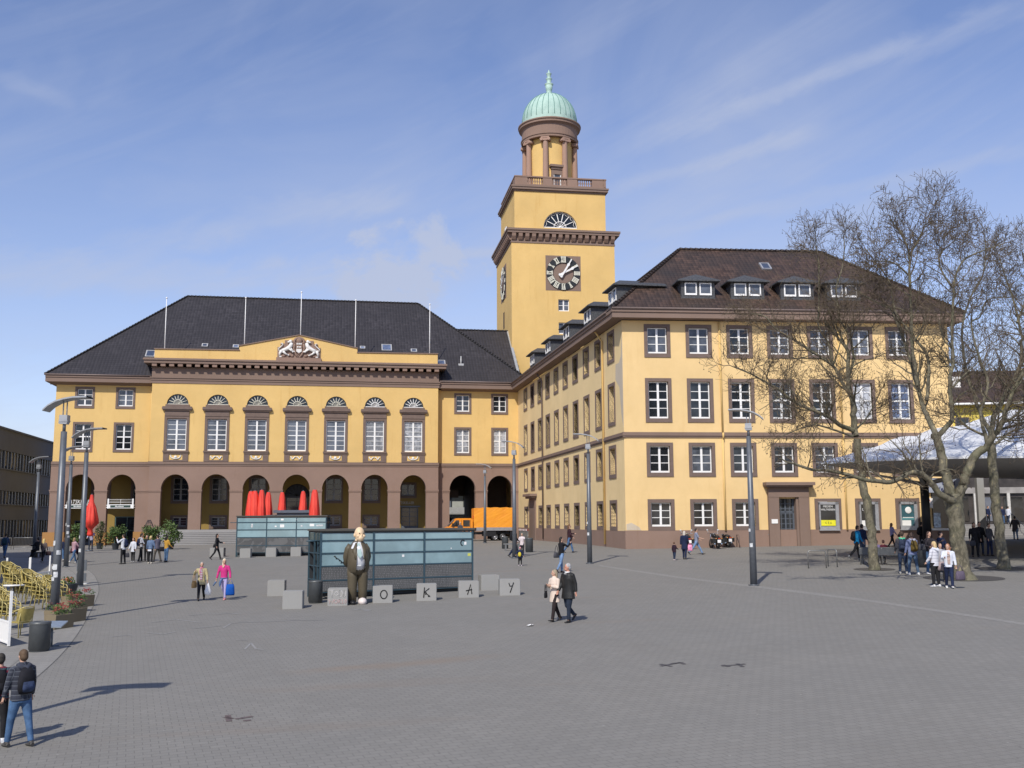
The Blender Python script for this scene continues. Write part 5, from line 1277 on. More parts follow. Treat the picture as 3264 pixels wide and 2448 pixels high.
hd.merge(f, M); hd.xf(Matrix.Scale(s, 4)).build('head', [SKINS, BLACK, simple('dark_red_lip', (.30, .08, .06), .5), WHITE], st)
b = MB(); b.ball((-.17, -.12, .06), (.14, .26, .09), 0); b.xf(Matrix.Scale(s, 4)).build('shoe', BLACK, st)
for c_ in st.children:
    c_.scale.x = .94
b = MB(); b.ball((.18, -.16, .09), (.16, .25, .14), 0); o = b.xf(Matrix.Scale(s, 4)).build('shoe', simple('chipped_white_plaster', (.68, .60, .56), .8), st); o['label'] = 'white chipped shoe'

# ================================================================ ORANGE TRUCK
ORG = simple('orange_paint', (.80, .27, .012), .35, var=.05, spec=.5)
t = NT('orange_tarpaulin'); v = t.coord(rot=(0, R_(35), 0), scale=(.5, 1, 2.2)); f = t.noise(1.3, 3, v, .5, .6)
t.setc(t.mix(t.rng(f, .3, .7), (.74, .26, .015), (.84, .34, .02))); t.bump(f, .6, .08); TARP = t.fin(.5)
pt = GP(1599, 1722); pt = Vector((XT(1599, 1722, 104.5), 104.5, gz(-1, 104.5)))
tk = empty('flatbed_truck', pt, aA - .02, 'orange crew cab truck with orange tarpaulin box at the archway', 'truck')
# local x: 0 at rear axle, cab towards -x; outside face towards -y
b = MB(); x0, x1, zt = -2.95, 1.25, 3.30
P = [(x0 + (x1 - x0) * i / 14, zt + .07 * math.sin(i * 1.9) * (0 if i in (0, 14) else 1) * .5 + (.0 if i > 3 else -.10 + .033 * i)) for i in range(15)]
b.prism([(x0, 1.30), (x1, 1.30)] + [(x, z) for x, z in reversed(P)], -1.05, 1.05); 
for i in range(14): pass
b.build('tarpaulin', TARP, tk)
b = MB(); b.box(x0 + .25, x1 + .03, -1.09, 1.09, 1.0, 1.32); b.build('side_board', simple('aluminium_board', (.36, .36, .37), .4, .5), tk)
b = MB(); b.box(-5.2, 1.2, -.5, .5, .62, .86); b.box(-1.9, -.7, -1.0, .9, .45, .95); b.box(.75, 1.2, -1.0, 1.0, .55, .95); b.build('chassis', BLACK, tk)
b = MB(); cab = [(-5.85, .42), (-3.05, .42), (-3.05, 2.10), (-3.25, 2.24), (-4.55, 2.24), (-4.80, 2.14), (-5.45, 1.42), (-6.0, 1.22), (-6.1, .6)]
b.prism(cab, -.98, .98); b.build('cab', ORG, tk)
for sy in (-1, 1):
    y = -1.0 if sy < 0 else .985
    for q in ([(-5.28, 1.42), (-4.42, 1.42), (-4.42, 2.05), (-4.72, 2.05)], [(-4.02, 1.42), (-3.35, 1.42), (-3.35, 2.06), (-4.02, 2.06)]):
        b = MB(); b.prism(q, y, y + .015); b.build('side_window', GL_D, tk)
b = MB(); b.box(-4.22, -4.19, -.992, -.98, .55, 2.1); b.box(-3.28, -3.26, -.992, -.98, .55, 2.1); b.box(-5.5, -3.1, -.992, -.98, 1.16, 1.18); b.box(-4.15, -3.95, -1.01, -.98, 1.22, 1.27); b.build('door_gaps', BLACK, tk)
b = MB(); b.add([(-4.86, -.84, 2.10), (-5.44, -.88, 1.46), (-5.44, .88, 1.46), (-4.86, .84, 2.10)], [(0, 1, 2, 3)]); b.xf(Matrix.Translation((-.025, 0, .02))); b.build('windscreen', GL_M, tk)
b = MB(); b.box(-6.16, -6.02, -.98, .98, .42, .62); b.box(-5.9, -3.1, -1.0, -.97, .30, .42); b.build('bumper', GREYD, tk)
b = MB(); b.box(-6.09, -5.98, -.9, -.6, .72, .95); b.build('headlight', WHITE, tk)
b = MB(); b.box(-5.15, -5.0, -1.22, -1.0, 1.45, 1.75); b.build('mirror', BLACK, tk)
b = MB(); b.box(-3.0, -2.9, -.9, -.6, 2.25, 2.5); b.build('work_light', simple('red_lens', (.5, .05, .02), .4), tk)
for x in (-5.15, 0, -1.15 + .35):
    for sy in (-1, 1):
        r = .36 if x != 0 else .36
        w = MB(); w.lathe([(.02, -.11), (.2, -.11), (.33, -.12), (.36, -.08), (.36, .08), (.33, .12), (.02, .12)], 22); w.xf(Matrix.Translation((x, sy * .85, .36)) @ Matrix.Rotation(math.pi / 2, 4, 'X'))
        o = w.build('wheel', BLACK, tk)
        rm = MB(); rm.lathe([(.02, 0), (.1, .02), (.12, -.03), (.2, -.01), (.22, .02)], 18); rm.xf(Matrix.Translation((x, sy * .985, .36)) @ Matrix.Rotation(math.pi / 2, 4, 'X')); rm.build('rim', simple('steel_rim', (.42, .42, .43), .4, .5), o)

# ================================================================ FOLDED PARASOLS
RED = NT('red_parasol_cloth'); v = RED.coord('Object', scale=(1, 1, .12)); f = RED.noise(5, 3, v, .5); RED.setc(RED.mix(RED.rng(f, .35, .65), (.62, .03, .018), (.86, .075, .045))); RED.bump(f, .6, .04); REDM = RED.fin(.6)
def parasol(p, H, r, lab, zlow=1.2, tied=False, grp='red folded parasols'):
    o = empty('folded_parasol', p, 0, lab, 'parasol', grp)
    b = MB(); b.tube([(0, 0, 0), (0, 0, H + .08)], .035, 8); b.tube([(0, 0, 0), (0, 0, .1)], .3, 12); b.build('pole', GREYM, o)
    b = MB(); n = 24; prof = [(H, .35), (H - .25, .55), (H - (H - zlow) * .45, .85), (zlow + .25, 1.0), (zlow, .82), (zlow - .02, .3)]
    if tied: prof = [(H, .25), (H - .6, .45), (zlow + 1.3, .85), (zlow + .35, 1.25), (zlow + .05, 1.30), (zlow - .25, .75), (zlow - .45, .42), (zlow - .8, .52), (zlow - .95, .5), (zlow - 1.0, .2)]
    P = []
    for z, k in prof:
        for i in range(n):
            a = 2 * math.pi * i / n; rr = r * k * (1 + .16 * math.cos(a * 8) * k); P.append((rr * math.cos(a), rr * math.sin(a), z))
    b.add(P, [(j * n + i, (j + 1) * n + i, (j + 1) * n + (i + 1) % n, j * n + (i + 1) % n) for j in range(len(prof) - 1) for i in range(n)], 0, True)
    b.add(P[:n], [tuple(range(n))]); b.build('canopy', REDM, o)
pum = [(798, 1566, .29, 'leftmost folded red parasol behind the far kiosk'), (811, 1565, .30, 'second folded red parasol from the left, half hidden by its neighbour'), (832.5, 1562, .27, 'third folded red parasol from the left, standing close to the leftmost pair'),
       (854, 1569, .27, 'pale red folded parasol just right of the cluster of three'), (898, 1569, .26, 'folded red parasol alone left of the main door'), (965, 1566, .26, 'folded red parasol in front of the right half of the main door'), (1002, 1561, .31, 'rightmost and tallest folded red parasol behind the far kiosk')]
for i, (px, py, r, lab) in enumerate(pum):
    y = 73.5 if i in (0, 1, 2, 6) else 77; x = XT(px, 1640, y); H = HT(px, py, y) - gz(x, y); parasol(Vector((x, y, gz(x, y))), H, r * 1.25, lab, 1.5 if y < 75 else 1.6)
y = 84; x = XT(287, 1700, y); parasol(Vector((x, y, gz(x, y))), HT(285, 1577, y) - gz(x, y), .44, 'folded red parasol tied shut before the second arch pier of the town hall', 2.2, True)
y = 76; x = XT(846, 1640, y)
o = empty('serving_counter', (x, y, gz(x, y)), .02, 'dark blue grey serving hut among the red parasols', 'serving hut')
W_ = XT(991, 1640, y) - x; Hh = HT(900, 1626, y) - gz(x, y)
b = MB(); b.box(W_ * .25, W_, 0, 1.6, 0, Hh - .2); b.box(0, W_ * .3, .3, 1.4, 0, Hh - .35); b.build('body', GREYM, o)
b = MB(); b.box(W_ * .18, W_ + .1, -.15, 1.75, Hh - .2, Hh); b.build('roof', simple('blue_grey_roof', (.11, .125, .155), .5), o)

# ================================================================ RATSKELLER arch signs
M = Matrix.Translation((I0[0], I0[1], 0)) @ Matrix.Rotation(aA, 4, 'Z')
DKGRN = simple('dark_green_sign', (.03, .06, .05), .5)
for (l, r_), txt, lab in ((AL[0], 'RATSKELLER', 'white framed sign with leaning letters RATSKELLER hung across the first arch'), (AL[1], None, 'white framed railing sign hung across the second arch')):
    o = empty('arch_sign', M @ Vector(((l + r_) / 2, -.10, 5.1)), aA, lab, 'sign', 'signs hung in the left arches')
    w = (r_ - l) / 2
    b = MB(); b.box(-w + .1, w - .1, -.06, .06, .02, .42); b.tube([(-w, 0, .1), (w, 0, .1)], .03, 6); b.tube([(-w, 0, .33), (w, 0, .33)], .03, 6)
    if not txt:
        for sx in (-1, 1): b.box(sx * (w - .2) - .07, sx * (w - .2) + .07, -.07, .07, .0, 1.0)
        for z in (.6, .75, .92): b.tube([(-w + .2, 0, z), (w - .2, 0, z)], .018, 5)
        b.tube([(0, 0, .4), (0, 0, .92)], .018, 5)
    fr = b.build('frame', WHITE, o)
    q = MB(); q.box(-w + .42, w - .42, -.075, -.062, .09, .34); q.build('name_board', DKGRN, fr)
    q = MB(); rr = random.Random(2); x = -.5
    while x < .35: q.box(x, x + .05, -.085, -.076, .14, .14 + rr.uniform(.08, .15)); x += .085
    q.build('board_lettering', WHITE, fr)
    if txt: text_obj('sign_lettering', txt, .56, OFFW, o, (0, -.04, .50), align='CENTER', shear=.25, extr=.03, sx=.80)

# ================================================================ POTTED PLANTS
LEAF = NT('green_leaf'); f = LEAF.noise(2.5, 3, LEAF.coord()); LEAF.setc(LEAF.mix(LEAF.rng(f, .35, .65), (.035, .07, .015), (.10, .15, .03))); LEAFM = LEAF.fin(.6)
LEAF2 = simple('olive_leaf', (.07, .085, .03), .7, var=.5, scale=4)
def leafcloud(b, c, R, n, size, rnd, zs=1.0):
    for _ in range(n):
        d = Vector((rnd.gauss(0, 1), rnd.gauss(0, 1), rnd.gauss(0, 1))).normalized() * (R * rnd.random() ** .45); d.z *= zs
        p = Vector(c) + d; a = Vector((rnd.uniform(-1, 1), rnd.uniform(-1, 1), rnd.uniform(-.4, 1))).normalized(); s1 = a * size * rnd.uniform(.6, 1.3); s2 = a.orthogonal().normalized() * size * .28
        b.poly([p, p + s1 * .5 + s2, p + s1, p + s1 * .5 - s2])
def potplant(p, H, R, lab, m=LEAFM, seed=1, cone=False, potc=GREYD, zs=1.0):
    o = empty('potted_plant', p, 0, lab, 'potted plant', 'potted plants by the town hall stairs'); rnd = random.Random(seed)
    b = MB(); b.lathe([(.22, 0), (.32, .5), (.33, .52), (.28, .52), (.26, .45), (.01, .45)], 16); b.build('pot', potc, o)
    b = MB(); stems = MB()
    for k in range(9):
        a = rnd.uniform(0, 6.28); rr = R * rnd.uniform(.2, .8); top = (rr * math.cos(a), rr * math.sin(a), .5 + (H - .5) * rnd.uniform(.6, .95)); stems.tube([(0, 0, .4), (top[0] * .4, top[1] * .4, .5 + (top[2] - .5) * .5), top], [.025, .018, .008], 5)
    if cone:
        for k in range(7): leafcloud(b, (rnd.uniform(-.1, .1), rnd.uniform(-.1, .1), .6 + (H - .8) * k / 6), R * (1 - k / 8), 90, .16, rnd)
    else:
        for k in range(10): a = rnd.uniform(0, 6.28); leafcloud(b, (R * .55 * math.cos(a), R * .55 * math.sin(a), .7 + (H - 1.0) * rnd.random()), R * .5, 75, .20, rnd)
    stems.build('stem', simple('stem_brown', (.09, .07, .045), .8), o); b.build('foliage', m, o)
def at(px, y): x = XT(px, 1700, y); return Vector((x, y, gz(x, y)))
potplant(at(320, 90), 2.4, .75, 'olive brown cone shaped conifer before the second arch pier', LEAF2, 3, True)
potplant(at(370, 88), 2.2, .8, 'tall white flowering oleander in a black pot before the cellar door', seed=4)
potplant(at(482, 88), 2.1, .8, 'green oleander behind the standing teenagers, by the wire cone', seed=5)
potplant(at(545, 86), 2.5, 1.0, 'largest green oleander in a black pot at the left foot of the stairs', seed=6)
potplant(at(246, 90), 2.2, .8, 'dark green shrub in a pot left of the tied red parasol', seed=8)
p = at(474, 91); o = empty('wire_cone_frame', p, 0, 'tall dark wire lattice cone standing at the arcade corner pier', 'garden ornament')
b = MB(); Hc = HT(474, 1657, 91) - p.z
for k in range(10): a = k * .628; b.tube([(1.0 * math.cos(a), 1.0 * math.sin(a), 0), (.65 * math.cos(a + .3), .65 * math.sin(a + .3), Hc * .5), (.12 * math.cos(a + .6), .12 * math.sin(a + .6), Hc)], .025, 4)
for k in range(10): r = 1.0 - .085 * k; b.tube([(r * math.cos(t), r * math.sin(t), Hc * k / 10) for t in np.linspace(0, 6.283, 17)], .02, 4)
b.build('lattice', simple('rusty_wire', (.09, .065, .06), .7), o)

# ================================================================ CAFÉ TERRACE, lower left
RAT = simple('yellow_rattan', (.38, .30, .09), .55, var=.22, scale=12); RATT = simple('yellow_tube', (.47, .385, .14), .4)
def chair_meshes():
    t = MB()
    for sx in (-1, 1):
        t.tube([(sx * .25, -.27, 0), (sx * .25, -.27, .40), (sx * .27, -.25, .62), (sx * .285, -.18, .67), (sx * .285, .0, .69), (sx * .27, .16, .76), (sx * .20, .27, .82)], .017, 6)
        t.tube([(sx * .24, .24, 0), (sx * .22, .20, .42), (sx * .21, .27, .80)], .016, 6)
    t.tube([(-.20, .27, .82), (-.1, .30, .84), (.1, .30, .84), (.20, .27, .82)], .017, 6)
    t.tube([(-.24, -.26, .40), (.24, -.26, .40)], .015, 6); t.tube([(-.22, .2, .40), (.22, .2, .40)], .015, 6)
    f = t.mesh('tube_frame', RATT)
    s = MB(); s.box(-.23, .23, -.27, .22, .40, .435); s = s.mesh('seat', RAT)
    k = MB(); n = 8
    P = []
    for j in range(5):
        for i in range(n + 1):
            a = math.pi * (i / n); w = .235 + .01 * j; P.append((w * math.cos(a) * (.9 if j > 3 else 1), .10 + .17 * math.sin(a) + .03 * j, .45 + .09 * j))
    k.add(P, [(j * (n + 1) + i, j * (n + 1) + i + 1, (j + 1) * (n + 1) + i + 1, (j + 1) * (n + 1) + i) for j in range(4) for i in range(n)], 0, True)
    return f, s, k.mesh('backrest', RAT)
CH = chair_meshes()
def chair(p, rz, z, lab, tilt=0):
    o = empty('rattan_chair', (p[0], p[1], p[2] + z), rz, lab, 'chair', 'yellow rattan café chairs'); o.rotation_euler = (tilt, 0, rz)
    for n_, m in zip(('tube_frame', 'seat', 'backrest'), CH): inst(n_, m, o)
ordn = ['lowest', 'second', 'third', 'fourth', 'fifth', 'sixth', 'seventh']
stacks = [((140, 1945), 1.35, 5, 'in the stack leaning just left of the near lamp post'), ((80, 1925), 1.2, 6, 'in the tall stack in the middle of the terrace'), ((185, 1935), 1.45, 3, 'in the short stack just right of the near lamp post'),
          ((28, 2005), 1.25, 4, 'in the stack by the glass screen at the left edge'), ((-12, 1950), 1.2, 5, 'in the stack cut by the left edge of the view'), ((110, 1908), 1.3, 3, 'in the rear stack of the terrace')]
for (p, rz, n, where) in stacks:
    g0 = GP(*p)
    for k in range(n): chair((g0.x - .12 * k * math.cos(rz - 1.57), g0.y - .05 * k, g0.z), rz + .05 * math.sin(k * 3), .145 * k, ordn[k] + ' rattan chair ' + where, R_(6) if k else 0)
chair(GP(62, 2030), -2.0, 0, 'single yellow rattan chair standing right of the white glass screen'); chair(GP(30, 1890), .6, 0, 'single rattan chair behind the table at the left edge')
for p, lab in (((100, 1895), 'small white café table behind the chair stacks'), ((40, 1930), 'round café table with a yellow cloth among the chairs')):
    o = empty('cafe_table', GP(*p), 0, lab, 'table', 'café tables'); b = MB(); b.lathe([(.36, .72), (.38, .74), (.36, .76), (.01, .76)], 20); b.build('tabletop', WHITE, o); b = MB(); b.tube([(0, 0, 0), (0, 0, .72)], .03, 8); b.tube([(0, 0, 0), (0, 0, .03)], .2, 12); b.build('leg', GREYM, o)
# white wind screens
CLG = NT('clear_screen_glass'); CLG.setc((.85, .9, .9)); CLG.b.inputs['Transmission Weight'].default_value = 1; CLG.b.inputs['IOR'].default_value = 1.02; CLGM = CLG.fin(.02)
def screen(pa, pb, H, lab, solid=.0, posts=2):
    A, B_ = GP(*pa), GP(*pb); L_ = (B_ - A).length; o = empty('wind_screen', A, math.atan2(B_.y - A.y, B_.x - A.x), lab, 'wind screen', 'white framed wind screens of the café')
    for k in range(posts):
        b = MB(); x = L_ * k / (posts - 1); b.box(x - .035, x + .035, -.03, .03, 0, H); b.build('post', WHITE, o)
    b = MB(); b.box(0, L_, -.02, .02, .58, .63); b.box(0, L_, -.02, .02, .05, .1); b.build('rail', WHITE, o)
    b = MB(); b.box(.04, L_ - .04, -.012, .012, .1, .58); b.build('panel', WHITE if solid else CLGM, o)
screen((-40, 2035), (27, 2062), 1.42, 'white panelled wind screen at the left edge in front of the chairs', 1)
screen((18, 1875), (91, 1873), 1.35, 'low glass wind screen behind the chairs, left bay'); screen((93, 1873), (156, 1860), 1.35, 'low glass wind screen behind the chairs, right bay')
# flower planters
SOIL = simple('dark_soil', (.03, .025, .02), .9); WOODP = plaster('weathered_wood_planter', (.21, .17, .11), amount=.6); FLR = simple('dark_red_flower', (.22, .035, .03), .7, var=.4, scale=9); FLO = simple('orange_flower', (.7, .16, .04), .7)
def planter(p, L_, rz, lab, seed):
    o = empty('flower_planter', GP(*p), rz, lab, 'planter', 'flower planters along the terrace edge'); rnd = random.Random(seed)
    b = MB(); b.prismx([(-.17, 0), (.17, 0), (.22, .42), (-.22, .42)], -L_ / 2, L_ / 2); b.build('box', WOODP, o)
    b = MB()
    for k in range(int(L_ * 8)): leafcloud(b, (rnd.uniform(-L_ / 2, L_ / 2) * .9, rnd.uniform(-.13, .13), .47 + rnd.random() * .08), .11, 30, .08, rnd)
    b.build('leaves', LEAFM, o)
    b = MB()
    for k in range(int(L_ * 9)): leafcloud(b, (rnd.uniform(-L_ / 2, L_ / 2) * .9, rnd.uniform(-.15, .15), .54 + rnd.random() * .10), .08, 16, .06, rnd)
    f_ = b.build('flowers', FLR, o); f_['kind'] = 'stuff'
planter((248, 1936), 1.1, 1.1, 'flower planter with dark red blooms nearest the second lamp', 1); planter((236, 1952), .8, 1.1, 'short flower planter in the middle of the row', 2); planter((208, 1985), 1.3, 1.15, 'wooden flower planter beside the near lamp post', 3); planter((190, 2003), .7, 1.15, 'wooden flower planter nearest the small steel table', 4)
g0 = GP(214, 1915); o = empty('dark_tub', g0, 0, 'dark tapered tub with orange flowers right of the near lamp', 'planter'); b = MB(); b.lathe([(.22, 0), (.38, .62), (.40, .66), (.33, .66), (.3, .55), (.01, .55)], 14); b.build('tub', GREYD, o); b = MB(); rnd = random.Random(5)
leafcloud(b, (0, 0, .72), .3, 160, .09, rnd, .6); b.build('leaves', LEAFM, o); b = MB(); leafcloud(b, (0, 0, .80), .25, 60, .06, rnd, .5); b.build('flowers', FLO, o)
# menu board behind the second lamp
g0 = GP(258, 1862); o = empty('menu_stand', g0, .1, 'dark two panel menu stand behind the second lamp post', 'menu stand')
b = MB(); b.box(-.22, .22, -.02, .02, .62, 1.12); b.box(-.22, .22, -.02, .02, .12, .5); b.build('board', GREYM, o); b = MB(); b.tube([(0, .03, 0), (0, .03, 1.15)], .025, 6); b.box(-.3, .3, -.15, .2, 0, .05); b.build('stand', STK, o)

# ================================================================ BARRIERS, RACKS, BENCHES
def barrier(A, B_, lab, striped=False, h=1.05):
    L_ = (B_ - A).length; o = empty('crowd_barrier', A, math.atan2(B_.y - A.y, B_.x - A.x), lab, 'barrier', 'steel crowd barriers')
    b = MB(); b.tube([(0, 0, 0), (0, 0, h), (L_, 0, h), (L_, 0, 0)], .025, 6); b.tube([(0, 0, .2), (L_, 0, .2)], .02, 6)
    for k in range(1, int(L_ / .13)): b.tube([(k * .13, 0, .2), (k * .13, 0, h)], .01, 4, cap=False)
    b.build('grille', simple('galvanised_steel', (.25, .25, .24), .4, .6), o)
    if striped:
        for k in range(6): q = MB(); q.box(L_ * k / 6, L_ * (k + .5) / 6, -.04, .04, h, h + .16); q.build('stripe', WHITE, o)
        q = MB(); q.box(0, L_, -.03, .03, h, h + .16); q.build('board', simple('dark_red_board', (.25, .03, .02), .5), o)
def G2(px, y): x = XT(px, 1700, y); return Vector((x, y, gz(x, y)))
barrier(G2(1655, 97), G2(1683, 92), 'crowd barrier with red and white board beside the side wing', True)
barrier(G2(-30, 93), G2(38, 93), 'left crowd barrier before the grey office block'); barrier(G2(46, 93), G2(106, 93), 'right crowd barrier before the grey office block')
RAIL = simple('galvanised_steel', (.25, .25, .24), .35, .6)
def hoop(pa, pb, pt, lab, m=None):
    A, B_ = GP(*pa), GP(*pb); o = empty('bicycle_hoop', A, math.atan2(B_.y - A.y, B_.x - A.x), lab, 'bicycle stand', 'steel bicycle hoops'); L_ = (B_ - A).length; h = .86
    b = MB(); b.tube([(0, 0, 0), (0, 0, h - .12), (.04, 0, h - .03), (.12, 0, h), (L_ - .12, 0, h), (L_ - .04, 0, h - .03), (L_, 0, h - .12), (L_, 0, 0)], .028, 8); b.build('hoop', m or RAIL, o)
hoop((2577, 1812), (2634, 1811), 0, 'nearest bicycle hoop left of the plane tree'); hoop((2640, 1806), (2669, 1808), 0, 'bicycle hoop partly behind the nearest one'); 
hoop((2349, 1744), (2357, 1746), 0, 'narrow brown stand by the wall right of the motorcycles', BRNF); hoop((2447, 1742), (2457, 1742), 0, 'narrow stand left of the entrance door')
# bench under the trees
g0 = GP(2740, 1800); A = GP(2741, 1800); B_ = GP(2885, 1803); L_ = (B_ - A).length
o = empty('mesh_bench', A, math.atan2(B_.y - A.y, B_.x - A.x), 'long grey steel mesh bench seen from behind the plane tree', 'bench')
MESHM = simple('dark_mesh', (.10, .105, .11), .5, .4)
b = MB(); b.box(0, L_, .08, .52, .42, .46); b.build('seat', MESHM, o)
b = MB(); b.box(0, L_, -.02, .02, .52, .84); b.tube([(0, 0, .86), (L_, 0, .86)], .03, 6); b.tube([(0, 0, .50), (L_, 0, .50)], .02, 6); b.build('backrest', MESHM, o)
for x in (.05, L_ * .5, L_ - .05): b = MB(); b.tube([(x, 0, .86), (x, .05, .45), (x, 0, 0)], .03, 6); b.tube([(x, .5, .45), (x, .52, 0)], .03, 6); b.build('leg', RAIL, o)
g0 = GP(1632, 1755); o = empty('small_bench', g0, .1, 'small grey bench between the two round bins near the truck', 'bench'); b = MB(); b.box(-.6, .6, -.2, .2, .42, .5); b.build('seat', RAIL, o)
for x in (-.45, .45): b = MB(); b.box(x - .05, x + .05, -.18, .18, 0, .42); b.build('leg', RAIL, o)

# ================================================================ MOTORCYCLES seen from behind
CHR = simple('chrome', (.6, .6, .6), .15, 1.0); RUB = simple('tyre_rubber', (.015, .015, .016), .8); MPNT = simple('black_bike_paint', (.02, .02, .024), .25, .2)
def motorcycle(p, rz, lab, helmet=True, mcol=MPNT):
    o = empty('motorcycle', p, rz, lab, 'motorcycle', 'motorcycles parked by the corner facade')     # rear at y=0, front towards +y
    for y in (.30, 1.75):
        w = MB(); w.lathe([(.2, -.06), (.29, -.07), (.32, -.03), (.32, .03), (.29, .07), (.2, .06)], 20); w.xf(Matrix.Translation((0, y, .32)) @ Matrix.Rotation(math.pi / 2, 4, 'Y')); wo = w.build('wheel', RUB, o)
        w = MB(); w.lathe([(.02, -.04), (.06, -.05), (.2, -.03), (.2, .03), (.06, .05), (.02, .04)], 16); w.xf(Matrix.Translation((0, y, .32)) @ Matrix.Rotation(math.pi / 2, 4, 'Y')); w.build('rim', CHR, wo)
    b = MB(); b.tube([(0, .1, .80), (0, .45, .86), (0, .85, .78)], [(.10, .05), (.15, .07), (.12, .06)], 10); b.build('seat', simple('black_leather', (.02, .02, .02), .6), o)
    b = MB(); b.ball((0, 1.15, .88), (.17, .30, .16)); b.build('tank', mcol, o)
    b = MB(); b.ball((0, .95, .48), (.22, .28, .22)); b.box(-.26, .26, .85, 1.05, .38, .56); b.build('engine', simple('engine_metal', (.09, .09, .09), .4, .6), o)
    b = MB(); b.box(-.10, .10, -.02, .25, .58, .76); b.build('tail', mcol, o); b = MB(); b.box(-.12, .12, -.05, -.03, .42, .62); b.build('number_plate', WHITE, o)
    b = MB(); b.box(-.07, .07, -.05, -.01, .67, .74); b.build('tail_light', simple('red_lens', (.5, .05, .02), .4), o)
    b = MB(); b.tube([(-.10, 1.75, .32), (-.10, 1.50, .95)], .028, 7); b.tube([(.10, 1.75, .32), (.10, 1.50, .95)], .028, 7); b.build('fork', CHR, o)
    b = MB(); b.tube([(-.40, 1.22, 1.04), (-.25, 1.40, 1.06), (0, 1.48, 1.02), (.25, 1.40, 1.06), (.40, 1.22, 1.04)], .018, 6); b.build('handlebar', CHR, o)
    for sx in (-1, 1):
        b = MB(); b.tube([(sx * .30, 1.38, 1.06), (sx * .36, 1.36, 1.24)], .012, 5); b.ball((sx * .38, 1.35, 1.27), (.07, .03, .05)); b.build('mirror', STK, o)
        b = MB(); b.tube([(sx * .22, .95, .30), (sx * .24, .2, .36)], [.04, .055], 8); b.build('exhaust', CHR, o)
        b = MB(); b.box(sx * .17, sx * .42, .1, .5, .40, .68); b.build('pannier', simple('black_leather', (.02, .02, .02), .6), o)
        b = MB(); b.ball((sx * .20, 0, .70), .035); b.build('indicator', simple('amber_lens', (.7, .3, .05), .4), o)
    b = MB(); b.lathe([(.02, 0), (.10, .03), (.12, .16)], 12); b.xf(Matrix.Translation((0, 1.78, .92)) @ Matrix.Rotation(math.pi / 2, 4, 'X')); b.build('headlight', CHR, o)
    b = MB(); b.tube([(.05, .7, .3), (.28, .62, .0)], .015, 5); b.build('side_stand', CHR, o)
motorcycle(GP(2293, 1750), .12, 'black motorcycle with silver mirrors, left of the parked pair'); motorcycle(GP(2328, 1746), .35, 'black motorcycle with saddlebags, right of the parked pair')
motorcycle(GP(2199, 1751), .0, 'black scooter like motorcycle with a red tail behind the striding man', mcol=simple('dark_bike_paint', (.03, .02, .02), .3, .2))

# ================================================================ SMALL THINGS ON THE GROUND
def flat_strokes(name, strokes, w, m, lab, cat, up=.007):
    b = MB(); pts0 = GP(*strokes[0][0])
    for st in strokes:
        P = [GP(*p) for p in st]
        for A, B_ in zip(P[:-1], P[1:]):
            d = (B_ - A); d.z = 0; n = Vector((-d.y, d.x, 0)).normalized() * w / 2
            b.poly([(q.x, q.y, gz(q.x, q.y) + up) for q in (A - n, B_ - n, B_ + n, A + n)])
    o = b.build(name, m); tag(o, lab, cat)
CHK = simple('white_chalk', (.275, .27, .26), .95, var=.12, scale=8)
flat_strokes('chalk_drawing', [[(355, 2030), (420, 2024)], [(470, 2018), (520, 2022), (560, 2014)], [(610, 2004), (700, 1996)], [(480, 1985), (560, 1975), (640, 1985)], [(690, 1958), (730, 1955), (768, 1958)], [(600, 1962), (650, 1958)]], .07, CHK, 'faded white chalk drawing in long strokes on the grey paving', 'chalk drawing')
flat_strokes('chalk_drawing', [[(710, 2003), (735, 1988), (770, 1984), (860, 1982), (930, 1978), (1000, 1978), (1040, 1977)], [(780, 2070), (800, 2050), (815, 2068), (840, 2072)], [(750, 2040), (790, 2042)]], .05, CHK, 'faint chalk line running toward the statue', 'chalk drawing')
flat_strokes('chalk_mark', [[(1125, 1945), (1150, 1942), (1180, 1945), (1160, 1948)]], .12, CHK, 'small oval chalk patch before the statue', 'chalk mark')
DST = simple('dark_paint_stain', (.085, .078, .078), .8)
flat_strokes('paint_stain', [[(2106, 2124), (2170, 2112), (2182, 2118)], [(2104, 2117), (2140, 2125)], [(2140, 2116), (2168, 2113)]], .09, DST, 'left dark aeroplane shaped stain on the paving', 'stain'); flat_strokes('paint_stain', [[(2300, 2124), (2345, 2120), (2375, 2117)], [(2350, 2116), (2368, 2126)], [(2303, 2120), (2325, 2126)]], .09, DST, 'right dark cross shaped stain on the paving', 'stain')
flat_strokes('paint_stain', [[(718, 2286), (740, 2292)], [(726, 2280), (730, 2300)], [(770, 2290), (805, 2284)], [(775, 2298), (800, 2296)], [(750, 2292), (775, 2290)]], .10, simple('rust_stain', (.13, .10, .095), .8), 'brownish smudged stain at the lower left of the square', 'stain')
g0 = GP(1694, 1996); b = MB(); rnd = random.Random(9)
for k in range(7): x, y = rnd.uniform(-.1, .1), rnd.uniform(-.07, .07); b.poly([(x - .06, y - .05, .01 + rnd.random() * .03), (x + .06, y - .04, .02 + rnd.random() * .04), (x + .05, y + .05, .02 + rnd.random() * .05), (x - .05, y + .04, .01)])
tag(b.build('paper_scrap', WHITE, None, g0), 'crumpled white paper scrap in front of the elderly couple', 'litter')
for (px, py), r, lab in (((1765, 2000 - 186), .35, 0),): pass
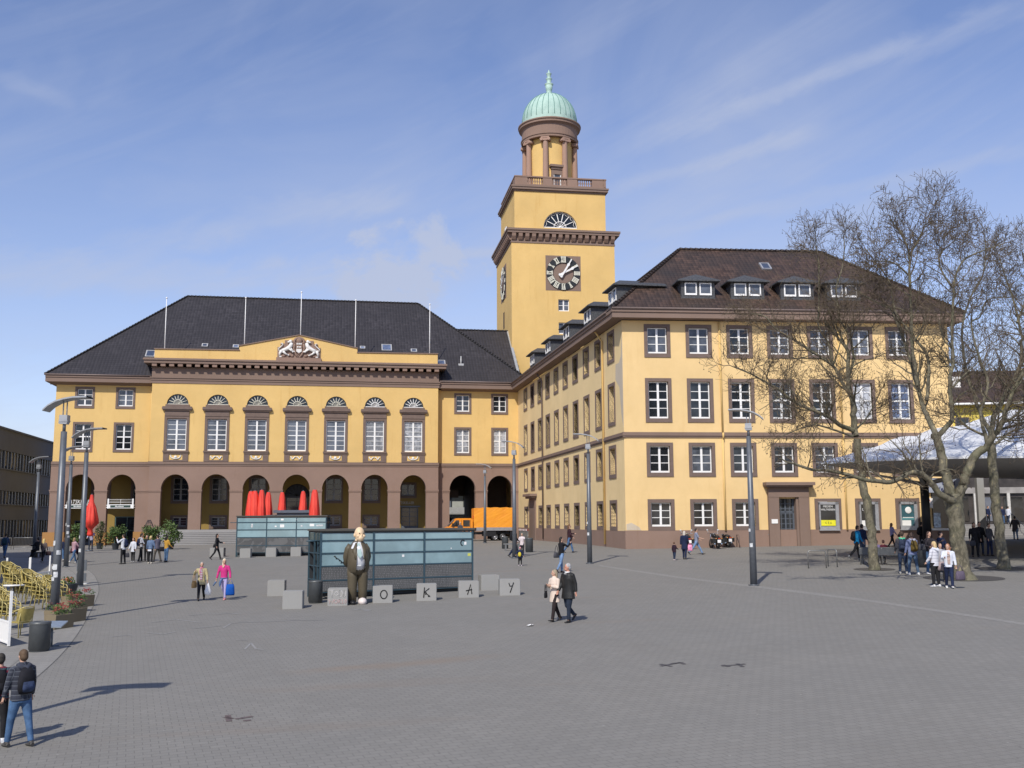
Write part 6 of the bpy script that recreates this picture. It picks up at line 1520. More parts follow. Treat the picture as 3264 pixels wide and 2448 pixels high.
# off-frame building on the left whose shade lies across the far left of the square
sb = empty('terrace_house', (-33.0, 49.3, .9), math.atan2(.947, -.32), 'tall house just outside the left edge that shades the square', 'building')
b = MB(); b.box(-23.5, 23.5, 0, 13, 0, 13.6); b.build('wall', LEFTG, sb); b = MB(); b.box(-23.7, 23.7, -.2, 13.2, 13.6, 14.0); b.box(-20, 18, 3, 10, 14, 15); b.build('roof', ROOFA, sb)
# ================================================================ PEOPLE
SKIN = simple('skin', (.50, .30, .21), .6, var=.06); SKIN2 = simple('tanned_skin', (.36, .20, .13), .6, var=.06)
def cloth(name, col, var=.16): return simple(name, col, .85, var=var, scale=7, bump=.15, spec=.2)
def remesh(mb, name, m, vox, parent):
    me = mb.mesh(name, m); ob = bpy.data.objects.new(name, me); COL.objects.link(ob)
    md = ob.modifiers.new('r', 'REMESH'); md.mode = 'VOXEL'; md.voxel_size = vox; md.use_smooth_shade = True
    sm = ob.modifiers.new('s', 'SMOOTH'); sm.factor = .5; sm.iterations = 2
    dg = bpy.context.evaluated_depsgraph_get(); me2 = bpy.data.meshes.new_from_object(ob.evaluated_get(dg)); me2.name = name
    bpy.data.objects.remove(ob)
    if not me2.materials: me2.materials.append(m)
    me2.polygons.foreach_set('use_smooth', [True] * len(me2.polygons))
    o = bpy.data.objects.new(name, me2); COL.objects.link(o); o.parent = parent; return o
def leg_chain(sx, a, k, out=.0):
    a, k = R_(a), R_(k); h = Vector((sx * .085, 0, .90)); kn = h + .42 * Vector((sx * out, math.sin(a), -math.cos(a))); an = kn + .42 * Vector((sx * out * .5, math.sin(a - k), -math.cos(a - k))); return h, kn, an
def arm_chain(sx, a, o, e, inw=.0):
    a, o, e = R_(a), R_(o), R_(e); s = Vector((sx * .185, 0, 1.42)); el = s + .28 * Vector((sx * math.sin(o), math.sin(a) * math.cos(o), -math.cos(a) * math.cos(o)))
    d = Vector((-sx * inw + sx * math.sin(o) * .5, math.sin(a + e), -math.cos(a + e))).normalized(); return s, el, el + d * .25, d
PERSONS = 0
def person(foot, top, head, label, topc, legc, hair='short', hairc=(.06, .04, .025), shoe=(.02, .02, .02), legs=((0, 4), (0, 4)), arms=((4, 8, 12), (4, 8, 12)), hem=.84, wide=1.0,
           lean=0, turn=0, skirt=None, hood=None, female=False, group=None, skin=None, seat=0, collar=None, extra=None, sleeve=True, bare=None, height=None, name='person'):
    global PERSONS; PERSONS += 1
    g0 = foot if isinstance(foot, Vector) else GP(*foot)
    H = height or max(.8, min(1.88, HT(top[0], top[1], g0.y) - g0.z)); s = H / 1.76
    o = empty(name, g0, -R_(head), label, 'person', group); near = g0.y < 46; vox = .014 if near else .024
    skin = skin or SKIN
    chains = [leg_chain(-1, *legs[0]), leg_chain(1, *legs[1])]
    low = min(c[2].z for c in chains); dz = .075 - low + seat
    T = Matrix.Scale(s, 4) @ Matrix.Translation((0, 0, dz)); 
    LM = Matrix.Translation((0, 0, .90)) @ Matrix.Rotation(-R_(lean), 4, 'X') @ Matrix.Translation((0, 0, -.90))
    U = T @ LM; w = wide
    ac = [arm_chain(-1, *arms[0]), arm_chain(1, *arms[1])]
    # one continuous body
    b = MB()
    up = MB(); up.tube([(0, 0, .84), (0, 0, .98), (0, 0, 1.15), (0, .0, 1.32), (0, -.005, 1.42), (0, -.01, 1.47), (0, .0, 1.56)], [(.14, .10), (.13, .095), (.145, .10), (.165, .11), (.15, .085), (.06, .06), (.052, .055)], 14)
    HM = Matrix.Translation((0, .01, 1.64)) @ Matrix.Rotation(-R_(turn), 4, 'Z'); hd = MB()
    hd.ball((0, 0, .012), (.073, .092, .108), 0, 16, 12); hd.ball((0, .035, -.055), (.05, .055, .05), 0, 12, 8); hd.ball((0, .094, -.012), (.014, .022, .024)); hd.ball((0, .082, -.052), (.026, .014, .011)); hd.ball((0, .082, -.065), (.024, .014, .009))
    for sx in (-1, 1): hd.ball((sx * .074, -.005, -.005), (.012, .02, .03))
    up.merge(hd, HM)
    for sx, (sh, el, wr, d) in zip((-1, 1), ac):
        up.tube([sh, sh.lerp(el, .5), el, el.lerp(wr, .4), wr], [.045, .042, .036, .034, .024], 10)
        sd_ = Vector((0, 1, 0)).cross(d); sd_ = sd_.normalized() if sd_.length > .1 else Vector((1, 0, 0)); pm = wr + d * .045; nrm = d.cross(sd_)
        up.tube([wr, wr + d * .04, wr + d * .085], [(.022, .026), (.016, .042), (.013, .040)], 10)
        for i, (off, L_) in enumerate(((-.030, .062), (-.010, .075), (.010, .071), (.029, .055))):
            q = wr + d * .08 + nrm.cross(d).normalized() * off
            up.tube([q, q + d * L_ * .5 + nrm * .004, q + d * L_ * .85 + nrm * .018], [.0085, .0078, .006], 6)
        q = wr + d * .025 + nrm.cross(d).normalized() * .035 * -1; up.tube([q, q + d * .03 - nrm.cross(d).normalized() * .022, q + d * .06 - nrm.cross(d).normalized() * .022], [.011, .0095, .007], 6)
    b.merge(up, U)
    lw = MB()
    for h, kn, an in chains: lw.tube([h + Vector((0, 0, .04)), h.lerp(kn, .5), kn, kn.lerp(an, .35), an, an + Vector((0, 0, -.03))], [.085, .07, .052, .053, .035, .035], 10)
    b.merge(lw, T)
    remesh(b, 'body', skin, .0095 if near else .018, o)
    if near:
        for sx in (-1, 1): e = MB(); e.ball((sx * .028, .084, .012), (.011, .006, .006)); e.xf(U @ HM); e.build('eye', BLACK, o)
        e = MB()
        for sx in (-1, 1): e.tube([(sx * .013, .090, .030), (sx * .045, .080, .030)], .004, 4); 
    # upper garment
    b = MB(); rx = (.178 if not female else .165) * w; 
    ring = [(hem, 1.04 if hem > .75 else 1.12, 1.12), (.92, 1.0, 1.06), (1.02, .92 if female else .98, 1.02), (1.16, .97, 1.05), (1.30, 1.06, 1.10), (1.40, 1.04, .96), (1.455, .80, .82), (1.50, .45, .66)]
    if hem < .75: ring = [(hem, 1.16, 1.22)] + [(.82, 1.08, 1.14)] + ring[1:]
    b.tube([(0, (.006 if female and 1.2 < z < 1.4 else 0), z) for z, _, _ in ring], [(rx * k, .118 * w * q) for _, k, q in ring], 18)
    for sx, (sh, el, wr, d) in zip((-1, 1), ac):
        en = wr - d * .01 if sleeve else el
        b.tube([sh + Vector((-sx * .05, 0, .005)), sh + Vector((0, 0, -.01)), sh.lerp(el, .5), el, el.lerp(en, .5), en], [.060 * w, .067 * w, .060 * w, .053 * w, .048 * w, .043 * w], 12)
    if collar: b.tube([(0, 0, 1.46), (0, 0, 1.54)], [(.085, .085), (.075, .075)], 12)
    b.xf(U); remesh(b, 'jacket' if not female else 'top', topc, vox, o)
    # legs
    if skirt:
        b = MB(); b.tube([(0, 0, skirt), (0, 0, .70), (0, 0, .86), (0, 0, .98)], [(.20, .18), (.19, .15), (.17, .12), (.14, .10)], 16); b.xf(T); remesh(b, 'skirt', legc, vox, o)
    else:
        b = MB(); b.tube([(0, 0, .80), (0, 0, .90), (0, 0, 1.0)], [(.15 * w, .115 * w), (.162 * w, .115 * w), (.145, .10)], 14)
        for h, kn, an in chains: b.tube([h + Vector((0, 0, .03)), h.lerp(kn, .45), kn, kn.lerp(an, .35), an + (kn - an) * .04], [.098 * w, .088 * w, .066 * w, .064, .056], 12)
        b.xf(T); remesh(b, 'trousers', legc, vox, o)
    for (h, kn, an), (a, k, *_) in zip(chains, legs):
        b = MB(); pit = R_(max(-35, min(50, (k - a) * .9 if an.z > low + .02 else 0))); 
        if a > 12 and an.z < low + .12 and k < 15: pit = R_(-14)
        b.tube([(0, -.07, -.035), (0, -.02, -.03), (0, .08, -.045), (0, .165, -.058)], [(.034, .034), (.04, .042), (.044, .026), (.03, .014)], 10); b.tube([(0, -.01, -.03), (0, -.01, .03)], .045, 8)
        b.xf(T @ Matrix.Translation(an) @ Matrix.Rotation(-pit, 4, 'X')); b.build('shoe', simple('shoe_%02d%02d%02d' % tuple(int(c * 99) for c in shoe), shoe, .6), o)
    # hair
    if hair != 'bald':
        b = MB(); b.ball((0, -.018, .035), (.083, .094, .098), 0, 16, 10)
        b.ball((0, -.045, -.01), (.078, .072, .085), 0, 14, 8)
        if hair in ('long', 'bob', 'pony'):
            L_ = {'long': .26, 'bob': .12, 'pony': .2}[hair]
            if hair == 'pony': b.tube([(0, -.10, .03), (0, -.14, -.04), (0, -.13, -.16)], [.03, .035, .012], 8)
            else:
                b.tube([(0, -.05, .02), (0, -.065, -.06), (0, -.075, -.06 - L_ * .6), (0, -.07, -.06 - L_)], [(.085, .07), (.092, .055), (.088, .045), (.05, .02)], 12)
        if hair == 'puffy': b.ball((0, -.02, .03), (.10, .105, .105), 0, 14, 10)
        b.xf(U @ HM)
        hm_ = simple('hair_%02d%02d%02d' % tuple(int(c * 99) for c in hairc), hairc, .75, var=.3, scale=20)
        # keep the hairline off the face
        keep = MB(); b2 = remesh(b, 'hair', hm_, .011 if near else .018, o)
        inv = (U @ HM).inverted(); me = b2.data; 
        import bmesh
        bm = bmesh.new(); bm.from_mesh(me)
        dl = [v for v in bm.verts if (lambda p: p.y > .040 and p.z < .052 and hair != 'cap')(inv @ v.co)]
        bmesh.ops.delete(bm, geom=dl, context='VERTS'); bm.to_mesh(me); bm.free()
    if hood:
        b = MB(); b.tube([(-.10, .02, 1.50), (-.09, -.10, 1.47), (0, -.15, 1.42), (.09, -.10, 1.47), (.10, .02, 1.50)], [.03, .05, .07, .05, .03], 10); b.xf(U); remesh(b, 'hood', hood, vox, o)
    if extra:
        for nm, kind, m in extra:
            b = MB()
            if kind == 'scarf': b.tube([(.075 * math.cos(t), .01 + .075 * math.sin(t), 1.50) for t in np.linspace(0, 2 * math.pi, 13)], .028, 8); b.tube([(.04, .08, 1.49), (.06, .13, 1.35), (.05, .135, 1.2)], [.025, .03, .02], 8); b.xf(U)
            if kind == 'collar': b.tube([(.085 * math.cos(t), .012 + .08 * math.sin(t), 1.49) for t in np.linspace(-.2, math.pi + .2, 9)], [(.012, .03)] * 9, 6); b.add([(-.05, .115, 1.46), (.05, .115, 1.46), (0, .13, 1.36)], [(0, 1, 2)]); b.xf(U)
            if kind == 'front': b.add([(-.045, .135, 1.46), (.045, .135, 1.46), (.06, .150, 1.2), (.05, .150, .95), (-.05, .150, .95), (-.06, .150, 1.2)], [(0, 5, 4, 3, 2, 1)]); b.xf(U)
            if kind == 'vneck': b.add([(-.06, .095, 1.485), (.06, .095, 1.485), (.045, .132, 1.43), (0, .142, 1.36), (-.045, .132, 1.43)], [(0, 4, 3, 2, 1)]); b.xf(U)
            if kind == 'shirttail': b.tube([(0, 0, .78), (0, 0, .90)], [(.185, .135), (.175, .13)], 16); b.xf(T)
            if kind == 'tied': b.tube([(.165 * math.cos(t), .13 * math.sin(t), .93) for t in np.linspace(0, 2 * math.pi, 15)], .024, 8); b.tube([(.02, .14, .93), (.08, .16, .80), (.10, .13, .62)], [.03, .045, .02], 8); b.tube([(.15, -.05, .9), (.2, -.03, .7), (.19, 0, .55)], [.03, .05, .02], 8); b.xf(T)
            if kind == 'hat': b.ball((0, -.01, .05), (.092, .10, .085), 0, 14, 8); b.xf(U @ HM)
            if kind == 'glasses': b.tube([(-.05, .09, .012), (-.02, .10, .012), (.02, .10, .012), (.05, .09, .012)], .006, 5); b.xf(U @ HM)
            remesh(b, nm, m, .012 if near else .02, o) if kind in ('scarf', 'shirttail', 'tied', 'hat') else b.build(nm, m, o)
    R_m = Matrix.Translation(g0) @ Matrix.Rotation(-R_(head), 4, 'Z')
    return dict(o=o, g=g0, s=s, rz=-R_(head), hands=[R_m @ (U @ (a[2] + a[3] * .07)) for a in ac], sh=[R_m @ (U @ a[0]) for a in ac], W=R_m, U=U, T=T, head=head)
def backpack(P, m, lab, m2=None, side=0):
    o = empty('backpack', P['W'] @ (P['U'] @ Vector((0, -.16, 1.0))), P['rz'], lab, 'backpack'); s = P['s']
    b = MB(); b.tube([(0, 0, -.02), (0, -.02, .05), (0, -.03, .2), (0, -.02, .36), (0, .01, .45)], [(.13, .05), (.165, .085), (.165, .095), (.14, .075), (.08, .04)], 14); b.xf(Matrix.Scale(s, 4)); b.build('bag_body', m, o)
    b = MB(); b.tube([(0, -.09, .02), (0, -.115, .10), (0, -.10, .2)], [(.10, .03), (.12, .045), (.10, .03)], 12); b.xf(Matrix.Scale(s, 4)); b.build('front_pocket', m2 or m, o)
    for sx in (-1, 1): b = MB(); b.tube([(sx * .08, .04, .43), (sx * .11, .14, .47), (sx * .12, .27, .38), (sx * .13, .27, .2), (sx * .14, .10, .04)], [(.022, .008)] * 5, 6); b.xf(Matrix.Scale(s, 4)); b.build('strap', m, o)
    return o
def handbag(p, lab, m, w=.30, h=.24, d=.10, strap=.3, rz=0, cat='bag', name='handbag', m2=None):
    """hangs from point p"""
    o = empty(name, Vector(p) - Vector((0, 0, strap + h)), rz, lab, cat)
    b = MB(); b.tube([(0, 0, 0), (0, 0, h * .15), (0, 0, h * .7), (0, 0, h)], [(w * .46, d * .4), (w * .5, d * .55), (w * .46, d * .5), (w * .38, d * .2)], 14); b.build('bag_body', m, o)
    for y in (-.02, .02): b = MB(); b.tube([(-w * .3, y, h - .02), (-w * .16, y, h + strap * .7), (0, y, h + strap), (w * .16, y, h + strap * .7), (w * .3, y, h - .02)], .008, 5); b.build('handle', m2 or m, o)
    return o
def carrier(p, lab, m, w=.26, h=.38):
    o = empty('carrier_bag', Vector(p) - Vector((0, 0, h + .12)), 0, lab, 'carrier bag')
    b = MB(); b.tube([(0, 0, 0), (.0, 0, .06), (0, 0, h * .45), (0, 0, h * .8), (0, 0, h + .1)], [(w * .25, .04), (w * .45, .08), (w * .5, .09), (w * .32, .06), (.02, .015)], 14); b.build('bag_body', m, o); return o
def plaid(name, base, line, alt, sc=14):
    t = NT(name); v = t.coord('Object'); sp = t.n('ShaderNodeSeparateXYZ'); t.L(v, sp.inputs[0])
    fx = t.math('FRACT', t.math('MULTIPLY', t.math('ADD', sp.outputs[0], sp.outputs[1]), sc)); fz = t.math('FRACT', t.math('MULTIPLY', sp.outputs[2], sc))
    l1 = t.math('LESS_THAN', fx, .14); l2 = t.math('LESS_THAN', fz, .14); c = t.mix(t.math('GREATER_THAN', fz, .6), base, alt); c = t.mix(t.math('MAXIMUM', l1, l2), c, line); t.setc(c); return t.fin(.85)
def striped(name, cols, sc=9):
    t = NT(name); v = t.coord('Object'); sp = t.n('ShaderNodeSeparateXYZ'); t.L(v, sp.inputs[0]); fz = t.math('FRACT', t.math('MULTIPLY', sp.outputs[2], sc))
    c = cols[0]
    for i, k in enumerate(cols[1:]): c = t.mix(t.math('GREATER_THAN', fz, (i + 1) / len(cols)), c, k)
    t.setc(c); return t.fin(.85)
JEANS = cloth('blue_jeans', (.065, .125, .23), .35); LJEANS = cloth('light_blue_jeans', (.16, .25, .40), .3); DJEANS = cloth('dark_jeans', (.025, .038, .07), .3); BLK = cloth('black_cloth', (.014, .014, .017), .3); BLK2 = cloth('black_trousers', (.018, .018, .02), .3)
NAVYC = cloth('navy_cloth', (.015, .022, .055), .3); WHT = cloth('white_jacket', (.62, .64, .70), .08); GRYC = cloth('grey_cloth', (.22, .22, .25), .2); DGRY = cloth('dark_grey_cloth', (.06, .06, .07), .3)
LEATH = simple('black_leather_jacket', (.014, .014, .013), .45, var=.4, scale=8, bump=.5)
walkL = ((19, 5), (-15, 20)); walkR = ((-15, 20), (19, 5)); stand = ((3, 4, .06), (-2, 4, .06)); armw = ((-16, 8, 14), (20, 8, 18)); armw2 = ((20, 8, 18), (-16, 8, 14))
WS = (.55, .55, .56)
# -- lower left
P = person((58, 2380), (68, 2071), -52, 'teenager in dark checked hooded jacket and blue jeans, seen from behind at lower left', plaid('dark_blue_plaid', (.022, .026, .04), (.10, .11, .13), (.030, .034, .05)), JEANS, 'short', (.10, .062, .035), (.06, .055, .05), ((12, 5, .10), (-10, 4, .10)), ((8, 12, 10), (5, 10, 10)), hood=cloth('slate_hood', (.05, .055, .075), .4), wide=1.08, collar=True)
backpack(P, cloth('black_backpack', (.014, .014, .018), .4), 'black and blue backpack worn by the teenager in the checked jacket', cloth('dark_blue_pocket', (.035, .05, .10), .5))
P = person((-12, 2368), (-10, 2085), -20, 'person in red checked shirt and black trousers cut off by the left edge', plaid('red_plaid', (.16, .015, .03), (.02, .015, .03), (.05, .10, .12)), BLK2, 'short', (.03, .025, .02), (.6, .6, .6), stand, ((10, 10, 8), (0, 12, 6)), sleeve=False, wide=1.05)
backpack(P, BLK, 'black backpack on the person in the red checked shirt')
# -- two women walking with bags
P = person((640, 1914), (640, 1790), 172, 'elderly woman in beige coat and striped top walking with a tan bag', cloth('beige_coat', (.42, .36, .20), .15), BLK2, 'short', (.30, .29, .27), (.03, .03, .03), walkR, ((6, 14, 10), (35, 26, 95, .55)), hem=.74, wide=1.06, female=True, turn=-15,
  extra=[('striped_pullover', 'front', striped('striped_pullover', [(.45, .45, .46), (.30, .04, .12), (.42, .42, .44), (.25, .03, .10)], 8)), ('scarf', 'scarf', cloth('pink_scarf', (.50, .16, .28)))])
handbag(P['sh'][1] + Vector((-.10, -.05, -.12)), 'tan leather shoulder bag of the elderly woman in the beige coat', cloth('tan_leather', (.46, .28, .11)), .36, .26, .13, .30, 1.4)
carrier(P['hands'][0] + Vector((.02, 0, 0)), 'white plastic carrier bag held by the elderly woman in the beige coat', WHITE)
P = person((712, 1912), (703, 1782), 186, 'woman with long blonde hair, pink sweater and lavender trousers carrying a blue bag', cloth('pink_sweater', (.55, .04, .20), .12), cloth('lavender_trousers', (.40, .36, .58), .12), 'long', (.72, .64, .47), (.60, .25, .25), ((6, 6), (-14, 26)), ((6, 20, 10), (4, 16, 10)), hem=.90, female=True, turn=-28,
  extra=[('neckline', 'vneck', SKIN), ('tied_denim_shirt', 'tied', cloth('denim_shirt', (.08, .13, .26), .4))], skin=SKIN)
handbag(P['hands'][0], 'bright blue shopping bag hanging from the hand of the blonde woman in pink', cloth('bright_blue_bag', (.008, .08, .36), .15), .34, .42, .14, .16, .3)
o = empty('handheld_umbrella', P['hands'][1] - Vector((.12, 0, .22)), .2, 'small folded blue umbrella in the hand of the blonde woman in pink', 'umbrella'); b = MB(); b.tube([(0, 0, 0), (.10, 0, .16), (.14, 0, .24)], [.02, .035, .008], 8); b.build('folded_cloth', cloth('dusty_blue', (.10, .16, .28)), o)
# -- elderly couple
P = person((1769, 1981), (1775, 1815), -128, 'elderly woman in cream quilted coat and dark trousers walking left beside the man', cloth('cream_coat', (.66, .54, .45), .06), cloth('dark_brown_trousers', (.028, .020, .020), .2), 'bob', (.30, .24, .16), (.02, .018, .018), ((15, 4), (-15, 12)), ((10, 8, 100, .7), (8, 14, 105, .8)), hem=.66, wide=1.12, female=True, collar=True, turn=28)
handbag(P['hands'][1] + Vector((-.04, -.05, .02)), 'small black handbag carried in front by the woman in the cream coat', BLK, .2, .2, .08, .2, 1.2)
P = person((1812, 1984), (1811, 1797), -132, 'grey haired man in black leather jacket walking left beside the woman in cream', LEATH, cloth('dark_blue_trousers', (.022, .030, .048), .25), 'short', (.36, .35, .34), (.016, .015, .015), ((8, 6), (-6, 40)), ((-14, 12, 14), (12, 10, 14)), hem=.70, wide=1.2, turn=32, skin=simple('ruddy_skin', (.52, .25, .17), .6),
  extra=[('shirt_collar', 'collar', WHITE), ('glasses', 'glasses', simple('dark_red_frame', (.12, .02, .02), .4))])
# -- middle
P = person((1790, 1826), (1798, 1712), 60, 'woman with dark hair, black top and light jeans seen from behind, arms raised', BLK, LJEANS, 'long', (.02, .015, .012), (.03, .02, .02), ((8, 6), (-14, 16)), ((10, 10, 20), (60, 12, 75, .3)), female=True, turn=20)
handbag(P['sh'][0] + Vector((-.14, 0, -.08)), 'grey shoulder bag on the woman with the black top and light jeans', DGRY, .36, .26, .14, .34, .6)
P = person((1815, 1762), (1805, 1670), 85, 'brown haired woman in dark jacket and jeans walking right behind another woman', cloth('dark_maroon_jacket', (.045, .02, .025), .3), JEANS, 'long', (.14, .07, .03), (.02, .02, .03), walkL, ((30, 12, 60), (10, 12, 30)), hem=.74, female=True)
handbag(P['sh'][0] + Vector((.05, -.12, -.15)), 'dark shoulder bag of the brown haired woman walking right', BLK, .34, .24, .12, .26, .3)
P = person((1641, 1777), (1649, 1677), 100, 'tall man in black leather jacket walking right near the round bins', LEATH, NAVYC, 'short', (.03, .02, .015), (.05, .05, .05), walkR, ((10, 10, 25), (8, 10, 25)), hem=.76)
backpack(P, BLK, 'black backpack on the tall man near the round bins')
P = person((1664, 1770), (1661, 1700), 200, 'light haired woman in pale jacket next to the tall man in black', cloth('pale_pink_jacket', (.62, .54, .54), .1), BLK2, 'bob', (.40, .33, .25), (.1, .1, .1), stand, ((40, 20, 70), (10, 20, 30)), hem=.78, female=True, wide=1.1)
P = person((1658, 1804), (1660, 1744), 170, 'small child in navy coat and pink hat before the adults near the bins', NAVYC, BLK2, 'short', (.3, .2, .1), (.5, .42, .45), stand, ((6, 20, 20), (20, 40, 20)), hem=.72, wide=1.25, extra=[('hat', 'hat', cloth('pink_hat', (.72, .28, .38)))])
o = empty('small_yellow_bag', P['W'] @ Vector((.05, .13, .62)), 0, 'yellow and pink child bag worn in front by the small child in navy', 'bag'); b = MB(); b.ball((0, 0, 0), (.09, .05, .13)); b.build('bag_body', cloth('yellow_bag', (.60, .48, .05)), o)
P = person((2150, 1786), (2149, 1728), 60, 'toddler with curly brown hair in dark jacket and jeans', cloth('dark_plum_jacket', (.03, .015, .025)), DJEANS, 'puffy', (.12, .06, .035), (.5, .42, .42), stand, ((-8, 14, 10), (20, 14, 40)), hem=.76, wide=1.25)
P = person((2183, 1783), (2180, 1693), 20, 'grey haired woman in long navy coat carrying a pink bag, beside the toddler', NAVYC, NAVYC, 'bob', (.52, .47, .40), (.03, .03, .03), ((8, 5), (-8, 8)), ((4, 10, 6), (10, 8, 30)), hem=.60, wide=1.12, female=True)
handbag(P['hands'][1] + Vector((.03, -.12, .10)), 'bright pink patterned bag of the woman in the long navy coat', cloth('bright_pink', (.75, .30, .46), .3), .30, .36, .08, .1, .2)
P = person((2221, 1768), (2218, 1680), 92, 'man in checked shirt and light jeans striding right before the motorcycle', plaid('blue_check', (.17, .19, .27), (.40, .42, .50), (.10, .12, .18), 18), LJEANS, 'short', (.03, .025, .02), (.02, .02, .02), ((30, 4), (-32, 10)), ((10, 10, 50), (25, 10, 50)), sleeve=False)
P = person(at(1467, 101), (1467, 1632), -160, 'bald man in dark jacket standing in the archway behind the orange truck', DGRY, BLK2, 'bald', shoe=(.02, .02, .02), height=1.9)
# -- left groups
gl_ = 'teenagers standing before the town hall stairs'
P = person((391, 1798), (390, 1703), -75, 'teenager in white shirt and black trousers with hand at face, left of the group', WHT, BLK2, 'short', (.02, .016, .012), (.03, .03, .03), stand, ((50, 12, 110, .1), (-4, 10, 20)), group=gl_)
backpack(P, NAVYC, 'dark blue backpack on the teenager in the white shirt')
P = person((423, 1792), (426, 1715), -160, 'dark haired girl in white top and black leggings, second from the left of the group', WHT, BLK2, 'long', (.05, .02, .015), (.35, .35, .35), stand, ((4, 14, 14), (8, 14, 20)), hem=.74, female=True, group=gl_)
handbag(P['hands'][1] + Vector((-.10, 0, -.05)), 'dark grey handbag beside the girl in the white top', DGRY, .36, .28, .12, .12, .4)
P = person((448, 1790), (452, 1701), 60, 'boy in light grey hooded top and black trousers with a dark backpack', cloth('light_grey_hoodie', (.40, .41, .45), .1), BLK2, 'short', (.03, .02, .015), (.02, .02, .02), ((8, 4, .1), (-8, 4, .1)), ((20, 10, 40), (20, 10, 40)), group=gl_, hood=cloth('light_grey_hoodie', (.40, .41, .45), .1))
backpack(P, NAVYC, 'dark backpack on the boy in the light grey hooded top')
P = person((466, 1790), (466, 1706), -170, 'teenager in black clothes standing between the grey and denim jackets', BLK, BLK2, 'short', (.05, .035, .03), (.02, .02, .02), stand, ((30, 14, 60), (30, 14, 60)), group=gl_)
P = person((478, 1797), (480, 1708), 10, 'blonde girl in denim jacket over a white shirt, back to the camera', cloth('denim_jacket', (.13, .19, .31), .3), BLK2, 'pony', (.56, .42, .20), (.5, .46, .4), ((10, 4, .12), (-8, 4, .14)), ((4, 12, 8), (4, 12, 8)), hem=.92, female=True, group=gl_, extra=[('shirt_tail', 'shirttail', WHT)])
P = person((500, 1791), (498, 1705), -60, 'dark haired boy in grey purple jacket and brown trousers on the right of the group', cloth('grey_purple_jacket', (.12, .11, .15), .2), cloth('grey_brown_trousers', (.085, .075, .065), .2), 'short', (.02, .015, .012), (.03, .03, .03), ((10, 4, .12), (-10, 5, .12)), ((30, 10, 60), (10, 10, 30)), group=gl_)
P = person((529, 1792), (532, 1708), 30, 'girl in mustard jacket and jeans at the right end of the group', cloth('mustard_jacket', (.50, .28, .05), .15), JEANS, 'long', (.012, .01, .01), (.012, .012, .014), stand, ((20, 14, 60), (10, 14, 40)), hem=.88, female=True, group=gl_)
handbag(P['sh'][0] + Vector((-.12, -.05, -.1)), 'black shoulder bag on the girl in the mustard jacket', BLK, .38, .28, .14, .28, .3)
P = person((14, 1779), (14, 1700), -10, 'person in blue jacket and jeans walking away at the far left edge', cloth('faded_blue_jacket', (.06, .09, .16), .3), JEANS, 'short', (.03, .02, .02), (.1, .09, .08), walkL, armw)
backpack(P, cloth('dark_teal_backpack', (.02, .05, .07)), 'dark teal backpack on the person at the far left edge')
P = person((137, 1794), (137, 1718), 12, 'blonde woman in brown jacket and black leggings walking away past the shaded lamp', cloth('brown_jacket', (.13, .10, .095), .25), BLK2, 'long', (.66, .50, .20), (.3, .3, .3), ((4, 4), (-12, 30)), ((6, 14, 20), (4, 14, 10)), hem=.82, female=True)
handbag(P['sh'][1] + Vector((.16, 0, -.2)), 'brown shoulder bag of the blonde woman in the brown jacket', cloth('brown_bag', (.05, .03, .03)), .34, .26, .14, .30, .3)
P = person((118, 1777), (121, 1722), -80, 'person in dark clothes sitting hunched beside the shaded lamp', BLK, BLK2, 'short', (.02, .015, .012), (.03, .03, .03), ((80, 85), (70, 40)), ((30, 10, 60), (30, 10, 60)), seat=0, height=1.7)
o = empty('stone_block_seat', P['g'] + Vector((.05, 0, 0)), 0, 'dark low stool under the person sitting by the shaded lamp', 'stool'); b = MB(); b.box(-.2, .3, -.22, .22, .30, .38); b.build('seat', GREYD, o)
for x in (-.12, .22): b = MB(); b.box(x - .03, x + .03, -.18, .18, 0, .30); b.build('leg', GREYD, o)
P = person((203, 1789), (203, 1713), -30, 'woman with brown hair, dark jacket and jeans half hidden behind the middle lamp', NAVYC, JEANS, 'long', (.10, .05, .03), (.42, .40, .38), walkR, armw, female=True, hem=.8)
handbag(P['sh'][0] + Vector((-.16, 0, -.2)), 'large black bag of the woman half hidden behind the middle lamp', BLK, .42, .30, .16, .25, .2)
P = person((234, 1795), (236, 1713), 30, 'woman with pink scarf and maroon bag beside the second lamp', cloth('pink_patterned_jacket', (.45, .28, .32), .3), JEANS, 'bob', (.30, .20, .10), (.60, .58, .55), walkL, ((10, 12, 30), (30, 12, 60)), female=True, hem=.82, extra=[('scarf', 'scarf', cloth('pale_pink_scarf', (.6, .4, .45)))])
handbag(P['sh'][0] + Vector((.0, .2, -.15)), 'maroon shoulder bag of the woman with the pink scarf', cloth('maroon_bag', (.06, .015, .02)), .40, .30, .16, .2, .5)
P = person((250, 1793), (250, 1717), 10, 'slim person in dark plum coat just right of the pink scarf', cloth('dark_plum_coat', (.035, .015, .035), .3), BLK2, 'short', (.02, .015, .012), (.15, .14, .13), ((14, 4), (-16, 14)), armw, hem=.62)
P = person(at(291, 85), (291, 1700), 160, 'person in pale shirt and dark blue trousers below the tied red parasol', cloth('lilac_shirt', (.45, .42, .55)), DJEANS, 'short', (.03, .02, .02), (.3, .3, .3), stand, ((50, 14, 80), (20, 14, 40)), height=1.75)
P = person((690, 1784), (692, 1700), 80, 'woman dressed all in black walking right toward the far kiosk', BLK, BLK2, 'bob', (.012, .01, .01), (.02, .015, .015), ((20, 5), (-18, 20)), ((30, 12, 50), (-8, 12, 20)), hem=.66, female=True)
handbag(P['sh'][0] + Vector((-.08, -.12, -.12)), 'black handbag of the woman dressed all in black', BLK, .3, .22, .1, .22, .3)
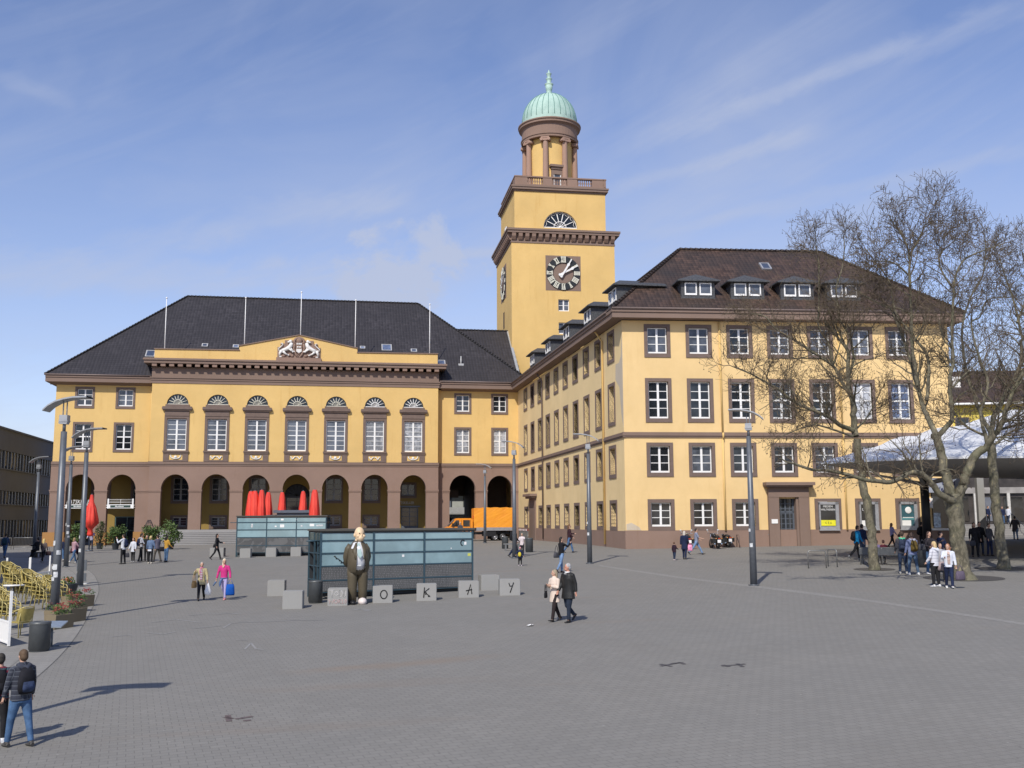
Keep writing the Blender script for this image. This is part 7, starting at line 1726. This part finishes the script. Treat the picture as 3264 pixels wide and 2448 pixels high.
# -- under the plane trees and the canopy
P = person((2733, 1786), (2733, 1669), 78, 'teenager in bright blue jacket and black trousers leaning right behind the first plane tree', cloth('bright_blue_jacket', (.01, .20, .42), .15), BLK2, 'short', (.03, .02, .015), (.2, .2, .2), ((16, 8), (-26, 18)), ((14, 8, 20), (14, 8, 20)), lean=6)
backpack(P, BLK, 'black backpack on the teenager in the bright blue jacket')
P = person((2752, 1780), (2750, 1668), 60, 'teenager in dark navy jacket beside the bright blue jacket', NAVYC, DJEANS, 'short', (.03, .02, .015), (.1, .1, .1), stand, ((6, 8, 14), (6, 8, 14)))
P = person((2845, 1745), (2840, 1666), 80, 'girl with long brown hair in lavender top walking right by the wall', cloth('lavender_top', (.26, .24, .38), .2), BLK2, 'long', (.15, .08, .04), (.03, .03, .03), walkL, ((30, 10, 40), (10, 10, 30)), female=True)
handbag(P['hands'][1] + Vector((.1, -.1, .1)), 'brown clutch bag of the girl in the lavender top', cloth('brown_clutch', (.10, .04, .04)), .26, .18, .08, .05, .2)
P = person((2880, 1830), (2880, 1690), 10, 'boy in dark jacket with bright green hood, back to the camera', DGRY, DJEANS, 'puffy', (.07, .045, .03), (.35, .34, .32), stand, ((10, 10, 20), (6, 10, 14)), hood=cloth('green_hood', (.12, .62, .34)), wide=1.08)
backpack(P, cloth('slate_backpack', (.03, .04, .07)), 'slate blue backpack on the boy with the green hood')
P = person((2912, 1833), (2908, 1699), -8, 'boy in blue grey hooded top and loose jeans with an olive backpack', cloth('blue_grey_hoodie', (.16, .19, .32), .2), cloth('worn_blue_jeans', (.07, .11, .17), .4), 'short', (.07, .045, .035), (.6, .6, .6), ((4, 4, .14), (-4, 4, .14)), ((6, 10, 14), (6, 10, 14)), hood=cloth('pale_grey_hood', (.38, .38, .44)), wide=1.05)
backpack(P, cloth('olive_backpack', (.11, .075, .02), .3), 'olive brown backpack on the boy in the blue grey hooded top')
P = person(GP(2941, 1758), (2941, 1664), 70, 'person in black with a rucksack just right of the black canopy column', BLK, BLK2, 'short', (.02, .015, .012))
backpack(P, BLK, 'black rucksack on the person right of the canopy column')
P = person((2968, 1831), (2968, 1692), 160, 'brown haired girl in dark jacket and white shoes left of the white quilted jacket', cloth('dark_floral_jacket', (.035, .03, .035), .5), JEANS, 'long', (.09, .055, .045), (.65, .65, .66), ((6, 4), (-4, 6)), ((50, 14, 70), (20, 14, 60)), hem=.80, female=True)
handbag(P['sh'][1] + Vector((-.20, -.1, .0)), 'grey bag of the brown haired girl under the canopy', DGRY, .40, .28, .14, .18, .3)
P = person((3004, 1822), (3003, 1695), 150, 'dark haired boy in black jacket left of the big plane trunk', NAVYC, BLK2, 'puffy', (.04, .02, .015), (.03, .03, .03), stand, ((20, 12, 40), (20, 12, 40)))
P = person((2984, 1871), (2976, 1727), -35, 'blonde girl in white quilted jacket and black skirt with a big silver bag', striped('quilted_white_jacket', [(.66, .66, .70), (.60, .60, .66), (.66, .66, .7), (.42, .42, .48)], 9), BLK2, 'bob', (.55, .40, .20), (.70, .70, .70), stand, ((8, 10, 30), (14, 10, 50)), hem=.80, female=True, wide=1.12, collar=True, hood=WHT)
handbag(P['sh'][1] + Vector((.12, -.10, -.18)), 'large silver and brown handbag of the girl in the white quilted jacket', cloth('silver_brown_bag', (.28, .22, .22), .5), .40, .34, .18, .26, .4)
P = person((3003, 1856), (3000, 1733), 185, 'person in pale grey top partly hidden between the two white jackets', cloth('pale_grey_top', (.36, .36, .38), .1), BLK2, 'short', (.18, .13, .10), (.1, .1, .1), stand, ((30, 12, 60), (10, 12, 20)))
P = person((3028, 1875), (3021, 1733), 195, 'girl with auburn hair in open white jacket facing the camera with a purple bag', WHT, NAVYC, 'long', (.34, .15, .07), (.60, .60, .58), ((14, 4), (-12, 12)), ((4, 10, 10), (30, 12, 70, .3)), hem=.84, female=True, turn=25, wide=1.08, extra=[('patterned_top', 'front', cloth('patterned_top', (.40, .30, .26), .7))])
handbag(P['hands'][0] + Vector((.12, -.05, .08)), 'purple grey chequered bag of the auburn haired girl in white', plaid('purple_check', (.085, .065, .10), (.15, .12, .16), (.07, .05, .08), 24), .44, .34, .16, .22, .3)
for (px, py, tp_, hd_, lab, m, lg, hr) in ((3110, 1776, 1661, 190, 'woman in long black coat with a grey bag right of the big plane trunk', BLK, BLK2, (.04, .03, .025)), (3127, 1771, 1663, 175, 'person in black jacket close behind the long black coat', BLK, DJEANS, (.02, .015, .012)), (3157, 1773, 1669, 150, 'young person in dark vest half hidden by the rightmost trunk', DGRY, NAVYC, (.04, .03, .02))):
    P = person((px, py), (px, tp_), hd_, lab, m, lg, 'bob' if 'woman' in lab else 'short', hr, (.02, .02, .02), stand, ((6, 12, 14), (6, 12, 14)), hem=.66 if 'long' in lab else .82, female='woman' in lab, skin=SKIN)
    if 'with a grey bag' in lab: handbag(P['hands'][1] + Vector((.1, -.15, .2)), 'grey shoulder bag on the woman in the long black coat, right of the big trunk', DGRY, .36, .30, .14, .2, .2)
# two children sitting on the bench
for x, lab, m in ((2814, 'child with dark hair and patterned top sitting on the mesh bench, left one', cloth('patterned_purple_top', (.20, .16, .30), .6)), (2836, 'child with brown hair and dark red top sitting on the mesh bench, right one', cloth('dark_red_top', (.09, .02, .03), .3))):
    A = GP(x, 1801.5); P = person(A + Vector((0, .75, 0)), (x, 1729), 12, lab, m, BLK2, 'short', (.06, .025, .02), (.03, .02, .02), ((78, 80), (78, 80)), ((30, 10, 60), (30, 10, 60)), height=1.52)
# ================================================================ PLANE TREES, bare
t = NT('plane_tree_bark'); v = t.coord(); n1 = t.noise(5.0, 6, t.coord(scale=(1, 1, .6)), .62, .8); n2 = t.noise(9, 5, v, .65)
c = t.mix(t.rng(n1, .44, .50), (.098, .088, .062), (.165, .148, .105)); c = t.mix(t.rng(n1, .60, .66), c, (.30, .255, .15)); c = t.mix(t.rng(n2, .5, .72, 0, .55), c, (.07, .065, .045)); c = t.mix(t.rng(t.noise(1.1, 4, v), .5, .75, 0, .35), c, (.11, .13, .06))
t.setc(c); t.bump(n2, .5, .03); BARK = t.fin(.85, 0, .2)
TWIG = simple('twig_bark', (.13, .100, .066), .85, var=.3, scale=2)
SEED = simple('seed_ball_brown', (.065, .045, .028), .9)
def W3(px, py, y):
    if py < 820: py = 820 - (820 - py) * .58
    return Vector((XT(px, py, y), y, HT(px, py, y)))
def plane_tree(base, y, limbs, lab, seed, reach, ymax):
    """limbs: (pixel polyline, start radius, end radius, depth drift, twigginess)"""
    rnd = random.Random(seed); g0 = GP(*base) if isinstance(base, tuple) else base
    o = empty('plane_tree', g0, 0, lab, 'tree', 'bare plane trees at the right'); L0 = g0
    trunk = MB(); boughs = MB(); twigs = MB(); balls = MB(); nt_ = [0]
    def seg(b, P, R, n): b.tube([p - L0 for p in P], R, n, cap=False)
    def grow(p, d, L_, r, lv):
        if lv == 0 or nt_[0] > ymax: return
        P = [p]; n = 4; dd = d.normalized(); 
        for i in range(n):
            w_ = Vector((rnd.gauss(0, 1), rnd.gauss(0, 1), rnd.gauss(0, 1))) * .22; w_.z += .06; dd = (dd + w_).normalized(); P.append(P[-1] + dd * L_ / n)
        R = [r * (1 - .62 * i / n) for i in range(n + 1)]; seg(twigs if r < .035 else boughs, P, [max(q, .0078) for q in R], 3 if r < .02 else (5 if r < .05 else 7)); nt_[0] += 1
        for i in range(1, n + 1):
            for _ in range(2 if lv > 1 else 1):
                if rnd.random() < (.80, .80, .78, .72)[lv]:
                    side = Vector((rnd.gauss(0, 1), rnd.gauss(0, 1), rnd.gauss(0, 1))); loc = (P[i] - P[i - 1]).normalized(); side = (side - loc * side.dot(loc)).normalized()
                    nd = (loc * rnd.uniform(.55, 1.0) + side * rnd.uniform(.6, 1.05) + Vector((0, 0, .10))).normalized()
                    grow(P[i], nd, L_ * rnd.uniform(.46, .72), R[i] * .60, lv - 1)
        if lv == 1 and rnd.random() < .30:
            q = P[-1]; h = rnd.uniform(.06, .18); balls.tube([q - L0, q - L0 - Vector((0, 0, h))], .004, 3, cap=False)
            c_ = q - L0 - Vector((0, 0, h + .025)); rr = .030
            balls.add([c_ + Vector(v_) * rr for v_ in ((1, 0, 0), (-1, 0, 0), (0, 1, 0), (0, -1, 0), (0, 0, 1), (0, 0, -1))], [(0, 2, 4), (2, 1, 4), (1, 3, 4), (3, 0, 4), (2, 0, 5), (1, 2, 5), (3, 1, 5), (0, 3, 5)])
    for k, (pts, r0, r1, drift, tw, *rest) in enumerate(limbs):
        y0 = y + (rest[0] if rest else 0)
        P = smoothcurve([tuple(W3(px, py, y0 + drift * i / max(1, len(pts) - 1))) for i, (px, py) in enumerate(pts)], 4); P = [Vector(p) for p in P]; m = len(P) - 1
        if isinstance(r0, list): R = [float(np.interp(i / m, np.linspace(0, 1, len(r0)), r0)) for i in range(m + 1)]; r0 = max(r0)
        else: R = [r0 + (r1 - r0) * (i / m) ** .8 for i in range(m + 1)]
        for i in range(m + 1): P[i] = P[i] + Vector((rnd.gauss(0, 1), rnd.gauss(0, 1), 0)) * min(.03, R[i] * .18)
        if k == 0 and rest == []:
            R[0] *= 1.30; R[1] *= 1.12; P[0] = P[0] - Vector((0, 0, .15))
        R = [q * (1 + .035 * rnd.uniform(-1, 1)) for q in R]
        seg(trunk if r0 > .16 else boughs, P, R, 14 if r0 > .2 else 9)
        if tw:
            cnt = int(tw * 2.1)
            for j in range(cnt):
                i = int(m * (.22 + .78 * (j + rnd.random()) / cnt)); i = min(max(i, 1), m); loc = (P[i] - P[i - 1]).normalized()
                side = Vector((rnd.gauss(0, 1), rnd.gauss(0, 1), rnd.gauss(0, .7))); side = (side - loc * side.dot(loc)).normalized()
                nd = (loc * rnd.uniform(.4, .9) + side + Vector((0, 0, .25))).normalized()
                grow(P[i], nd, reach * rnd.uniform(.55, 1.05) * (1.12 - .62 * i / m), min(R[i] * .55, .045), 3)
            grow(P[-1], (P[-1] - P[-3]).normalized(), reach * .38, R[-1] * .9, 3)
    trunk.build('trunk', BARK, o); boughs.build('limb', BARK, o); tw_ = twigs.build('twigs', TWIG, o); tw_['kind'] = 'stuff'; bl = balls.build('seed_balls', SEED, o); bl['kind'] = 'stuff'
    return nt_[0]
N1 = lambda *P: [(2448 + x * .3689, 1000 + y * .3689) for x, y in P]       # reading points of the crop used to trace the limbs
N2 = lambda *P: [(2448 + x * .3689, 550 + y * .3689) for x, y in P]
y1 = GP(2787, 1817).y
plane_tree((2787, 1817), y1, [
    ([(2787, 1817), (2783, 1760), (2775, 1690), (2765, 1610), (2752, 1540), (2738, 1470), (2729, 1400)], [.25, .22, .20, .20, .19, .18, .18], .19, 0, 0),
    (N1((760, 1060), (740, 900), (745, 800), (710, 680), (690, 540), (690, 330), (640, 250)) + N2((600, 1420), (560, 1300)), .17, .05, 1.2, 9, 0.01),
    (N1((745, 1010), (620, 960), (540, 900), (430, 850), (240, 770), (100, 660), (-20, 590)) + [(2390, 1190), (2340, 1170)], .12, .03, -2.2, 12, 0.01),
    (N1((715, 700), (640, 590), (560, 450), (400, 340), (250, 240), (80, 140)) + [(2440, 1010), (2395, 1000)], .10, .03, 1.6, 10, .4),
    (N1((690, 560), (740, 380), (700, 180), (620, 40)) + N2((590, 1000), (640, 830), (660, 560), (650, 420)), .08, .02, 1.0, 9, .8),
    (N1((560, 430), (520, 250), (440, 120)) + N2((440, 1150), (440, 800), (420, 600), (410, 380)), .07, .02, .6, 9, 1.2),
    (N1((730, 1060), (560, 1000), (400, 960), (260, 1000), (120, 1060)), .06, .02, -1.5, 8, -.2),
    (N1((745, 1010), (830, 930), (900, 820), (960, 700)), .06, .02, 1.0, 5, .2)],
    'slim plane tree leaning left, leftmost of the three, behind it the mesh bench', 11, 2.5, 99999)
y2 = GP(3071, 1848).y
T2 = [([(3071, 1848), (3063, 1790), (3053, 1720), (3047, 1660), (3042, 1600), (3040, 1570)], [.42, .33, .30, .33, .37, .33], .34, 0, 0),
    ([(3036, 1590), (3018, 1540), (3008, 1480), (2992, 1420), (2982, 1385)], .22, .16, .3, 0, -.1),
    (N1((1450, 1050), (1400, 930), (1340, 800), (1300, 650), (1250, 480), (1200, 300)) + N2((1080, 1200), (1000, 1150), (900, 1100)), .13, .04, 2.2, 8, .2),
    (N1((1290, 620), (1260, 420), (1245, 250)) + N2((1235, 1150), (1225, 900), (1220, 700), (1190, 520), (1130, 320), (1080, 230), (1040, 90)), .10, .015, .6, 10, .8),
    (N2((1225, 700), (1270, 560), (1320, 400), (1360, 250), (1440, 190), (1560, 190)), .05, .015, .8, 8, 1.3),
    (N2((1225, 900), (1120, 800), (1000, 765), (900, 770)), .05, .015, -.8, 6, 1.2),
    (N1((1470, 1060), (1560, 960), (1590, 850), (1570, 600), (1600, 400), (1590, 200)) + N2((1600, 1100), (1620, 900), (1700, 750), (1850, 640), (2050, 520)), .12, .02, -1.0, 11, .3),
    (N1((1370, 750), (1390, 500), (1370, 350), (1270, 220), (1200, 130)) + N2((1100, 1200), (1050, 950), (950, 800), (840, 600)), .085, .02, 1.8, 9, .5),
    (N2((1600, 1000), (1500, 850), (1480, 700), (1560, 560), (1640, 440)), .05, .015, 1.0, 7, .0),
    ([(3050, 1600), (3020, 1590), (2990, 1570), (2960, 1530), (2930, 1508), (2900, 1506), (2870, 1525), (2835, 1537), (2800, 1534), (2760, 1530), (2700, 1512), (2640, 1500), (2590, 1497), (2530, 1478)], .155, .05, -2.6, 9, -.15),
    ([(3052, 1590), (3068, 1550), (3080, 1515), (3105, 1455), (3135, 1430)], .20, .17, -.4, 0, -.1),
    (N1((1870, 1170), (1920, 1100), (2000, 980), (2060, 820), (2130, 640), (2230, 480), (2350, 330)), .15, .05, -1.6, 9, -.5),
    (N1((1900, 1130), (1860, 980), (1840, 850), (1900, 600), (1850, 450), (1800, 300)) + N2((1760, 1300), (1830, 1250), (1900, 1100), (2080, 1080)), .09, .02, .8, 9, -.3),
    (N1((1890, 1060), (1740, 990), (1640, 900), (1600, 830)), .06, .03, 1.0, 4, -.2),
    (N1((2010, 1000), (2150, 960), (2300, 900)), .06, .03, -1, 4, -.4)]
plane_tree((3071, 1848), y2, T2, 'thick gnarled plane tree with long low limb, nearest the camera', 23, 2.3, 99999)
y3 = GP(3202, 1815).y
plane_tree((3202, 1815), y3, [
    ([(3202, 1815), (3193, 1750), (3182, 1680), (3173, 1600), (3166, 1520), (3160, 1450), (3158, 1400)], [.28, .24, .22, .21, .21, .2, .19], .20, 0, 0),
    (N1((1925, 1100), (1950, 900), (2050, 700), (2180, 440), (2190, 250)) + N2((2190, 1400), (2120, 1100), (2050, 900), (1990, 700)), .15, .02, 1.5, 13, .01),
    (N1((1920, 1150), (2000, 1100), (2120, 1010), (2300, 960)), .08, .03, .5, 5, .01),
    (N1((1930, 1050), (1830, 850), (1760, 650), (1700, 450)) + N2((1680, 1350), (1740, 1100), (1850, 900), (1880, 700), (1870, 380)), .10, .02, 2, 11, .01),
    (N2((2150, 1300), (2250, 1000), (2200, 700)), .07, .02, 1, 8, 1.0),
    (N1((2180, 440), (2330, 200)) + [(3330, 960), (3350, 850)], .09, .02, 0, 8, 1.4)],
    'tall plane tree at the right, trunk in front of the shaded street', 37, 2.5, 99999)
# round grates and soil rings at the foot of the trees
GRT = NT('iron_grate'); v = GRT.coord(); w = GRT.n('ShaderNodeTexWave', wave_type='RINGS', rings_direction='Z'); w.inputs['Scale'].default_value = 4; GRT.L(v, w.inputs['Vector']); GRT.setc(GRT.mix(w.outputs['Fac'], (.03, .028, .025), (.12, .11, .10))); GRTM = GRT.fin(.7)
for p, r, lab in (((2787, 1815), .95, 'round tree grate under the leaning plane tree'), ((3071, 1843), 1.6, 'round tree grate under the thick plane tree'), ((3202, 1813), 1.3, 'round tree grate under the rightmost plane tree')):
    g0 = GP(*p); b = MB(); n = 30
    for k in range(n):
        a, c = 6.2832 * k / n, 6.2832 * (k + 1) / n; q = [(g0.x + R * math.cos(t_), g0.y + R * math.sin(t_)) for R, t_ in ((.25, a), (r, a), (r, c), (.25, c))]
        b.poly([(x - g0.x, y_ - g0.y, gz(x, y_) + .012 - g0.z) for x, y_ in q])
    o = b.build('tree_grate', GRTM, None, g0); tag(o, lab, 'tree grate', 'round tree grates')

# ================================================================ WHITE CANOPY
t = NT('white_membrane'); v = t.coord(); t.setc(t.mix(t.rng(t.noise(.6, 4, v), .3, .7), (.62, .63, .64), (.76, .77, .78))); t.bump(t.noise(.8, 2, t.coord(scale=(1, .35, 1))), .3, .03); MEMB = t.fin(.6)
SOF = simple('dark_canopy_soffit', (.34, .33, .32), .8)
can = empty('canopy_roof', (24.9, 62.0, gz(24.9, 62)), 0, 'big white domed membrane roof on a black column at the right edge', 'canopy')
C0 = Vector((24.9, 62.0, gz(24.9, 62))); ZC = 6.75
cA, cB, cC, cD = Vector((16.6, 55.0)), Vector((24.0, 50.6)), Vector((58, 50.6)), Vector((29.4, 72.0)); cE = Vector((58, 92))
# plan outline: left tip, curved front edge, far right, back edge
nu, nv = 44, 18; top = MB(); P = []; Q = []
fr = [Vector(q) for q in smoothcurve([(16.6, 55.4), (19.2, 52.6), (22.5, 50.9), (28, 50.4), (40, 50.6), (60, 50.6)], 9)][:nu + 1]
bkc = [Vector(q) for q in smoothcurve([(16.6, 55.4), (20.2, 61.0), (24.6, 67.0), (28.8, 71.6), (40, 79), (60, 92)], 9)][:nu + 1]
nu = min(len(fr), len(bkc)) - 1
for i in range(nu + 1):
    for j in range(nv + 1):
        s_ = j / nv; q = fr[i].lerp(bkc[i], s_); d = (q - Vector((16.6, 55.4))).length
        ridge = math.sin(math.pi * min(1, max(0, s_))) ** .8
        hgt = min(1, d / 15) ** 1.0; z = ZC + (3.2 * hgt * ridge) + .20 * math.sin(i * .9) * ridge * hgt + .12 * math.sin(s_ * 11 + i * .5) * ridge * hgt
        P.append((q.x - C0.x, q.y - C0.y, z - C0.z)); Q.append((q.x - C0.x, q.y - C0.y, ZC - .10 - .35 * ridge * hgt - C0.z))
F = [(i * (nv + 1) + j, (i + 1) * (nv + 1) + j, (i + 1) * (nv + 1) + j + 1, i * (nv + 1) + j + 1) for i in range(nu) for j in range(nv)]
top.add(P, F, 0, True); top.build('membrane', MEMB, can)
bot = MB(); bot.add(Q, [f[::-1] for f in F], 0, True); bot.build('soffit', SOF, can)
rim = MB()
for i in range(nu):
    for j in (0, nv):
        a, c = i * (nv + 1) + j, (i + 1) * (nv + 1) + j; rim.poly([Q[a], Q[c], P[c], P[a]])
rim.build('rim', MEMB, can)
b = MB(); b.tube([(0, 0, 0), (-.05, -.1, ZC - .5 - C0.z)], .25, 20); b.build('column', BLACK, can)
b = MB()
for a in np.linspace(0, 6.283, 7)[:-1]: b.tube([(-.05, -.1, ZC - 1.0 - C0.z), (3.2 * math.cos(a), 3.2 * math.sin(a), ZC - .35 - C0.z)], [.14, .05], 6)
b.build('strut', SOF, can)

# ================================================================ BACKGROUND RIGHT: steps, street, shops, yellow house with brown roof
def stepped(x0, x1, y0, n, z0): pass
st_ = empty('street_steps', (43, 92, 1.9), -.16, 'broad grey street steps rising behind the plane trees at the right', 'steps')
b = MB()
for k in range(8): b.box(-9, 26, .42 * k, .42 * k + 12, -.4, .15 * (k + 1) - .03); b.box(-9, 26, .42 * k - .03, .42 * k + .40, .15 * (k + 1) - .04, .15 * (k + 1))
b.build('steps', STONE, st_)
for x in (-6, 2.5, 11): q = MB(); q.tube([(x, -.3, 0), (x, -.3, 1.0), (x, 3.4, 2.2), (x, 3.4, 1.1)], .04, 6); q.build('handrail', GREYD, st_)
sh = empty('street_shops', (45.0, 105, 2.9), -.16, 'dark shop fronts with white pillars under the buildings at the right edge', 'building')
b = MB(); b.box(-10, 30, .5, 10, 0, 9); b.build('wall', simple('dark_shop_front', (.045, .038, .034), .5, var=.5, scale=1), sh)
b = MB(); b.box(-10, 30, .2, .5, 3.3, 3.9); b.build('fascia', simple('pale_shop_fascia', (.30, .28, .26), .6, var=.4, scale=.6), sh)
for x in (-8.2, -4.6, -1.2, 2.2, 5.4, 8.8): b = MB(); b.box(x - .14, x + .14, .1, .4, 0, 3.3); b.build('pillar', simple('pale_pillar', (.52, .50, .46), .6), sh)
for k in range(8):
    b = MB(); b.box(-8.0 + k * 2.6, -6.2 + k * 2.6, .42, .48, .5, 2.9); b.build('shop_window', GL_D if k % 2 else GL_M, sh)
yh = empty('yellow_house', (40, 112, 3), -.13, 'bright yellow house with brown tiled roof behind the white canopy', 'house')
YB_ = plaster('lemon_plaster', (.78, .62, .13), amount=.15, streak=.2)
b = MB(); b.box(-3.5, 30, 0, 12, 0, 13.0); b.build('wall', YB_, yh)
b = MB(); roof_poly(b, [(-4, -.8, 13.0), (31, -.8, 13.0), (31, 5.6, 17.4), (-4, 5.6, 17.4)], (1, 0, 0)); b.poly([(-4, -.8, 13.0), (-4, 5.6, 17.4), (-4, 12.8, 13.0)]); roof_poly(b, [(31, 12.8, 13.0), (-4, 12.8, 13.0), (-4, 5.6, 17.4), (31, 5.6, 17.4)], (1, 0, 0)); b.build('roof', ROOFC, yh)
b = MB(); b.tube([(-4, -.95, 12.95), (31, -.95, 12.95)], .13, 8); b.build('gutter', WHITE, yh)
for k in range(9):
    b = MB(); x = -2.4 + 2.15 * k
    if k in (3, 4, 6, 7): continue
    b.box(x, x + 1.5, -.05, .1, 9.2, 11.6); w_ = b.build('window', BRNF, yh); b = MB(); b.box(x + .12, x + 1.38, -.07, -.04, 9.3, 11.48); b.build('pane', GL_D, w_)
b = MB(); b.box(9, 9.9, 2.4, 3.3, 13, 16.4); b.box(17, 18, 3, 4, 13, 16.8); b.build('chimney', OFFW, yh)
pn = empty('grey_pillar', (XT(3125, 1600, 79), 79, gz(31, 79)), -.1, 'pale grey square pillar at the edge of the corner shop', 'pillar'); b = MB(); b.box(-.25, .25, -.25, .25, 0, 5.6); b.build('shaft', CONC, pn); b = MB(); b.box(-.3, .3, -.3, .3, 5.6, 5.75); b.build('capital', CONC, pn)
for (px, yy, H, hd_, lab, m, lg) in ((3237, 80, 1.85, 20, 'man in dark coat and jeans walking away toward the steps', DGRY, LJEANS), ):
    P = person(at(px, yy), (px, 1642), hd_, lab, m, lg, 'short', (.03, .025, .02), (.02, .02, .02), walkL, ((10, 18, 20), (-10, 18, 20)), hem=.62, height=H, wide=1.1)
for (px, H, hd_, lab, m, lg) in ((3214, 1.75, 60, 'person in white shirt and dark trousers on the upper street above the steps', WHT, DJEANS), (3137, 1.8, 180, 'left dark figure on the upper street before the shops', BLK, BLK2), (3150, 1.75, 150, 'right dark figure on the upper street before the shops', NAVYC, BLK2), (3195, 1.7, 190, 'figure in navy standing by the shop pillar on the upper street', NAVYC, JEANS)):
    x = XT(px, 1640, 99.5); P = person(Vector((x, 99.5, 3.1)), (px, 1600), hd_, lab, m, lg, 'short', (.04, .03, .02), height=H, legs=walkL if 'white' in lab else stand)
# seen through the passage of the town hall
cb = empty('courtyard_building', (-7.5, 150, 1.5), aA, 'pale grey building with balconies seen through the open arch', 'building')
b = MB(); b.box(-16, 14, 0, 8, 0, 14); b.build('wall', simple('pale_grey_render', (.38, .39, .36), .8, var=.2, scale=.4), cb)
for k in range(4):
    for j in range(6):
        b = MB(); x = -9 + 3.1 * j; b.box(x, x + 1.4, -.08, .02, .8 + 3.2 * k, 2.6 + 3.2 * k); b.build('window', GL_M if (j + k) % 2 else GL_D, cb)
for k in range(1, 4):
    b = MB(); b.box(-10, 8, -1.2, 0, 3.2 * k - .1, 3.2 * k); b.box(-10, 8, -1.22, -1.18, 3.2 * k, 3.2 * k + .9); b.build('balcony', ZINC, cb)
for x in (-6, -2.5, 1): b = MB(); b.tube([(x, -2, 0), (x, -2, 9)], .06, 6); b.build('scaffold_pole', ZINC, cb)
bt = empty('background_tree', (50, 150, 3), 0, 'dark fir tree showing above the brown roof at the right', 'tree'); rnd = random.Random(4)
b = MB(); b.tube([(0, 0, 0), (0, 0, 22)], [.3, .05], 8); b.build('trunk', BARK, bt); b = MB()
for k in range(16): leafcloud(b, (0, 0, 12 + .65 * k), 2.6 * (1 - k / 17), 160, .5, rnd, .5)
b.build('crown', simple('fir_green', (.02, .035, .015), .8, var=.4), bt)
